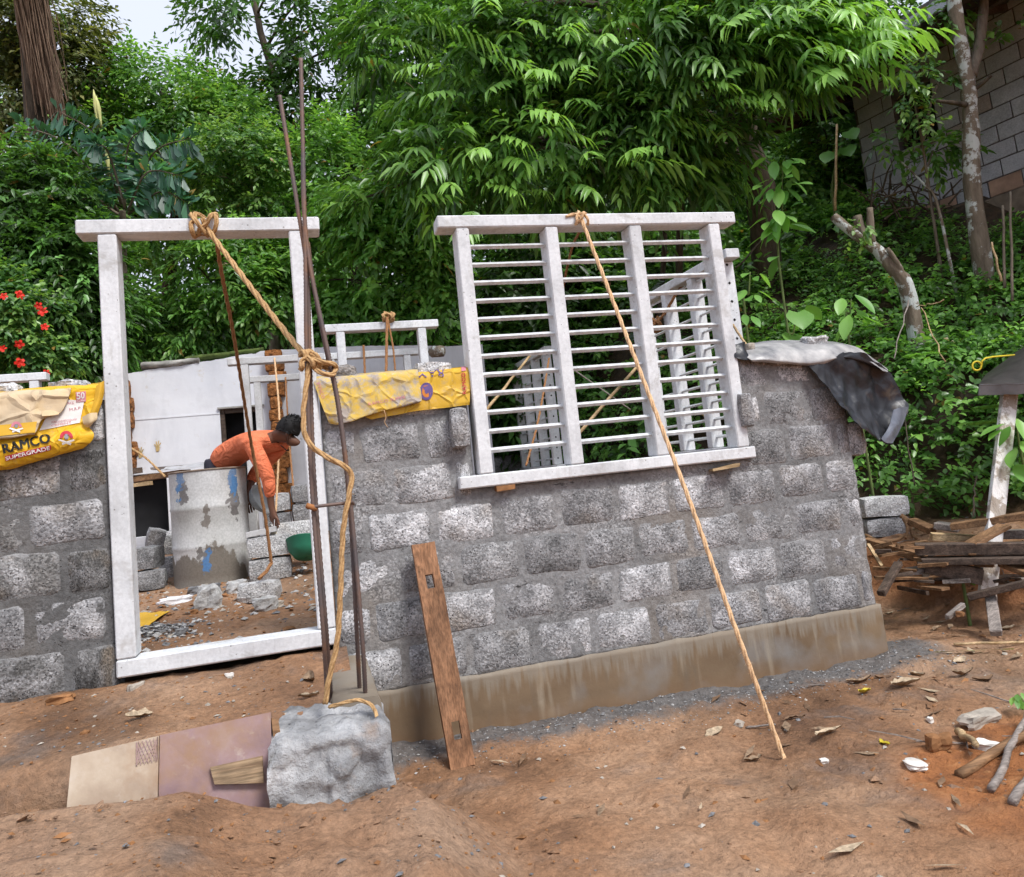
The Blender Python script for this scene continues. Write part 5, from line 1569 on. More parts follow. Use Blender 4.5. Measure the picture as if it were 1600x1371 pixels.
def scatter_bits(name, label, n, fn, smin, smax, mats, seed, cat='rubble'):
    rs = random.Random(seed); m = MB()
    for _ in range(n):
        p = fn(rs)
        if p is None: continue
        s = smin + (smax - smin) * rs.random() ** 2.5
        m.cur = rs.randrange(len(mats))
        vs = [Vector((rs.uniform(-1, 1), rs.uniform(-1, 1), rs.uniform(-.2, 1))).normalized() * s * rs.uniform(.6, 1.2) for _ in range(6)]
        vs = [Vector((s, 0, .2 * s)), Vector((0, s, .1 * s)), Vector((-s, .1 * s, .15 * s)), Vector((0, -s, .1 * s)), Vector((0, 0, s * .8)), Vector((0, 0, -s * .3))]
        R_ = Matrix.Rotation(rs.uniform(0, 6.28), 3, 'Z') @ Matrix.Rotation(rs.uniform(-.6, .6), 3, 'X')
        sc = (rs.uniform(.6, 1.4), rs.uniform(.6, 1.2), rs.uniform(.5, 1.))
        vs = [p + R_ @ Vector((v.x * sc[0] * rs.uniform(.8, 1.2), v.y * sc[1], v.z * sc[2])) for v in vs]
        m.add(vs, [(0, 1, 4), (1, 2, 4), (2, 3, 4), (3, 0, 4), (1, 0, 5), (2, 1, 5), (3, 2, 5), (0, 3, 5)])
    return tag(m.build(name, [MAT[k] for k in mats]), label, cat, kind='stuff')
def fl_pt(rs):
    x = rs.uniform(-2.2, .4); y = rs.uniform(4.0, 7.0)
    if noise.noise(Vector((x * 1.8, y * 1.8, 2))) < -.15 and rs.random() < .6: return None
    return Vector((x, y, floor_h(x, y)))
scatter_bits('floor_rubble', 'crumbs of mortar and laterite on the room floor', 3200, fl_pt, .004, .03, ['rubble', 'stone_red', 'stone', 'rubble_pale', 'stone_red'], 3)
def heap_pt(rs):
    p = on_floor(235, 992); x = p.x + rs.gauss(0, .14); y = p.y + rs.gauss(0, .12)
    return Vector((x, y, floor_h(x, y) + .05 * math.exp(-((x - p.x) ** 2 + (y - p.y) ** 2) / .02) * rs.random()))
scatter_bits('mortar_droppings', 'dark heap of mortar crumbs behind the door sill', 700, heap_pt, .005, .022, ['rubble', 'rubble', 'rubble_pale'], 4)

# ================================================================== the old white house behind
WY = 9.2
oh = thing('old_house', 'roofless old white plastered house wall behind the worker', 'house', (-.6, WY, .7))
top_px = [(150, 590), (198, 584), (240, 577), (300, 569), (350, 560), (413, 549), (416, 549), (470, 545), (500, 543), (560, 541), (640, 540), (700, 541)]
topw = [onY(px, py, WY) for px, py in top_px]
def wall_top(x):
    for a, b in zip(topw, topw[1:]):
        if a.x <= x <= b.x: return a.z + (b.z - a.z) * (x - a.x) / (b.x - a.x) + .012 * fbm(x * 9, 3.)
    return topw[0].z if x < topw[0].x else topw[-1].z
hw = [onY(343, 640, WY), onY(417, 765, WY)]
hl = [onY(150, 748, WY), onY(265, 835, WY)]
holes = [(hw[0].x, hw[1].x, hw[1].z, hw[0].z), (hl[0].x, hl[1].x, hl[1].z, hl[0].z)]
def sheet_wall(root, name, x0, x1, zb, topf, holes, y, th, mat, st=.045, amp=.004):
    xs_ = sorted(set([x0 + i * (x1 - x0) / int((x1 - x0) / st) for i in range(int((x1 - x0) / st) + 1)] + [h[0] for h in holes] + [h[1] for h in holes]))
    zt = max(topf(x) for x in xs_) + st
    zs_ = sorted(set([zb + i * st for i in range(int((zt - zb) / st) + 2)] + [h[2] for h in holes] + [h[3] for h in holes]))
    m = MB(); vid = {}
    def inside(i, k):
        if i < 0 or k < 0 or i >= len(xs_) - 1 or k >= len(zs_) - 1: return False
        x = (xs_[i] + xs_[i + 1]) / 2; z = (zs_[k] + zs_[k + 1]) / 2
        if zs_[k] >= topf(x) - .004: return False
        return not any(h[0] < x < h[1] and h[2] < z < h[3] for h in holes)
    def V(i, k, b):
        if (i, k, b) not in vid:
            x = xs_[i]; z = min(zs_[k], topf(x))
            vid[(i, k, b)] = len(m.v); m.v.append((x, y + (th if b else amp * fbm(x * 3, z * 3, 2.)), z))
        return vid[(i, k, b)]
    for i in range(len(xs_) - 1):
        for k in range(len(zs_) - 1):
            if not inside(i, k): continue
            m.f.append((V(i, k, 0), V(i + 1, k, 0), V(i + 1, k + 1, 0), V(i, k + 1, 0)))
            m.f.append((V(i, k, 1), V(i, k + 1, 1), V(i + 1, k + 1, 1), V(i + 1, k, 1)))
            for di, dk, a, b in ((-1, 0, (i, k), (i, k + 1)), (1, 0, (i + 1, k + 1), (i + 1, k)), (0, -1, (i + 1, k), (i, k)), (0, 1, (i, k + 1), (i + 1, k + 1))):
                if not inside(i + di, k + dk): m.f.append((V(*a, 0), V(*b, 0), V(*b, 1), V(*a, 1)))
    m.m = [0] * len(m.f)
    return m.build(name, mat, root)
sheet_wall(oh, 'plastered_wall', onY(100, 600, WY).x, onY(760, 600, WY).x, .55, wall_top, holes, WY, .26, MAT['plaster'])
m = MB(); m.box((hl[0].x - .3, WY + .27, .5), (hw[1].x + .4, WY + 1.6, 2.45)); m.build('room_shade_box', MAT['black'], oh)  # solid black box, painted as the shade inside the openings
# window casing
m = MB(); z0, z1 = hw[1].z, hw[0].z
for a, b in (((hw[0].x, z0), (hw[0].x + .05, z1)), ((hw[1].x - .05, z0), (hw[1].x, z1)), ((hw[0].x + .051, z1 - .05), (hw[1].x - .051, z1 - .002))):
    m2 = MB(); m2.box((a[0] + .002, WY + .02, a[1] + .002), (b[0] - .002, WY + .1, b[1])); m2.build('window_casing', MAT['wood_dark'], oh)
m = MB(); m.box((hw[0].x - .02, WY - .03, z1 + .002), (hw[1].x + .03, WY - .002, z1 + .02)); m.build('window_ledge', MAT['lintel_stone'], oh)
m = MB(); a = onY(205, 657, WY); b = onY(343, 645, WY); m.box((a.x, WY - .006, (a.z + b.z) / 2 - .01), (b.x, WY - .002, (a.z + b.z) / 2 + .004)); m.build('plaster_line', MAT['plaster'], oh)
# mossy broken beam along the top
def rough_beam(name, pts, r, mats, parent, seed, squash=.7):
    c = crom(pts, 26); m = MB(); rows = []
    for i, p in enumerate(c):
        row = []
        for k in range(10):
            a = 2 * math.pi * k / 10
            rr = r * (1 + .35 * fbm(p.x * 5 + math.cos(a), math.sin(a), seed, 3))
            row.append(p + Vector((0, math.cos(a) * rr * 1.5, math.sin(a) * rr * squash)))
        rows.append(row)
    m.grid(rows, closed=True); m.poly(rows[0][::-1]); m.poly(rows[-1])
    return m.build(name, mats, parent, True)
rough_beam('broken_beam', [onY(222, 573, WY + .05), onY(262, 570, WY + .05), onY(312, 565, WY + .05)], .06, MAT['lintel_stone'], oh, 2)
rough_beam('mossy_coping', [onY(290, 562, WY + .1), onY(340, 556, WY + .1), onY(412, 547, WY + .1)], .042, MAT['moss'], oh, 5)
# broken laterite ends: separate rough blocks
rs = random.Random(12)
def laterite_stack(px0, px1, py0, py1, y):
    a = onY(px0, py0, y); b = onY(px1, py1, y)
    z = b.z; k = 0
    while z < a.z - .05:
        h = rs.uniform(.13, .2); h = min(h, a.z - z) + .008
        x0 = a.x + rs.uniform(-.03, .03); x1 = onY(px1, (py0 + py1) / 2, y).x + rs.uniform(-.04, .04)
        random.seed(int(z * 1000))
        loose_block('laterite_block', '', 0, 0, p=Vector(((x0 + x1) / 2, y + .05, z)), size=(x1 - x0, .22, h - .006), parent=oh, mat='laterite', seed=int(z * 997) % 500, rot=(0, rs.uniform(-.03, .03), rs.uniform(-.08, .08)))
        z += h - .008
laterite_stack(414, 449, 548, 800, WY - .1)
laterite_stack(196, 209, 592, 732, WY - .08)
# hand prints of ochre paint
hp = MB()
for cx, cy in ((246, 698), (219, 708)):
    for i, (dx, dy) in enumerate(((-5, -4), (-2, -8), (2, -9), (5, -6), (6, 1))):
        hp.add([onY(cx + dx * .3 - .9, cy + dy * .2 + 2, WY - .008), onY(cx + dx * .3 + .9, cy + dy * .2 + 2, WY - .008), onY(cx + dx + .9, cy + dy, WY - .008), onY(cx + dx - .9, cy + dy, WY - .008)], [(0, 1, 2, 3)])
    hp.add([onY(cx - 3, cy + 1, WY - .0085), onY(cx + 3.5, cy, WY - .0085), onY(cx + 3, cy + 7, WY - .0085), onY(cx - 2, cy + 8, WY - .0085)], [(0, 3, 2, 1)])
hp.build('hand_print', plain('ochre_paint', (.5, .36, .16), .8, .3), oh)['kind'] = 'stuff'
# planks over the dark opening
for k, (a, b, w, th, mk, lab) in enumerate((((196, 752, 7.9), (290, 738, 7.7), .16, .05, 'wood_brown', 'brown plank lying over the dark opening behind the drum'), ((198, 760, 7.4), (236, 755, 7.4), .08, .035, 'wood_pale', 'short pale plank end over the dark opening'),
                                        ((240, 733, 7.9), (345, 724, 8.0), .2, .02, 'wood_grey', 'thin grey board behind the drum at the worker waist'), ((196, 738, 8.0), (220, 735, 8.1), .12, .06, 'wood_dark', 'dark timber stub beside left jamb over the opening'))):
    m = MB(); m.obox(at(*a), at(*b), w, th, jit=.003); tag(m.build('plank', MAT[mk]), lab, 'plank')
sheet('foil_sheet', 'crumpled silvery sheet on the planks behind the drum', [at(250, 738, 7.6), at(372, 726, 7.6), at(352, 722, 7.9), at(262, 731, 7.9)], plain('foil', (.55, .55, .57), .35, .2, 14, .5, 30, metal=.3), 'sheet', .015, 12, 6)
p = at(692, 549, 7.2)
m = MB(); m.tube([at(676, 550, 7.3), at(690, 549, 7.2), at(694, 549, 7.2)], [.055, .055, .05], 9); tag(m.build('log', MAT['bark_patchy'], None, True), 'cut round log behind the block on the pier beside the window', 'log')

# blocks lying along the tops of the walls
def top_block(label, px0, px1, pyb, y, h, mat, seed, dep=.2):
    a = onY(px0, pyb, y); b = onY(px1, pyb, y)
    return loose_block('concrete_block', label, 0, 0, p=Vector(((a.x + b.x) / 2, y + dep / 2, 1.815)), size=(b.x - a.x, dep, h), rot=(0, .02, .03), seed=seed, mat=mat, cat='concrete block')
top_block('grey block on the wall top between the middle bag and window', 650, 708, 578, D, .085, 'block_pale', 61, .16)
stone('broken_block', 'rounded broken block on the wall top beside the rebars', Vector((onY(535, 585, D).x, D + .06, 1.81)), (.095, .07, .075), MAT['block'], 62, 'concrete block')
stone('broken_block', 'jagged grey block on the wall top behind the left cement bag', Vector((onY(103, 605, D).x, D + .07, 1.83)), (.1, .08, .075), MAT['block'], 63, 'concrete block')
stone('broken_block', 'pale broken block at the left edge behind the cement bag', Vector((onY(2, 608, D).x, D + .07, 1.83)), (.085, .08, .07), MAT['block_pale'], 64, 'concrete block')
stone('stone', 'pale flat stone holding down the black sheet', Vector((onY(1270, 540, D + .12).x, D + .12, onY(1270, 541, D + .12).z)), (.09, .07, .045), MAT['block_pale'], 65)
stone('stone', 'small pale mortar chunk at the left end of the black sheet', Vector((onY(1172, 545, D + .05).x, D + .05, onY(1172, 546, D + .05).z)), (.028, .03, .03), MAT['stone'], 66)
m = MB(); a = onY(775, 768, D - .03); b = onY(803, 755, D - .03); m.box((a.x, D - .05, a.z), (b.x, D + .02, 1.236), jit=.003)
tag(m.build('brick_shim', MAT['stone_red']), 'small red brick wedge under the window sill, left end', 'wedge')
m = MB(); a = onY(1112, 735, D - .05); b = onY(1151, 729, D - .05); m.obox((a.x, D - .04, a.z - .002), (b.x, D - .05, b.z + .006), .07, .018, jit=.006)
tag(m.build('wood_wedge', MAT['wood_pale']), 'thin pale wood wedge under the window sill, right end', 'wedge')

# ================================================================== cloth-like sheets draped over the walls
def loft(rows, nu, nv, crump=.004, freq=14, seed=0):
    R_ = [crom([onY(px, py, y) for px, py, y in r_], nu) for r_ in rows]
    g = []
    cols = [crom([r_[i] for r_ in R_], nv) for i in range(nu)]
    for j in range(nv):
        row = []
        for i in range(nu):
            p = cols[i][j]
            k = crump * fbm(p.x * freq, p.z * freq + j * .05, seed, 3) + crump * .8 * abs(noise.noise(Vector((p.x * freq * .6, p.z * freq * .6, seed + 5))))
            row.append(p + Vector((0, -k, k * .4)))
        g.append(row)
    return g
from mathutils.bvhtree import BVHTree
def cloth(name, grid, th, mat, parent, back=None):
    m = MB(); nv, nu = len(grid), len(grid[0])
    nr = []
    for j in range(nv):
        for i in range(nu):
            a = grid[j][min(i + 1, nu - 1)] - grid[j][max(i - 1, 0)]; b = grid[min(j + 1, nv - 1)][i] - grid[max(j - 1, 0)][i]
            n = a.cross(b)
            if n.length > 1e-9: n.normalize()
            nr.append(n)
    fl = [p for r_ in grid for p in r_]
    if sum(nr[k].dot(EYE - fl[k]) for k in range(len(fl))) < 0: nr = [-n for n in nr]
    m.grid(grid)
    m.cur = 1 if back else 0
    bk = [fl[k] - nr[k] * th for k in range(len(fl))]
    m.grid([bk[j * nu:(j + 1) * nu][::-1] for j in range(nv)])
    m.cur = 0
    bd = [(0, i) for i in range(nu)] + [(j, nu - 1) for j in range(1, nv)] + [(nv - 1, i) for i in range(nu - 2, -1, -1)] + [(j, 0) for j in range(nv - 2, -1, -1)]
    m.grid([[grid[j][i] for j, i in bd], [bk[j * nu + i] for j, i in bd]])
    o = m.build(name, [mat, back] if back else mat, parent, True)
    tris = []; 
    for j in range(nv - 1):
        for i in range(nu - 1): tris.append((j * nu + i, j * nu + i + 1, (j + 1) * nu + i + 1, (j + 1) * nu + i))
    return o, BVHTree.FromPolygons([tuple(p) for p in fl], tris)
def project(bvh, px, py, lift):
    d = ray(px, py).normalized()
    h = bvh.ray_cast(EYE, d)
    if h[0] is None: return None
    n = h[1] if h[1].dot(d) < 0 else -h[1]
    return h[0] + n * lift
def decal_poly(parent, name, bvh, quad, mat, lift=.002, n=8):
    """print: a px quad laid on the sheet"""
    q = [Vector((a, b, 0)) for a, b in quad]; rows = []
    for j in range(n + 1):
        row = []
        for i in range(n + 1):
            p = q[0].lerp(q[1], i / n).lerp(q[3].lerp(q[2], i / n), j / n)
            w = project(bvh, p.x, p.y, lift)
            if w is None: w = rowprev if row == [] else row[-1]
            row.append(w); rowprev = w
        rows.append(row)
    m = MB(); m.grid(rows); return m.build(name, mat, parent, True)
def text_mesh(txt, bold=0.02):
    cu = bpy.data.curves.new('lettering', 'FONT'); cu.body = txt; cu.offset = bold; cu.resolution_u = 3
    o = bpy.data.objects.new('lettering', cu); COL.objects.link(o)
    bpy.context.view_layer.update()
    me = grab_mesh(o, 'lettering')
    V = [v.co.copy() for v in me.vertices]; F = [tuple(p.vertices) for p in me.polygons]
    bpy.data.meshes.remove(me)
    return V, F
def decal_text(parent, bvh, txt, x0, y0, x1, y1, hgt, mat, lift=.0045, up=None, bold=.02):
    """lettering whose baseline runs from px (x0,y0) to (x1,y1), hgt px tall"""
    V, F = text_mesh(txt, bold)
    wmin = min(v.x for v in V); wmax = max(v.x for v in V); hmax = max(v.y for v in V)
    dx = Vector((x1 - x0, y1 - y0)); ln = dx.length
    up = Vector(up) if up else Vector((dx.y, -dx.x)) / ln
    pts = []; last = None
    for v in V:
        q = Vector((x0, y0)) + dx * ((v.x - wmin) / (wmax - wmin)) + up * (hgt * v.y / hmax)
        w = project(bvh, q.x, q.y, lift)
        if w is None: w = last or onY(q.x, q.y, D - .06)
        last = w; pts.append(w)
    m = MB(); m.add(pts, F)
    return m.build('lettering', mat, parent)
INK_BLACK = plain('black_ink', (.02, .018, .016), .6, .2); INK_RED = plain('red_ink', (.45, .03, .05), .6, .15); INK_WHITE = plain('white_ink', (.75, .73, .7), .6, .1); INK_BLUE = plain('violet_ink', (.12, .08, .22), .6, .2)
INK_PINK = plain('pink_ink', (.55, .2, .25), .6, .15)
def m_bag(name, a, b, dirt, rough=.55):
    g = G(name, rough, .35)
    c = g.ramp(g.noise(6, 5, .6), [(.3, a), (.7, b)]); d = g.ramp(g.noise(9, 5, .75), [(.55, 0.), (.72, dirt)]); c = g.mix(d, c, (.36, .32, .27))
    g.color(c); crease(g, 11, .7, .012); g.bump(g.noise(45, 4), .25, .004); return g.mat
MAT['bag_bright'] = m_bag('bright_yellow_bag', (.62, .34, .012), (.78, .46, .02), .35)
MAT['bag_yellow2'] = m_bag('dull_yellow_bag', (.52, .3, .025), (.68, .42, .04), .6)
MAT['bag_back'] = plain('brown_bag_inside', (.3, .2, .11), .8, .2)
def m_dirty():
    g = G('dirty_bag', .85, .2)
    c = g.ramp(g.noise(9, 5, .7), [(.42, (.36, .31, .27)), (.5, (.55, .4, .12)), (.64, (.66, .42, .05))])
    d = g.ramp(g.noise(5, 4, .65), [(.5, 0.), (.64, .85)])
    c = g.mix(d, c, (.3, .28, .275)); r2 = g.ramp(g.noise(60, 3, .7), [(.55, 0.), (.7, .6)]); c = g.mix(r2, c, (.5, .45, .4))
    g.color(c); crease(g, 10, .6, .012); g.bump(g.noise(50, 4), .4, .004); return g.mat
MAT['bag_dirty'] = m_dirty()
def m_stainbag():
    g = G('stained_beige_bag', .75, .2)
    c = g.ramp(g.noise(5, 4, .6), [(.3, (.44, .35, .24)), (.55, (.58, .45, .29)), (.75, (.62, .44, .2))])
    d = g.ramp(g.noise(7, 5, .7), [(.56, 0.), (.7, .6)]); c = g.mix(d, c, (.3, .27, .24)); g.color(c); crease(g, 9, .8, .014); g.bump(g.noise(30, 4), .35, .004); return g.mat
MAT['bag_stain'] = m_stainbag()

# left cement bag
cb = thing('cement_bag', 'yellow cement bag with RAMCO SUPERGRADE print draped over the left wall', 'cement bag', onY(80, 660, D - .04))
g1 = loft([[(-60, 616, D + .12), (60, 606, D + .12), (120, 602, D + .12), (168, 596, D + .12)],
           [(-60, 622, D - .02), (60, 610, D - .02), (118, 604, D - .02), (164, 604, D - .015)],
           [(-60, 645, D - .035), (60, 636, D - .035), (114, 630, D - .033), (158, 624, D - .02)],
           [(-60, 668, D - .045), (60, 660, D - .045), (110, 656, D - .04), (150, 650, D - .03)],
           [(-60, 688, D - .05), (60, 680, D - .05), (110, 670, D - .048), (138, 664, D - .04)],
           [(-60, 706, D - .085), (50, 696, D - .085), (100, 684, D - .08), (147, 679, D - .06)],
           [(-60, 730, D - .07), (20, 724, D - .07), (90, 706, D - .065), (142, 692, D - .05)],
           [(-60, 742, D - .03), (10, 734, D - .03), (80, 715, D - .03), (130, 701, D - .03)]], 40, 40, .006, 16, 3)
o1, bv1 = cloth('bag_body', g1, .006, MAT['bag_bright'], cb, MAT['bag_back'])
decal_poly(o1, 'printed_panel', bv1, [(86, 624), (132, 626), (125, 661), (62, 673)], INK_WHITE, .003, 12)
decal_poly(o1, 'printed_patch', bv1, [(119, 613.5), (134, 612), (134.5, 628), (119.5, 629)], INK_PINK, .0048, 6)
decal_text(o1, bv1, '50', 120.5, 624, 133, 622.8, 10, INK_WHITE, .0062)
decal_text(o1, bv1, 'KG Net', 121, 628.3, 133.5, 627.3, 3, INK_WHITE, .0062, bold=0)
decal_text(o1, bv1, 'PRICE', 104, 633, 116, 631.5, 4, INK_PINK, .0052, bold=0)
decal_text(o1, bv1, 'M.R.P.', 109, 643, 128, 640, 4.5, INK_PINK, .0052, bold=0)
decal_text(o1, bv1, 'PORTLAND POZZOLANA', 81, 662, 121, 657, 3.2, INK_PINK, .0052, bold=0)
decal_text(o1, bv1, 'CEMENT', 81, 667, 112, 662, 3.2, INK_PINK, .0052, bold=0)
for ox in (0, .9, 1.8): decal_text(o1, bv1, 'RAMCO', 6 + ox, 709 - ox * .2, 79 + ox, 691.5 - ox * .2, 13.5, INK_BLACK, .0055 + ox * .0002, bold=0)
decal_poly(o1, 'printed_band', bv1, [(8, 712.5), (80, 695.5), (80, 703), (9, 720.5)], INK_RED, .0042, 14)
decal_text(o1, bv1, 'SUPERGRADE', 10, 719, 79, 702, 5.4, INK_WHITE, .0062, bold=.02)
def emblem(parent, bvh, cx, cy, s, faded=False):
    m = MB()
    arc = [(cx + s * 12 * math.cos(a), cy - s * 12 * math.sin(a)) for a in [i * math.pi / 10 for i in range(11)]]; inn = [(cx + s * 6.5 * math.cos(a), cy - s * 6.5 * math.sin(a)) for a in [i * math.pi / 10 for i in range(11)]]
    rows = [[project(bvh, x, y, .005) for x, y in arc], [project(bvh, x, y, .005) for x, y in inn]]
    if None in rows[0] or None in rows[1]: return
    m.grid(rows); m.build('emblem', INK_PINK if faded else INK_RED, parent)
    m = MB()
    ring = [project(bvh, cx + s * 4.2 * math.cos(a), cy - s * 2 - s * 4.2 * math.sin(a), .0062) for a in [i * math.pi / 6 for i in range(12)]]
    if None not in ring: m.poly(ring)
    m.build('emblem', plain('grey_ink', (.24, .24, .27), .6, .3), parent)
    m = MB()
    for sg in (1, -1):
        q = [(cx - sg * 15 * s, cy + 4 * s), (cx - sg * 13 * s, cy + 1.5 * s), (cx + sg * 9 * s, cy + 8 * s), (cx + sg * 8 * s, cy + 12 * s)]
        w = [project(bvh, x, y, .007 + .001 * sg) for x, y in q]
        if None not in w: m.poly(w)
    m.build('emblem', INK_WHITE, parent)
emblem(o1, bv1, 104, 685, .85)
# open folded end of the bag
g1b = loft([[(128, 652, D - .05), (140, 646, D - .07), (152, 645, D - .05)], [(130, 662, D - .06), (142, 660, D - .085), (152, 655, D - .06)], [(133, 667, D - .05), (140, 668, D - .06), (147, 660, D - .05)]], 14, 10, .002, 20, 4)
cloth('bag_mouth', g1b, .004, MAT['bag_beige'], cb, MAT['bag_back'])
g1c = loft([[(150, 604, D - .03), (158, 598, D - .04), (166, 594, D - .02)], [(146, 630, D - .04), (153, 628, D - .05), (160, 626, D - .03)], [(138, 652, D - .045), (144, 652, D - .05), (151, 652, D - .035)]], 12, 12, .003, 20, 6)
cloth('bag_edge', g1c, .004, MAT['bag_yellow'], cb)
cb2 = thing('cement_bag', 'torn beige cement bag turned inside out on top of the yellow one', 'cement bag', onY(30, 640, D - .06))
g2 = loft([[(-60, 616, D + .1), (20, 611, D + .1), (60, 608, D + .1), (112, 606, D + .1)],
           [(-60, 622, D - .045), (20, 614, D - .045), (60, 611, D - .045), (111, 608, D - .04)],
           [(-60, 640, D - .065), (20, 634, D - .065), (60, 631, D - .06), (104, 630, D - .055)],
           [(-60, 654, D - .075), (20, 650, D - .075), (50, 648, D - .07), (92, 647, D - .062)],
           [(-60, 668, D - .08), (20, 663, D - .08), (40, 660, D - .078), (66, 655, D - .068)],
           [(-60, 686, D - .095), (10, 682, D - .095), (35, 679, D - .092), (56, 674, D - .086)],
           [(-60, 690, D - .08), (10, 686, D - .08), (34, 682, D - .08), (54, 679, D - .078)]], 40, 34, .006, 15, 8)
o2, bv2 = cloth('bag_body', g2, .006, MAT['bag_stain'], cb2, MAT['bag_back'])
decal_poly(o2, 'printed_band', bv2, [(-40, 669), (58, 659), (55, 676), (-40, 686)], MAT['bag_yellow'], .003, 14)
emblem(o2, bv2, 26, 668, .75, True)
g2b = loft([[(64, 643, D - .075), (80, 641, D - .07), (93, 645, D - .065)], [(66, 651, D - .09), (80, 650, D - .085), (92, 648, D - .07)]], 14, 6, .003, 30, 2)
cloth('torn_lip', g2b, .003, MAT['bag_beige'], cb2, MAT['bag_back'])

# middle bags
mb = thing('cement_bag', 'yellow cement bag with upside-down print beside the window jamb', 'cement bag', onY(690, 610, D - .03))
g3 = loft([[(560, 590, D + .12), (640, 582, D + .12), (734, 572, D + .1)], [(560, 596, D - .02), (640, 586, D - .02), (734, 576, D - .02)], [(560, 625, D - .03), (645, 612, D - .03), (735, 602, D - .03)],
           [(560, 645, D - .035), (640, 636, D - .035), (734, 625, D - .035)], [(580, 656, D - .03), (650, 643, D - .035), (734, 633, D - .03)]], 34, 24, .005, 12, 11)
o3, bv3 = cloth('bag_body', g3, .005, MAT['bag_yellow2'], mb, MAT['bag_back'])
decal_text(o3, bv3, 'RAM', 695, 578, 653, 581, 9, INK_BLUE, .005, up=(.5, 9.), bold=.03) if False else None
V_, F_ = text_mesh('RAM', 0)
m = MB(); wmx = max(v.x for v in V_); hmx = max(v.y for v in V_)
m.add([project(bv3, 695 - 42 * v.x / wmx + 0, 578.5 + 2.6 * v.x / wmx + 10 * v.y / hmx, .005) or onY(660, 584, D - .04) for v in V_], F_); m.build('lettering', INK_BLUE, o3)
for ox in (0, .7): decal_text(o3, bv3, 'RAMCO', 728 + ox, 616, 726 + ox, 583, 5.5, INK_RED, .005 + ox * .0003, up=(-1, 0), bold=0)
decal_poly(o3, 'printed_patch', bv3, [(721, 574.5), (728, 574), (728, 580), (721, 581)], INK_PINK, .004, 4)
for rr, ik, lf in ((10.5, INK_BLUE, .004), (7.2, plain('orange_ink', (.6, .2, .03), .6, .2), .0055), (3, INK_BLUE, .007)):
    m = MB(); ring = [project(bv3, 666 + rr * math.cos(a), 612 + rr * math.sin(a) * 1.5 * .9, lf) for a in [i * math.pi / 9 for i in range(18)]]
    if None not in ring: m.poly(ring); m.build('emblem', ik, o3)
mb2 = thing('cement_bag', 'mud-stained folded yellow bag on the wall beside the rebars', 'cement bag', onY(570, 620, D - .06))
g4 = loft([[(488, 590, D + .1), (540, 586, D + .1), (600, 581, D + .1), (652, 577, D + .08)], [(489, 594, D - .03), (540, 590, D - .035), (600, 585, D - .035), (653, 580, D - .03)],
           [(498, 620, D - .05), (545, 612, D - .055), (600, 606, D - .05), (656, 602, D - .05)], [(506, 642, D - .055), (545, 640, D - .065), (600, 626, D - .06), (659, 622, D - .06)],
           [(512, 656, D - .05), (540, 660, D - .065), (592, 643, D - .065), (658, 627, D - .065)], [(514, 662, D - .04), (536, 663, D - .05), (580, 648, D - .05), (655, 630, D - .05)]], 40, 26, .006, 14, 15)
o4, bv4 = cloth('bag_body', g4, .006, MAT['bag_dirty'], mb2, MAT['bag_back'])
decal_text(o4, bv4, 'RAMCO SUPER', 576, 634, 634, 623, 4.5, INK_PINK, .004, bold=0)
decal_text(o4, bv4, 'RAMCO', 500, 598, 508, 622, 5, INK_PINK, .004, bold=0, up=(-1, .3))
rope('loose_thread', [onY(600, 641, D - .07), onY(603, 652, D - .07), onY(601, 660, D - .065), onY(606, 668, D - .06)], .0018, MAT['rope_pale'], 'pale loose thread hanging from the mud-stained bag', 'thread', fuzz=0)

# black plastic sheet over the right end of the wall
bs = thing('plastic_sheet', 'black and grey plastic sheet draped over the right end of the wall', 'plastic sheet', onY(1270, 560, D))
def m_tarp(name, a, b, c):
    g = G(name, .42, .45)
    k = g.ramp(g.noise(6, 5, .65), [(.35, a), (.6, b), (.78, c)]); g.color(k)
    g.rough(g.ramp(g.noise(5, 4), [(.35, .3), (.65, .6)])); crease(g, 3.2, .3, .02); g.bump(g.noise(14, 5), .4, .012); return g.mat
MAT['tarp_black'] = m_tarp('black_plastic', (.008, .008, .01), (.018, .02, .026), (.1, .075, .055))
MAT['tarp_grey'] = m_tarp('dusty_grey_plastic', (.16, .16, .17), (.4, .39, .38), (.56, .55, .53))
g5 = loft([[(1162, 540, D + .2), (1200, 533, D + .2), (1260, 533, D + .2), (1330, 540, D + .2), (1386, 576, D + .2)],
           [(1160, 548, D + .05), (1200, 541, D + .05), (1260, 539, D + .05), (1325, 542, D + .06), (1387, 578, D + .1)],
           [(1163, 556, D - .03), (1200, 550, D - .04), (1260, 550, D - .04), (1312, 548, D - .02), (1383, 580, D + .03)],
           [(1172, 562, D - .07), (1205, 562, D - .08), (1258, 566, D - .08), (1292, 562, D - .07), (1340, 556, D - .02)],
           [(1176, 566, D - .06), (1206, 567, D - .06), (1256, 571, D - .06), (1284, 570, D - .06), (1318, 556, D - .03)]], 40, 22, .006, 9, 21)
cloth('top_fold', g5, .004, MAT['tarp_grey'], bs, MAT['tarp_black'])
g6 = loft([[(1137, 538, D - .0), (1150, 538, D - .02), (1160, 535, D - .01), (1164, 534, D + .02)], [(1137, 548, D - .03), (1150, 550, D - .05), (1162, 548, D - .05), (1166, 547, D - .02)], [(1140, 555, D - .03), (1152, 560, D - .06), (1166, 563, D - .06), (1174, 562, D - .05)]], 14, 12, .003, 12, 23)
cloth('curled_end', g6, .004, MAT['tarp_black'], bs)
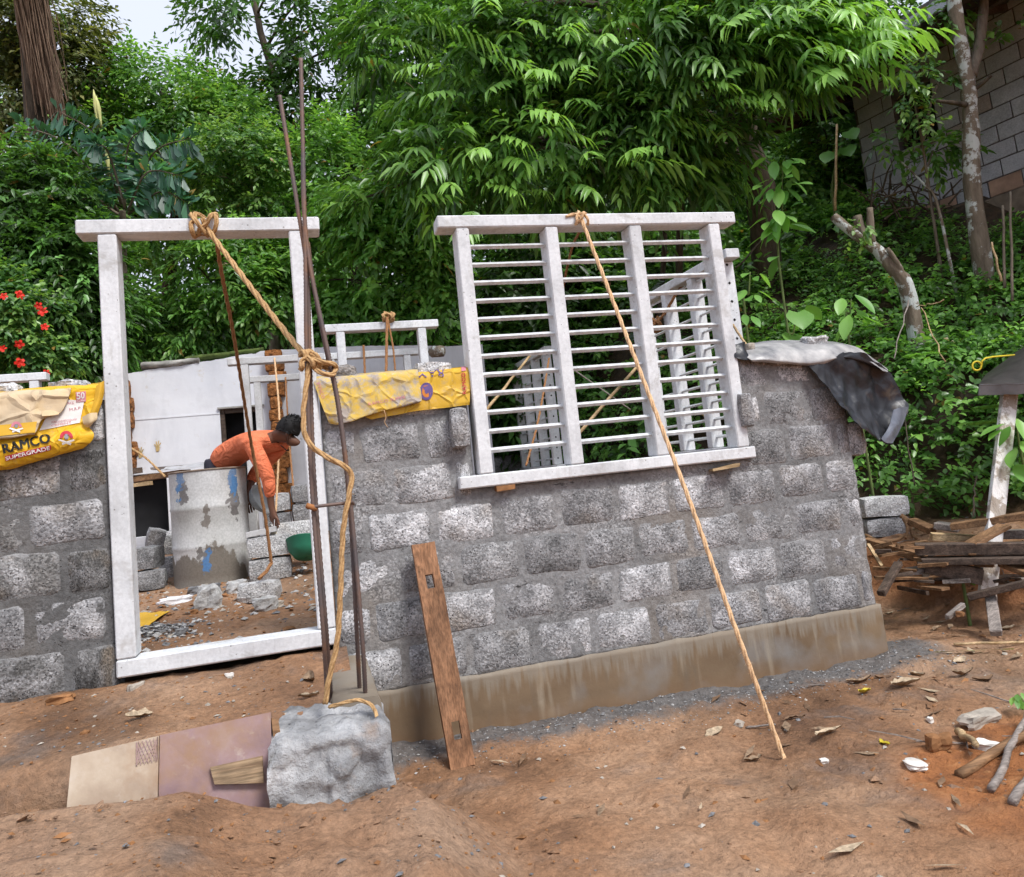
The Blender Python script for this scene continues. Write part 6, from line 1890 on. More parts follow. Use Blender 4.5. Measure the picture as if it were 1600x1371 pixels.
g7 = loft([[(1262, 571, D - .055), (1295, 566, D - .05), (1318, 552, D - .03), (1350, 556, D + .02), (1386, 579, D + .08)],
           [(1280, 592, D - .075), (1305, 590, D - .04), (1335, 582, D - .0), (1365, 590, D + .07), (1402, 605, D + .1)],
           [(1300, 618, D - .09), (1322, 616, D - .04), (1345, 612, D + .03), (1375, 615, D + .1), (1412, 624, D + .1)],
           [(1322, 645, D - .1), (1340, 642, D - .05), (1362, 645, D + .04), (1388, 640, D + .1), (1419, 637, D + .06)],
           [(1345, 668, D - .1), (1358, 668, D - .08), (1374, 672, D + .0), (1392, 668, D + .05), (1409, 664, D + .02)],
           [(1367, 684, D - .08), (1375, 688, D - .075), (1382, 692, D - .04), (1388, 694, D - .02), (1394, 692, D - .02)]], 40, 40, .022, 10, 25)
cloth('hanging_flap', g7, .004, MAT['tarp_black'], bs, MAT['tarp_black'])
g8 = loft([[(1387, 580, D + .1), (1400, 600, D + .08), (1412, 620, D + .06), (1419, 638, D + .04)], [(1384, 600, D - .02), (1392, 620, D - .04), (1398, 636, D - .05), (1403, 645, D - .04)], [(1395, 645, D - .07), (1393, 660, D - .08), (1391, 675, D - .08), (1390, 692, D - .06)]], 16, 12, .006, 12, 31)
cloth('turned_edge', [list(r_) for r_ in loft([[(1397, 640, D - .02), (1408, 637, D - .01), (1419, 636, D + .03)], [(1388, 668, D - .04), (1398, 668, D - .04), (1411, 662, D + .0)], [(1377, 686, D - .07), (1384, 692, D - .06), (1395, 693, D - .04)]], 12, 12, .005, 12, 31)], .004, m_tarp('blue_grey_plastic', (.06, .07, .09), (.13, .145, .18), (.22, .235, .27)), bs)

# ================================================================== the worker
def skin_object(name, joints, edges, root_i, mat, sub=2):
    import bmesh
    bm = bmesh.new(); lay = bm.verts.layers.skin.verify()
    vs = []
    for i, (p, r_) in enumerate(joints):
        v = bm.verts.new(p); v[lay].radius = (r_, r_) if not hasattr(r_, '__len__') else r_
        v[lay].use_root = (i == root_i); vs.append(v)
    for a, b in edges: bm.edges.new((vs[a], vs[b]))
    me = bpy.data.meshes.new(name); bm.to_mesh(me); bm.free()
    o = bpy.data.objects.new(name, me); COL.objects.link(o)
    sk = o.modifiers.new('skin', 'SKIN'); sk.use_smooth_shade = True; sk.branch_smoothing = .6
    ss = o.modifiers.new('sub', 'SUBSURF'); ss.levels = sub; ss.render_levels = sub
    bpy.context.view_layer.update()
    out = grab_mesh(o, name)
    out.materials.clear(); out.materials.append(mat)
    out.polygons.foreach_set('use_smooth', [True] * len(out.polygons))
    return out
MAT['skin'] = plain('brown_skin', (.135, .062, .038), .5, .15, 20, .1, 80)
def m_shirt():
    g = G('orange_shirt', .85, .2)
    g.color(g.ramp(g.noise(7, 4), [(.3, (.64, .15, .065)), (.7, (.8, .235, .115))]))
    g.bump(g.noise(9, 3, .5, g.stretch((1, 1, 1.6)), 1.5), 1.0, .03); g.bump(g.noise(24, 3, .5, g.stretch((1, 1, .6)), 2.0), .6, .012); return g.mat
MAT['shirt'] = m_shirt()
MAT['shorts'] = plain('dark_shorts', (.03, .028, .04), .9, .3, 12, .3, 60)
MAT['hair'] = plain('black_hair', (.008, .007, .007), .75, .3, 40, .3, 120)
hip = at(346, 722, 6.35); sh = at(420, 688, 6.02)
floor_z = floor_h(hip.x, hip.y) - .01
wk = thing('person', 'person in orange shirt bending over, reaching down beside the drum', 'person', (hip.x, hip.y, floor_z))
fwdv = (sh - hip).normalized()
sidev = fwdv.cross(Vector((0, 0, 1))).normalized()         # towards the camera side or away
if sidev.dot(EYE - hip) < 0: sidev = -sidev
chest = hip.lerp(sh, .62) + Vector((0, 0, .045))
waist = hip.lerp(sh, .3) + Vector((0, 0, .035))
rsh = sh + sidev * .15 + Vector((-.01, 0, -.03)); lsh = sh - sidev * .15 + Vector((0, 0, -.02))
rel = at(419, 744, 5.86); rwr = at(424, 792, 5.86)
lel = at(396, 742, 6.3); lwr = at(388, 770, 6.2)
nk = at(434, 684, 5.98); hd = at(446, 684, 5.95); 
rhp = hip + sidev * .09; lhp = hip - sidev * .09
rkn = Vector((rhp.x + .06, rhp.y - .02, floor_z + .5)); lkn = Vector((lhp.x - .1, lhp.y + .04, floor_z + .49))
ran = Vector((rhp.x + .0, rhp.y + .02, floor_z + .09)); lan = Vector((lhp.x - .22, lhp.y + .06, floor_z + .09))
palm = at(428, 806, 5.85); kn_ = at(431, 815, 5.84)
J = [(hip, (.1, .085)), (waist, (.115, .095)), (chest, (.11, .09)), (sh, (.07, .06)), (nk, .048), (hd, .056),
     (rsh, .04), (rel, .036), (rwr, .027), (palm, (.034, .022)), (lsh, .04), (lel, .036), (lwr, .03), (lwr + Vector((0.0, -.02, -.07)), (.034, .022)),
     (rhp, .085), (rkn, .06), (ran, .04), (ran + Vector((.17, -.02, -.055)), .032), (lhp, .085), (lkn, .06), (lan, .04), (lan + Vector((.17, -.02, -.055)), .032)]
E_ = [(0, 1), (1, 2), (2, 3), (3, 4), (4, 5), (3, 6), (6, 7), (7, 8), (8, 9), (3, 10), (10, 11), (11, 12), (12, 13), (0, 14), (14, 15), (15, 16), (16, 17), (0, 18), (18, 19), (19, 20), (20, 21)]
def fingers(base, tipdir, across, lens, r0=.0085):
    global J, E_
    bi = base
    p0 = J[bi][0]
    for k, ln in enumerate(lens):
        off = across * (k - 1.5) * .019
        a = p0 + tipdir * .03 + off; b = a + tipdir * ln * .5 + Vector((0, 0, -.004)); c = b + (tipdir * .6 - across * .0 + Vector((.25, -.5, -.4)).normalized() * .5) * ln * .5
        i0 = len(J); J += [(a, r0 + .001), (b, r0), (c, r0 - .0015)]; E_ += [(bi, i0), (i0, i0 + 1), (i0 + 1, i0 + 2)]
    th = p0 - across * .035 - tipdir * .02; i0 = len(J)
    J += [(th, r0 + .002), (th - across * .012 + tipdir * .04, r0), (th + across * .004 + tipdir * .065, r0 - .001)]; E_ += [(bi, i0), (i0, i0 + 1), (i0 + 1, i0 + 2)]
td = (palm - rwr).normalized(); acr = sidev.cross(td).normalized()
fingers(9, td, acr, (.06, .072, .068, .05))
fingers(13, Vector((.1, -.3, -.95)).normalized(), Vector((1, .2, 0)).normalized(), (.06, .07, .066, .05))
# head: skull, jaw and nose as extra joints of the same body
look = (Vector((.82, -.1, -.42))).normalized(); hup = (Vector((.42, 0, .9)) - look * look.dot(Vector((.42, 0, .9)))).normalized()
i0 = len(J)
J += [(hd + hup * .08 + look * .0, (.096, .09)), (hd + hup * .02 + look * .045, (.078, .072)), (hd - hup * .055 + look * .066, (.047, .042)), (hd + hup * .012 + look * .125, (.015, .015))]
E_ += [(5, i0), (5, i0 + 1), (i0 + 1, i0 + 2), (i0 + 1, i0 + 3)]
link('body', skin_object('body', J, E_, 0, MAT['skin']), wk)
hs = look.cross(hup).normalized()
JS = [(hip.lerp(waist, -.35), (.15, .13)), (waist, (.142, .122)), (chest, (.16, .135)), (sh, (.14, .115)), (rsh, .08), (rel, .056), (rel.lerp(rwr, .75), .042), (lsh, .078), (lel, .055), (lel.lerp(lwr, .5), .045), (nk.lerp(hd, .25), .078)]
link('shirt', skin_object('shirt', JS, [(0, 1), (1, 2), (2, 3), (3, 4), (4, 5), (5, 6), (3, 7), (7, 8), (8, 9), (3, 10)], 0, MAT['shirt']), wk)
JT = [(hip + Vector((-.01, 0, 0)), (.145, .125)), (rhp, .1), (rkn.lerp(rhp, .15), .08), (lhp, .1), (lkn.lerp(lhp, .15), .08), (hip.lerp(waist, .35), (.135, .115))]
link('shorts', skin_object('shorts', JT, [(0, 1), (1, 2), (0, 3), (3, 4), (0, 5)], 0, MAT['shorts']), wk)
hm = MB(); rs = random.Random(6); hc = hd + hup * .075 + look * .01
rows = []
for j in range(9):
    b = math.radians(-25 + 115 * j / 8); row = []
    for i in range(18):
        a = 2 * math.pi * i / 18
        d = look * math.cos(a) * math.cos(b) + hs * math.sin(a) * math.cos(b) + hup * math.sin(b)
        k = .108 + .01 * noise.noise(d * 6)
        if math.cos(a) > .45 and b < .35: k = .08
        row.append(hc + d * k)
    rows.append(row)
hm.grid(rows, closed=True)
for _ in range(520):
    a = rs.uniform(0, 6.28); b = rs.uniform(-.35, 1.5)
    if math.cos(a) > .35 and b < .45: continue
    d = look * math.cos(a) * math.cos(b) + hs * math.sin(a) * math.cos(b) + hup * math.sin(b)
    q = hc + d * .104; e = q + d * rs.uniform(.012, .035) + look * rs.uniform(.0, .03) + Vector((0, 0, -rs.uniform(0, .015)))
    w = d.cross(Vector((rs.uniform(-1, 1), rs.uniform(-1, 1), rs.uniform(-1, 1)))).normalized() * .006
    hm.add([q - w, q + w, e], [(0, 1, 2)])
hm.build('hair', MAT['hair'], wk, True)
em_ = MB()
for sg in (1, -1):
    c = hd + hs * sg * .075 + hup * .03 + look * .015
    rows = []
    for j in range(4):
        rr = (.006, .022, .02, .006)[j]
        rows.append([c + hs * sg * (.006 * j) + (look * math.cos(a) * .6 + hup * math.sin(a)) * rr for a in [i * math.pi / 5 for i in range(10)]])
    x = MB(); x.grid(rows, closed=True); x.build('ear', MAT['skin'], wk, True)
    y = MB(); c2 = hd + hs * sg * .03 + hup * .035 + look * .112
    rows = [[c2 + (hs * math.cos(a) + hup * math.sin(a) * .6) * r_ + look * (.006 - r_ * .4) for a in [i * math.pi / 4 for i in range(8)]] for r_ in (.001, .006, .011)]
    y.grid(rows, closed=True); y.build('eye', plain('eye', (.3, .28, .26), .3, .2), wk, True)
rope('necklace', [hd - hup * .07 + hs * .06, hd - hup * .09 + look * .05, hd - hup * .07 - hs * .06], .003, MAT['black'], parent=wk, fuzz=0)
# plumb line in the hand
pbt = thing('plumb_bob', 'small white plumb bob hanging from the worker hand', 'plumb bob', at(428, 842, 5.83))
m = MB(); m.tube([at(429, 812, 5.83), at(428, 830, 5.83)], .0025, 5); m.build('string', MAT['plastic_white'], pbt)
m = MB(); c = at(428, 834, 5.83); m.box((c.x - .022, c.y - .022, c.z - .02), (c.x + .022, c.y + .022, c.z + .018), bev=.004); m.build('wood_cube', plain('cream_wood', (.62, .55, .42), .6, .1), pbt)
m = MB(); lathe(m, [(.001, -.02), (.012, -.017), (.02, -.004), (.02, .01), (.012, .02), (.001, .021)], tuple(at(428, 843, 5.83)), 14); m.build('bob', MAT['plastic_white'], pbt, True)

# ================================================================== house on the bank
h0 = Vector((8.31, 6.79, 0)); hd_ = Vector((-.2142, .9768, 0)).normalized(); hn = Vector((-hd_.y, hd_.x, 0))   # hn points left, to the clearing
HB, HT = 3.55, 6.75
bh = thing('block_house', 'grey concrete block house with dark roof up on the bank', 'house', (h0.x, h0.y, HB))
def hp_(t, o, z): return h0 + hd_ * t + hn * o + Vector((0, 0, z))
def hx(px, py, off=0.0):
    """where the sight line through a pixel meets the house wall: (t, z)"""
    d = ray(px, py); q = h0 + hn * off
    k = (q - EYE).dot(hn) / d.dot(hn); p = EYE + d * k
    return ((p - h0).dot(hd_), p.z)
T0, T1 = -3.2, hx(1348, 260)[0]
w0 = hx(1396, 175); w1 = hx(1463, 190)
wt0, wt1 = min(w0[0], w1[0]), max(w0[0], w1[0]); wz0, wz1 = hx(1425, 232)[1], hx(1425, 140)[1]
HM = Matrix((hd_, hn, Vector((0, 0, 1)))).transposed().to_4x4(); HM.translation = h0
def hbox(name, lo, hi, mat, parent=bh, bev=0, jit=0):
    m = MB(); m.box(lo, hi, HM, bev=bev, jit=jit); return m.build(name, mat, parent)
MAT['house_joint'] = plain('house_joint', (.12, .11, .105), .95, .3)
def m_house():
    g = G('house_block', .93, .15).jitter()
    c = g.ramp(g.noise(5, 5, .6), [(.3, (.36, .372, .405)), (.7, (.5, .512, .545))])
    r = g.rand(); tn = g.ramp(r, [(.86, 0.), (.97, .6)]); c = g.mix(tn, c, (.3, .21, .15))
    fine = g.ramp(g.noise(60, 4, .7), [(.3, .75), (.65, 1.12)]); c = g.mix(1., c, fine, 'MULTIPLY')
    g.color(c); g.bump(g.noise(60, 4), .5, .006); return g.mat
MAT['house_block'] = m_house()
MAT['house_block_red'] = plain('house_block_mud_stained', (.38, .25, .18), .95, .3, 6, .5, 60)
# joints body around the window
for lo, hi in (((T0, -.2, HB), (T1, -.012, wz0)), ((T0, -.2, wz1), (T1, -.012, HT)), ((T0, -.2, wz0), (wt0, -.012, wz1)), ((wt1, -.2, wz0), (T1, -.012, wz1))):
    hbox('joint_body', lo, hi, MAT['house_joint'])
hbox('end_wall', (T1 - .19, -3.4, HB), (T1 - .001, -.201, HT), MAT['house_block'])
hbox('room_shade_box', (wt0 - .3, -1.4, wz0 - .3), (wt1 + .3, -.22, wz1 + .3), MAT['black'])  # black fill behind the grille in place of the room's shade
mB = MB(); mB.box((-.194, -.012, -.1), (.194, .0, .1), bev=.006, jit=.003); hbm = mB.mesh('block', MAT['house_block'])
mB = MB(); mB.box((-.194, -.012, -.1), (.194, .0, .1), bev=.006, jit=.003); hbr = mB.mesh('block', MAT['house_block_red'])
rs = random.Random(3); row = 0; z = HB
while z < HT - .1:
    t = T0 + (.2 if row % 2 else 0.0) + rs.uniform(-.02, .02)
    while t < T1 - .05:
        a, b = t, min(t + .4, T1)
        cuts = [(a, b)]
        if wz0 - .05 < z + .1 < wz1 + .05:
            if a < wt1 and b > wt0: cuts = [c for c in ((a, min(b, wt0)), (max(a, wt1), b)) if c[1] - c[0] > .05 and not (c[0] >= wt0 and c[1] <= wt1)]
        for a_, b_ in cuts:
            o = link('block', hbr if (row < 3 and rs.random() < .75) else hbm, bh, hp_((a_ + b_) / 2, rs.uniform(-.003, .003), z + .105), (0, 0, math.atan2(hd_.y, hd_.x)))
            o.scale = ((b_ - a_ - .014) / .388, 1, .96)
        t += .4
    z += .21; row += 1
for k in range(7):
    u = wt0 + (wt1 - wt0) * (k + .5) / 7
    hbox('window_grille', (u - .012, -.1, wz0), (u + .012, -.08, wz1), MAT['wood_dark'])
hbox('window_sill', (wt0 - .05, -.01, wz0 - .05), (wt1 + .05, .05, wz0 - .002), MAT['lintel_stone'])
hbox('foundation', (T0, -.25, HB - .35), (hx(1545, 292)[0], .12, hx(1600, 292, .12)[1]), plain('foundation_render', (.2, .16, .12), .9, .4, 6, .5, 30))
# roof: corrugated sheets that overhang the wall
rf = MB(); RT0, RT1, OV = T0 - .3, T1 + 1.2, 1.55
EV = hx(1372, 76, OV)[1]
nr_ = 150; rows = [[], [], []]
for i in range(nr_):
    t = RT0 + (RT1 - RT0) * i / (nr_ - 1); c = .02 * math.sin(i * 2.1)
    rows[0].append(hp_(t, OV, EV + c)); rows[1].append(hp_(t, 0, EV + .5 + c)); rows[2].append(hp_(t, -3.5, EV + 1.65 + c))
rf.grid(rows); rf.grid([[p - Vector((0, 0, .02)) for p in r_][::-1] for r_ in rows]); rf.grid([[p for p in rows[0]], [p - Vector((0, 0, .02)) for p in rows[0]]])
rf.build('roof', plain('mossy_roof_sheet', (.07, .06, .05), .9, .4, 6, .4, 20), bh, True)
for k in range(9):
    t = RT0 + .2 + k * (RT1 - RT0 - .4) / 8
    m = MB(); m.obox(hp_(t, OV - .05, EV - .05), hp_(t, -3.4, EV + 1.53), .06, .09); m.build('rafter', MAT['wood_dark'], bh)
m = MB(); m.obox(hp_(RT0 + .05, .9, EV + .1), hp_(RT1 - .05, .9, EV + .1), .07, .07); m.build('purlin', MAT['wood_dark'], bh)

# ================================================================== trees and plants standing on the bank
def grounded(px, py, depth, sink=.05):
    p = at(px, py, depth); return Vector((p.x, p.y, ground_h(p.x, p.y) - sink))
pt = thing('patchy_tree', 'brown trunk with white lichen patches in front of the block house', 'tree', grounded(1520, 335, 8))
def limb_obj(name, pts, r0, r1, mat, parent, n=10, knob=.0, seed=0, k=16):
    c = crom(pts, k); rs = random.Random(seed); m = MB()
    m.tube(c, [(r0 + (r1 - r0) * i / (k - 1)) * (1 + rs.uniform(-knob, knob)) for i in range(k)], n)
    return m.build(name, mat, parent, True)
limb_obj('trunk', [grounded(1520, 335, 8), at(1520, 300, 8), at(1517, 200, 8), at(1513, 140, 8), at(1505, 90, 8), at(1490, 0, 8), at(1480, -70, 8), at(1475, -140, 8)], .092, .05, MAT['bark_patchy'], pt, 12, .1, 1, 26)
limb_obj('limb', [at(1516, 120, 8.02), at(1528, 80, 8.1), at(1536, 20, 8.15), at(1540, -60, 8.2)], .06, .045, MAT['bark_grey'], pt, 9, .1, 2)
limb_obj('branch_stub', [at(1512, 165, 7.98), at(1490, 161, 7.9), at(1464, 158, 7.8)], .03, .018, MAT['bark'], pt, 7, .1, 3, 8)
limb_obj('branch_stub', [at(1522, 140, 7.98), at(1538, 128, 7.9), at(1549, 118, 7.85)], .03, .016, MAT['bark'], pt, 7, .1, 4, 8)
P, O, K = blob_points([(1440, 45, 8.4, 45, 22, .3), (1480, 20, 8.5, 40, 22, .3), (1570, 55, 8.2, 40, 8, .2), (1480, -120, 8.2, 120, 45, .9), (1560, -150, 8.4, 100, 50, .9)], 260, thr=-1, seed=81)
V, F, T = sprays(P, O, k=7, Lt=.3, L=.11, W=.05, seed=81, tint0=.45, tintv=.2)
link('crown', np_mesh('crown', V, F, MAT['lf_mid'], T), pt)['kind'] = 'stuff'
def small_plant(name, label, blobs, n, leaf, stems, mat, seed, bark='bark_grey', cat='plant', group=None):
    base = grounded(*stems[0][0]); r_ = thing(name, label, cat, base, group)
    P, O, K = blob_points(blobs, n, thr=-.5, seed=seed, shell=.2)
    V, F, T = sprays(P, O, seed=seed, **leaf)
    link('foliage', np_mesh('foliage', V, F, MAT[mat], T), r_)['kind'] = 'stuff'
    for k, s in enumerate(stems):
        limb_obj('stem', [grounded(*s[0]) if k == 0 else at(*s[0])] + [at(*q) for q in s[1:]], s[0][2] * .0025, .006, MAT[bark], r_, 6, .05, k, 12)
    return r_
small_plant('sapling', 'thin sapling with bright yellow green leaves before the house window', [(1425, 110, 8.2, 26, 18, .2), (1412, 150, 8.2, 20, 32, .2), (1440, 190, 8.2, 18, 32, .2), (1470, 125, 8.2, 14, 14, .15)], 70,
            dict(k=7, Lt=.2, L=.075, W=.04, tint0=.5, tintv=.22, young=.2), [[(1452, 320, 8.3), (1445, 250, 8.3), (1432, 180, 8.2), (1418, 110, 8.2)], [(1440, 230, 8.3), (1455, 160, 8.2), (1470, 120, 8.2)]], 'lf_yellow', 82)
small_plant('sapling', 'leaning patchy sapling below the house corner', [(1375, 225, 8.6, 22, 14, .2), (1400, 232, 8.6, 30, 10, .2), (1460, 240, 8.4, 28, 25, .2), (1490, 225, 8.3, 20, 14, .15)], 60,
            dict(k=6, Lt=.2, L=.1, W=.05, tint0=.4, tintv=.22), [[(1478, 365, 8.1), (1465, 320, 8.2), (1445, 290, 8.3), (1410, 255, 8.5), (1378, 230, 8.6)], [(1447, 292, 8.3), (1450, 260, 8.3), (1458, 235, 8.3)]], 'lf_mid', 83, 'bark_patchy')
# pruned leaning trunk
sp_ = thing('pruned_trunk', 'leaning grey trunk with sawn-off branches on the bank', 'tree', grounded(1422, 470, 7.5))
limb_obj('trunk', [grounded(1424, 478, 7.5), at(1418, 455, 7.5), at(1400, 425, 7.5), at(1375, 395, 7.55), at(1345, 372, 7.6), at(1322, 356, 7.65), at(1302, 338, 7.7)], .078, .045, MAT['bark_patchy'], sp_, 10, .08, 5, 22)
limb_obj('branch_stub', [at(1358, 382, 7.58), at(1345, 358, 7.6), at(1339, 338, 7.62)], .06, .042, MAT['bark_grey'], sp_, 9, .08, 6, 8)
limb_obj('branch_stub', [at(1362, 384, 7.56), at(1360, 352, 7.55), at(1359, 325, 7.55)], .045, .03, MAT['bark_grey'], sp_, 9, .08, 7, 8)
limb_obj('branch_stub', [at(1412, 440, 7.5), at(1404, 415, 7.45), at(1386, 388, 7.45)], .035, .02, MAT['bark_patchy'], sp_, 8, .1, 8, 8)
P, O, K = blob_points([(1350, 350, 7.5, 18, 10, .1), (1338, 368, 7.5, 12, 8, .1)], 10, thr=-1, seed=84)
V, F, T = sprays(P, O, k=5, Lt=.1, L=.06, W=.035, seed=84, tint0=.7, tintv=.1); link('sprout', np_mesh('sprout', V, F, MAT['lf_yellow'], T), sp_)['kind'] = 'stuff'

def big_leaf_mesh(L, W, heart, mat, seed, tint=.5):
    """one broad leaf with a midrib fold"""
    m = MB(); rows = []
    for i in range(9):
        t = i / 8
        if heart: w = W * .5 * (math.sin(math.pi * min(1, t * .86 + .16)) ** .8)
        else: w = W * .5 * (math.sin(math.pi * min(1., t * .95 + .03)) ** .9)
        x = t * L - (.18 * L * 0); z = -.22 * L * t * t
        rows.append([(x - (.12 * L if heart and i == 0 else 0), -w, z + .12 * w), (x - (.05 * L if heart and i == 0 else 0), -w * .5, z + .02 * w), (x, 0, z - .05 * w), (x - (.05 * L if heart and i == 0 else 0), w * .5, z + .02 * w), (x - (.12 * L if heart and i == 0 else 0), w, z + .12 * w)])
    m.grid(rows); me = m.mesh('leaf', MAT[mat], True)
    a = me.attributes.new('tint', 'FLOAT', 'POINT'); a.data.foreach_set('value', [tint] * len(me.vertices))
    return me
BL = [big_leaf_mesh(.26, .12, False, 'lf_bright', i, tt) for i, tt in enumerate((.45, .65, .85, .3))]
HL = [big_leaf_mesh(.24, .24, True, 'lf_ground', i, tt) for i, tt in enumerate((.35, .5, .6))]
def leaf_plant(name, label, stem, leaves, meshes, seed, cat='plant', sc=1.0, group=None):
    """stem polyline (px, py, depth) and leaves at given px spots, each leaf a part"""
    r_ = thing(name, label, cat, grounded(*stem[0]), group); rs = random.Random(seed)
    st_ = [grounded(*stem[0])] + [at(*q) for q in stem]
    limb_obj('stem', st_, .014, .005, MAT['lf_stem'], r_, 6, .03, seed, 16)
    for px, py, d in leaves:
        c = min((at(*q) for q in stem), key=lambda q: (q - at(px, py, d)).length)
        p = at(px, py, d); dirv = (p - c); dirv = dirv if dirv.length > .02 else Vector((rs.uniform(-1, 1), -1, 0))
        yaw = math.atan2(dirv.y, dirv.x) + rs.uniform(-.6, .6)
        o = link('leaf', rs.choice(meshes), r_, c.lerp(p, .55), (rs.uniform(-.4, .4), rs.uniform(.1, .9), yaw)); o.scale = [sc * rs.uniform(.7, 1.15)] * 3
    return r_
MAT['lf_stem'] = plain('green_stem', (.1, .14, .04), .7, .3)
leaf_plant('broad_leaf_sapling', 'upright sapling with large glossy leaves right of the window top', [(1218, 420, 7.2), (1222, 350, 7.2), (1222, 290, 7.2), (1224, 250, 7.2)],
           [(1195, 280, 7.1), (1212, 262, 7.0), (1235, 250, 7.0), (1250, 275, 7.0), (1190, 300, 7.0), (1205, 310, 6.9), (1240, 300, 7.0), (1165, 290, 7.1), (1195, 335, 7.0), (1180, 345, 7.0), (1210, 340, 6.9), (1230, 330, 7.0), (1205, 362, 7.0), (1190, 372, 7.0), (1222, 270, 6.9), (1170, 310, 7.1), (1240, 262, 7.2), (1212, 385, 7.)] + [(1175 + (k * 37) % 80, 245 + (k * 53) % 150, 7.0 + (k % 5) * .06) for k in range(26)], BL, 3, sc=.85)
leaf_plant('broad_leaf_sapling', 'low plant with long pointed leaves above the plastic sheet', [(1325, 520, 6.6), (1328, 490, 6.6), (1330, 468, 6.6)], [(1300, 480, 6.5), (1312, 500, 6.4), (1345, 478, 6.5), (1340, 455, 6.5), (1325, 495, 6.3), (1305, 465, 6.5), (1350, 500, 6.5)], BL, 4, sc=.85)
leaf_plant('heart_leaf_plant', 'heart leaved creeper just right of the window frame', [(1235, 560, 6.4), (1240, 520, 6.4), (1245, 490, 6.4)], [(1247, 486, 6.2), (1240, 528, 6.2), (1268, 478, 6.4), (1225, 545, 6.4)], HL, 5, sc=.85)
leaf_plant('heart_leaf_plant', 'dark heart leaved creeper beneath the eave', [(1300, 300, 9.6), (1310, 240, 9.6), (1322, 205, 9.6)], [(1302, 212, 9.4), (1328, 205, 9.4), (1330, 222, 9.4), (1295, 235, 9.5)], HL, 6, sc=1.05)
leaf_plant('broad_leaf_sapling', 'leafy shoots against the drilled jamb', [(1165, 500, 6.2), (1170, 460, 6.2), (1172, 425, 6.2)], [(1170, 428, 6.1), (1185, 440, 6.1), (1160, 448, 6.1), (1188, 462, 6.1), (1168, 470, 6.0), (1195, 450, 6.2), (1160, 485, 6.1), (1182, 490, 6.0), (1200, 430, 6.2)], BL, 7, sc=.62)
leaf_plant('broad_leaf_sapling', 'big leaved plant at the right edge beside white post', [(1598, 720, 5.4), (1592, 690, 5.4), (1588, 660, 5.4)], [(1570, 672, 5.3), (1555, 665, 5.3), (1580, 710, 5.2), (1600, 690, 5.2), (1590, 650, 5.3), (1582, 730, 5.2), (1548, 680, 5.3)], BL, 8, sc=.85)
leaf_plant('weed', 'small green weed in front of the timber pile', [(1505, 912, 5.0), (1503, 905, 5.0), (1500, 897, 5.0)], [(1496, 895, 4.95), (1506, 900, 4.95), (1514, 908, 4.95), (1520, 912, 4.95), (1490, 904, 4.95), (1510, 890, 4.95), (1524, 905, 4.95)], BL, 9, sc=.22)
leaf_plant('weed', 'green weed at the bottom right edge of the mud', [(1598, 1100, 3.4), (1594, 1092, 3.4), (1590, 1086, 3.4)], [(1588, 1085, 3.35), (1580, 1092, 3.35), (1596, 1095, 3.3), (1600, 1080, 3.35), (1586, 1100, 3.3), (1602, 1105, 3.3)], BL, 10, sc=.22)
# ferns
def fern(label, px, py, d, seed, sc=1.0):
    r_ = thing('fern', label, 'fern', grounded(px, py, d), 'ferns on the bank'); rs = np.random.default_rng(seed)
    b = at(px, py, d)
    for k in range(7):
        a = rs.uniform(-2.9, -.2); L = .34 * sc * rs.uniform(.7, 1.1)
        dirv = Vector((math.cos(a), math.sin(a), .5)).normalized()
        n = 14; t = (np.arange(n) + 1) / n
        P = np.array([list(b + dirv * L * q - Vector((0, 0, .5 * L * q * q))) for q in t]); sd_ = np.array(list(dirv.cross(Vector((0, 0, 1))).normalized()))
        PP = np.concatenate([P, P]); A = np.concatenate([sd_[None] + np.array(dirv) * .4] * n + [-sd_[None] + np.array(dirv) * .4] * n)
        LL = np.concatenate([.09 * sc * np.sin(np.pi * (t * .8 + .18))] * 2)
        V, F, T = leaf_arrays(PP, A, np.tile([0, -.2, 1.], (2 * n, 1)), LL, LL * .28, .6 + .1 * rs.normal(size=2 * n), .2, False)
        link('frond', np_mesh('frond', V, F, MAT['lf_bright'], T), r_)
    return r_
fern('fern with bright fronds left of the white post', 1535, 665, 5.8, 1)
fern('small fern on the bank above the white post', 1545, 640, 6.0, 2, .8)
fern('fern hanging over the bank behind the black sheet', 1430, 560, 6.6, 3, .8)
# thin stakes and hanging roots on the bank
for k, (a, b, r0, lab, mk) in enumerate((((1570, 450, 7.2), (1567, 322, 7.4), .014, 'tall thin stake on the bank near the right edge', 'bark_grey'), ((1582, 470, 7.1), (1578, 300, 7.4), .013, 'thin stake at the far right of the bank', 'bark_grey'), ((1564, 440, 7.2), (1550, 378, 7.3), .012, 'short broken stake with a pale tip on the bank', 'wood_pale'),
                                        ((1305, 330, 9.2), (1308, 195, 9.4), .017, 'pale slender pole under the house eave', 'wood_pale'), ((1520, 805, 5.9), (1524, 745, 6.0), .007, 'thin twig standing behind the timber pile', 'bark_grey'), ((1150, 420, 7.6), (1215, 350, 8.0), .01, 'bare twig behind the top right of the window', 'bark'),
                                        ((1430, 760, 6.1), (1410, 640, 6.6), .006, 'hanging root on the bank behind the wall end', 'bark'), ((1475, 470, 6.9), (1432, 480, 7.1), .006, 'thin pale creeper stem on the bank', 'wood_pale'), ((1475, 565, 6.4), (1438, 480, 7.0), .006, 'curved pale creeper stem lower on the bank', 'wood_pale'), ((1420, 470, 7.4), (1395, 560, 6.9), .007, 'root trailing from the pruned trunk', 'wood_grey'))):
    stick('stake' if k < 4 else 'twig', lab, at(*a), at(*b), r0, r0 * .8, MAT[mk], 'stake' if k < 4 else 'twig', .012 if k > 3 else .006)
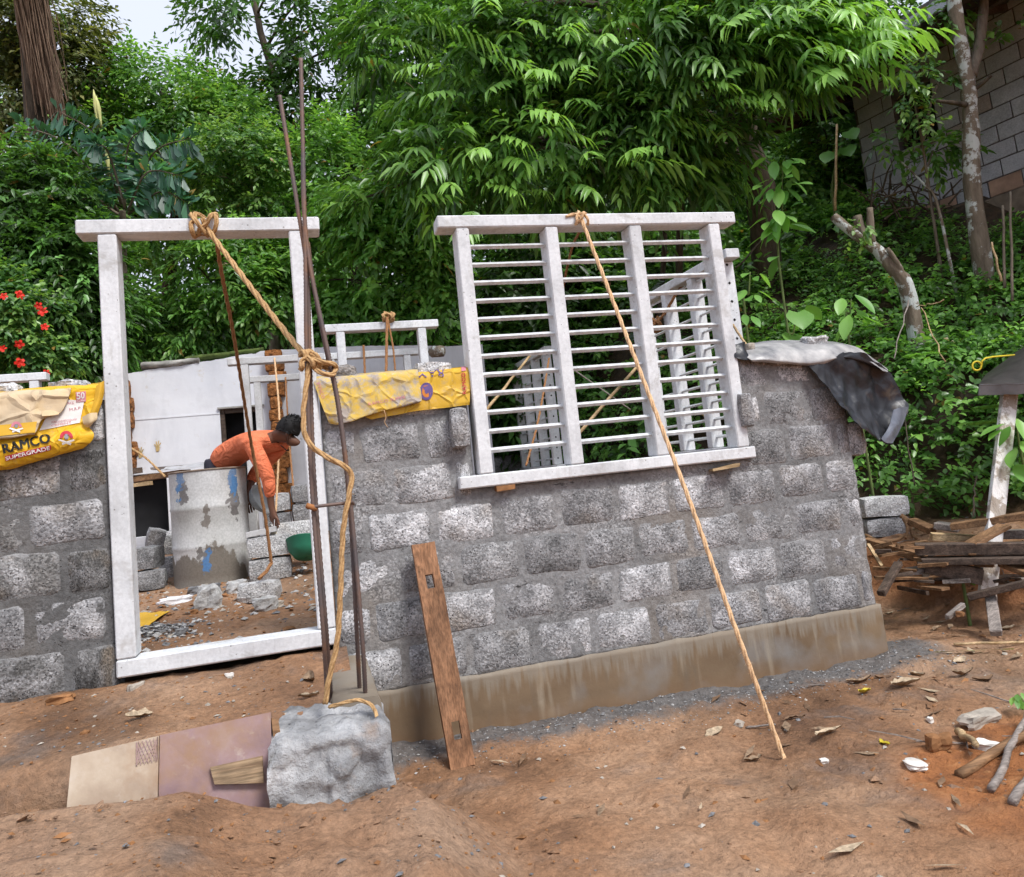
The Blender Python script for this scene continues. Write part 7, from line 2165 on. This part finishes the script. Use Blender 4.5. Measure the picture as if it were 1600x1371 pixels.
# dry branches piled at the house foot
dbm = MB(); rs = random.Random(8)
for k in range(46):
    p = at(rs.uniform(1350, 1490), rs.uniform(295, 345), rs.uniform(8.3, 9.2)); e = p + Vector((rs.uniform(-.5, .5), rs.uniform(-.3, .3), rs.uniform(-.05, .35)))
    dbm.tube([p, p.lerp(e, .5) + Vector((0, 0, .05)), e], [.012, .009, .004], 4)
tag(dbm.build('brushwood', MAT['bark'], None), 'dark heap of dry twigs at the foot of the block house', 'brushwood', kind='stuff')

# ================================================================== scrap timber, white post, sheet metal
wpst = thing('white_post', 'white lichen-covered board standing up from the timber pile', 'post', grounded(1545, 925, 5.05))
m = MB(); m.obox(at(1577, 608, 5.5), at(1541, 935, 4.98), .105, .045, up=-FWD, jit=.004, bev=.006); m.build('board', MAT['post_white'], wpst)
smt = thing('metal_sheet', 'dark bent sheet of roofing metal jutting in at the right edge', 'sheet metal', at(1580, 600, 5.4))
rows = []
for j in range(9):
    v = j / 8; row = []
    for i in range(14):
        u = i / 13
        px = 1530 + u * 190; py = (602 + v * -8) - 84 * (v ** .6) * min(1, u * 1.6 + .1) - u * 6
        row.append(at(px + 10 * v, py, 5.35 + .75 * v - .1 * u) + Vector((0, 0, .012 * math.sin(u * 40))))
    rows.append(row)
m = MB(); m.grid(rows); m.grid([[p - Vector((0, 0, .006)) for p in r_][::-1] for r_ in rows]); m.grid([rows[0], [p - Vector((0, 0, .006)) for p in rows[0]]])
m.build('sheet', plain('dull_sheet_metal', (.06, .055, .052), .5, .4, 6, .3, 20, metal=.3), smt, True)
rows2 = [[p + Vector((0, -.004, .004)) for p in rows[0]], [p + Vector((.01, .03, -.07)) for p in rows[0]]]
m = MB(); m.grid(rows2); m.grid([[p + Vector((0, .006, 0)) for p in r_][::-1] for r_ in rows2]); m.build('turned_edge', plain('grey_metal_edge', (.22, .25, .29), .45, .3, 6, .2, 20, metal=.3), smt, True)
wl = []
for i in range(26):
    a = i / 25 * 4 * math.pi; wl.append(at(1526 + 7 * math.cos(a) + .3 * i * .1, 572 + 7 * math.sin(a), 5.3 + .002 * i))
wl += [at(1540, 560, 5.35), at(1585, 555, 5.6)]
m = MB(); m.tube(crom(wl, 80), .006, 6); tag(m.build('wire_loop', plain('yellow_wire', (.6, .48, .03), .5, .15), None, True), 'loop of yellow wire hanging beside the roofing metal', 'wire')
PILE = 'scrap timber pile'
for k, (a, b, w, th, mk, lab) in enumerate((((1486, 824, 5.3), (1640, 800, 5.0), .1, .045, 'wood_brown', 'long brown board topmost on the timber pile'), ((1455, 838, 5.35), (1536, 843, 5.25), .09, .045, 'wood_pale', 'pale rounded board end in the timber pile'),
                                        ((1430, 858, 5.1), (1680, 856, 4.7), .1, .07, 'wood_dark', 'long dark beam across the middle of the timber pile'), ((1440, 876, 5.05), (1680, 874, 4.65), .12, .04, 'wood_dark', 'thin dark beam under the long one'),
                                        ((1516, 852, 4.95), (1570, 822, 5.0), .11, .03, 'wood_brown', 'short dark brown board lying askew on the pile'), ((1352, 846, 5.6), (1445, 872, 5.2), .07, .055, 'wood_brown', 'brown gnarled branch left of the timber pile'),
                                        ((1445, 882, 5.05), (1535, 902, 4.9), .08, .1, 'wood_dark', 'dark squared beam end under the pile'), ((1376, 928, 4.75), (1404, 880, 5.0), .05, .035, 'wood_dark', 'short dark stick leaning near the wall end'),
                                        ((1513, 934, 4.75), (1650, 900, 4.5), .07, .04, 'wood_dark', 'dark plank lying lowest before the white post'), ((1547, 926, 4.75), (1557, 990, 4.45), .06, .035, 'wood_grey', 'grey split plank pointing at the camera below the white post'),
                                        ((1424, 814, 5.75), (1458, 829, 5.6), .09, .05, 'wood_brown', 'short brown offcut beside the stacked blocks'), ((1560, 835, 5.25), (1680, 834, 4.9), .1, .05, 'wood_grey', 'grey beam behind the askew board'),
                                        ((1572, 880, 4.9), (1640, 905, 4.6), .13, .03, 'wood_brown', 'broad board leaning at the right edge of the pile'), ((1462, 820, 5.6), (1500, 826, 5.5), .16, .04, 'wood_grey', 'grey stump of board at the back of the pile'),
                                        ((1405, 895, 5.1), (1450, 890, 5.1), .1, .04, 'wood_grey', 'rotten grey slab left of the squared beam'), ((1356, 850, 5.1), (1378, 885, 4.95), .025, .02, 'wood_pale', 'thin pale stick beside the wall end'), ((1480, 965, 4.5), (1505, 945, 4.6), .03, .03, 'wood_grey', 'short grey stick on the earth lip before the pile'))):
    pa, pb_ = at(*a), at(*b)
    for q in (pa, pb_): q.z = max(q.z, ground_h(q.x, q.y) + th * .4)
    m = MB(); m.obox(pa, pb_, w, th, jit=.004, bev=.004); tag(m.build('timber', MAT[mk]), lab, 'timber', PILE)
p = Vector((4.46, 5.35, ground_h(4.46, 5.35)))
loose_block('concrete_block', 'lower dirty block of the stacked pair beyond the wall end', 0, 0, p=Vector((p.x, p.y, at(1385, 838, 6.2).z)), size=(.34, .2, .155), rot=(0, 0, -.35), seed=71)
loose_block('concrete_block', 'upper pale block of the stacked pair beyond the wall end', 0, 0, p=Vector((p.x, p.y, at(1385, 838, 6.2).z + .16)), size=(.36, .22, .16), rot=(0, .02, -.32), seed=72, mat='block_pale')

rt = thing('tree_root', 'brown roots curling beside the stacked blocks', 'root', at(1415, 820, 6.0))
for k, pts in enumerate(([(1408, 806, 6.05), (1420, 815, 6.0), (1425, 835, 5.95), (1432, 842, 5.9)], [(1412, 808, 6.0), (1418, 825, 5.95), (1415, 842, 5.9)], [(1352, 838, 5.9), (1375, 846, 5.7), (1400, 844, 5.7), (1412, 838, 5.8)])):
    limb_obj('root', [at(*q) for q in pts], .018, .01, MAT['wood_brown'], rt, 7, .15, k, 12)

# ================================================================== litter on the ground
random.seed(77)
for k, (px, py, L, W, mk, rot, curl, lab) in enumerate((
        (1350, 1085, .1, .045, 'leaf_yellow', .2, .6, 'curled yellow leaf on the mud below the wall corner'), (1381, 1164, .07, .04, 'leaf_yellow', 1.5, .2, 'small bright yellow leaf near the bottom edge'),
        (1414, 1073, .19, .08, 'leaf_pale', -.05, .5, 'large bleached curled leaf in the middle of the mud'), (1500, 1034, .11, .06, 'leaf_pale', .1, .2, 'pale flat leaf below the green blade'),
        (1505, 1057, .17, .05, 'leaf_dry', .1, .7, 'grey arched leaf right of the bleached leaf'), (1540, 1064, .15, .05, 'leaf_brown', 0., .3, 'brown flat leaf at the right of the arched leaf'),
        (1288, 1150, .2, .06, 'leaf_pale', .3, .4, 'torn straw coloured leaf near the rope end'), (1115, 1148, .17, .06, 'leaf_pale', .55, .15, 'flat straw leaf left of the rope'),
        (1180, 1190, .1, .05, 'leaf_dry', .0, .3, 'dry leaf by the foot of the long rope'), (1345, 1067, .16, .05, 'leaf_dry', -.2, .4, 'long dry leaf at the mortar edge'),
        (1380, 1062, .09, .035, 'leaf_brown', -.7, .5, 'narrow brown leaf next to the bleached leaf'), (1435, 1058, .09, .045, 'leaf_pale', -1., .6, 'cupped tan leaf behind the bleached leaf'),
        (1462, 985, .13, .05, 'leaf_dry', .4, .3, 'green-grey leaf below the earth lip'), (1390, 960, .1, .045, 'leaf_pale', 0., .2, 'tan leaf near the end of the plinth'),
        (1240, 1124, .12, .03, 'leaf_brown', -.1, .2, 'thin dark leaf near the rope'), (1575, 985, .12, .05, 'leaf_pale', -.4, .4, 'tan leaf below the grey split plank'))):
    leaf_thing(lab, on_ground(px, py), L, W, MAT[mk], rot, curl)
gb = MB(); a = on_ground(1462, 1024); b = on_ground(1585, 1019)
n = 14; ps = [a.lerp(b, i / n) for i in range(n + 1)]
gb.grid([[p + Vector((0, .016 * math.sin(math.pi * min(.98, i / n + .04)), .014)) for i, p in enumerate(ps)], [p + Vector((0, -.016 * math.sin(math.pi * min(.98, i / n + .04)), .02)) for i, p in enumerate(ps)]])
tag(gb.build('fallen_palm_leaf', plain('green_blade', (.33, .36, .1), .6, .2), None, True), 'long pale green palm blade lying on the mud', 'leaf')
stick('stick', 'long pale stripped stick lying behind the palm blade', on_ground(1490, 1010) + Vector((0, 0, .01)), on_ground(1640, 1006) + Vector((0, 0, .015)), .008, .008, MAT['wood_pale'], 'stick', .003)
stick('stick', 'thin grey twig on the mud left of the rope', on_ground(1165, 1140) + Vector((0, 0, .008)), on_ground(1212, 1136) + Vector((0, 0, .012)), .006, .004, MAT['wood_grey'], 'stick', .003)
for k, (px, py, sz, mk, lab) in enumerate(((1532, 1132, (.1, .05, .04), 'stone', 'long grey stone on red earth at the right'), (1155, 1134, (.028, .025, .018), 'stone', 'small grey pebble left of the rope'), (1430, 1198, (.06, .04, .016), 'stone_white', 'flat cream stone at the bottom edge'),
                                      (1545, 1172, (.07, .04, .025), 'stone_white', 'white stone chip among palm stalks at bottom right'), (1468, 1168, (.05, .04, .04), 'stone_red', 'orange laterite lump at the bottom right'), (1454, 1128, (.014, .014, .016), 'stone_white', 'tiny pale pebble on the brown mud'), (1440, 906, (.05, .04, .025), 'stone_white', 'white stone chip on the earth lip'),
                                      (1500, 932, (.05, .03, .02), 'stone_white', 'white chip beneath the dark timbers'), (1445, 928, (.03, .03, .02), 'stone_white', 'little white pebble on the earth lip'), (1583, 948, (.05, .04, .02), 'stone', 'tan stone beside the grey split plank'), (1520, 945, (.04, .03, .03), 'stone_red', 'orange stone on the earth lip'), (1412, 930, (.09, .07, .07), 'stone_red', 'orange earth clod near the wall end'), (1500, 962, (.025, .02, .02), 'stone_red', 'small orange clod below the earth lip'), (1288, 1192, (.02, .015, .012), 'stone_white', 'white crumb at the bottom edge'))):
    stone('stone', lab, on_ground(px, py), sz, MAT[mk], 200 + k, rot=k * .7)
# palm stalks in the bottom right corner
for k, (a, b, r0, mk, lab) in enumerate((((1500, 1215), (1640, 1150), .019, 'wood_brown', 'thick brown palm stalk in the bottom right corner'), ((1550, 1240), (1612, 1130), .014, 'wood_grey', 'grey split palm stalk crossing the thick one'), ((1500, 1150), (1530, 1190), .016, 'wood_pale', 'short tan stalk behind the thick one'), ((1580, 1260), (1660, 1180), .016, 'wood_grey', 'grey stalk lowest in the right corner'))):
    stick('palm_stalk', lab, on_ground(*a) + Vector((0, 0, r0 * .7)), on_ground(*b) + Vector((0, 0, .06)), r0, r0 * .8, MAT[mk], 'stalk', .006)
def gr_pt(rs):
    x = rs.uniform(.4, 5.2); y = rs.uniform(1.9, 5.2)
    if y > 3.78 and x < 3.1: return None
    k = noise.noise(Vector((x * 1.1, y * 1.1, 7)))
    red = sstep(2.0, 3.2, x) * sstep(3.3, 2.4, y)
    if rs.random() > .22 + .5 * max(0, k) + .6 * red + .5 * sstep(-1.9, -1.2, bank_s(x, y)): return None
    return Vector((x, y, ground_h(x, y)))
scatter_bits('gravel', 'small stones and red crumbs scattered over the mud', 5200, gr_pt, .002, .016, ['stone_red', 'stone', 'mud', 'rubble', 'mud'], 9, 'gravel')
def foot_pt(rs):
    x = rs.uniform(.25, 3.4); y = 3.78 - abs(rs.gauss(0, .14)) if x < 3.08 else rs.uniform(3.5, 4.0)
    return Vector((x, y, ground_h(x, y)))
def clod_pt(rs):
    x = rs.uniform(-1.3, 4.6); y = rs.uniform(1.9, 4.6)
    if y > 3.7 and x < 3.2: return None
    if x < .3 and y > 2.9: return None
    if noise.noise(Vector((x * 1.6, y * 1.6, 3))) < .05: return None
    return Vector((x, y, ground_h(x, y) - .006))
scatter_bits('earth_clods', 'half-buried clods of mud over the ground', 2600, clod_pt, .006, .03, ['mud', 'mud', 'mud', 'stone_red'], 19, 'clods')
scatter_bits('mortar_droppings', 'grey mortar crumbs along the foot of the plinth', 2600, foot_pt, .002, .009, ['rubble', 'rubble', 'rubble_pale', 'mortar'], 10)
def st_pt(rs):
    x = rs.uniform(-2.2, .05); y = rs.uniform(3.0, 3.78); return Vector((x, y, sitout_h(x, y)))
scatter_bits('step_crumbs', 'crumbs of red earth and mortar on the mud step', 900, st_pt, .002, .013, ['stone_red', 'stone', 'rubble', 'stone_red'], 11)
def near_pt(rs):
    x = rs.uniform(-1.4, .75); y = rs.uniform(1.9, 2.9); return Vector((x, y, ground_h(x, y)))
scatter_bits('gravel', 'clods and crumbs in the loose earth before the step', 1500, near_pt, .002, .012, ['stone_red', 'mud', 'stone_red', 'mud', 'rubble'], 14, 'gravel')
rs = random.Random(33); sc_m = MB()
for k in range(70):
    p = at(rs.uniform(1360, 1600), rs.uniform(845, 915), rs.uniform(4.9, 5.5)); p.z = max(p.z - .02, ground_h(p.x, p.y) + .01)
    a = rs.gauss(-.3, .7); L = rs.uniform(.06, .35); e = p + Vector((math.cos(a) * L, math.sin(a) * L, rs.uniform(-.03, .03))); e.z = max(e.z, ground_h(e.x, e.y) + .005)
    sc_m.cur = rs.randrange(3); sc_m.obox(p, e, rs.uniform(.012, .05), rs.uniform(.01, .025), jit=.003)
tag(sc_m.build('wood_scraps', [MAT['wood_dark'], MAT['wood_brown'], MAT['wood_grey']]), 'splinters and offcuts strewn through the timber pile', 'wood scraps', kind='stuff')
# dry leaf litter and twigs
rs = random.Random(21); lm_ = MB()
for k in range(420):
    x = rs.uniform(.6, 5.4); y = rs.uniform(1.9, 5.4)
    if y > 3.7 and x < 3.2: continue
    if rs.random() > .3 + .5 * sstep(2.2, 4.2, x): continue
    p = Vector((x, y, ground_h(x, y) + .006)); a = rs.uniform(0, 6.28); d = Vector((math.cos(a), math.sin(a), 0)); s = Vector((-d.y, d.x, 0)); L = rs.uniform(.02, .075); W = L * rs.uniform(.15, .3)
    lm_.cur = rs.choice((0, 1, 1, 0, 2))
    lm_.add([p - d * L + Vector((0, 0, .006)), p - s * W + Vector((0, 0, rs.uniform(0, .012))), p + d * L + Vector((0, 0, rs.uniform(0, .015))), p + s * W + Vector((0, 0, rs.uniform(0, .012)))], [(0, 1, 3), (1, 2, 3)])
tag(lm_.build('leaf_litter', [MAT['leaf_dry'], MAT['leaf_brown'], MAT['leaf_pale']]), 'scraps of dry leaves strewn over the mud', 'leaf litter', kind='stuff')
tw = MB()
for k in range(150):
    x = rs.uniform(2.2, 5.4); y = rs.uniform(2.0, 5.2)
    if y > 3.7 and x < 3.2: continue
    if rs.random() > .25 + .75 * sstep(-2.2, -1.0, bank_s(x, y)): continue
    p = Vector((x, y, ground_h(x, y) + .006)); a = rs.uniform(0, 6.28); L = rs.uniform(.05, .22); e = p + Vector((math.cos(a) * L, math.sin(a) * L, 0)); e.z = ground_h(e.x, e.y) + rs.uniform(.004, .03)
    tw.tube([p, p.lerp(e, .5) + Vector((rs.uniform(-.01, .01), rs.uniform(-.01, .01), .005)), e], [.004, .0035, .002], 4)
tag(tw.build('twig_litter', MAT['wood_grey']), 'thin dry twigs strewn over the mud', 'twigs', kind='stuff')
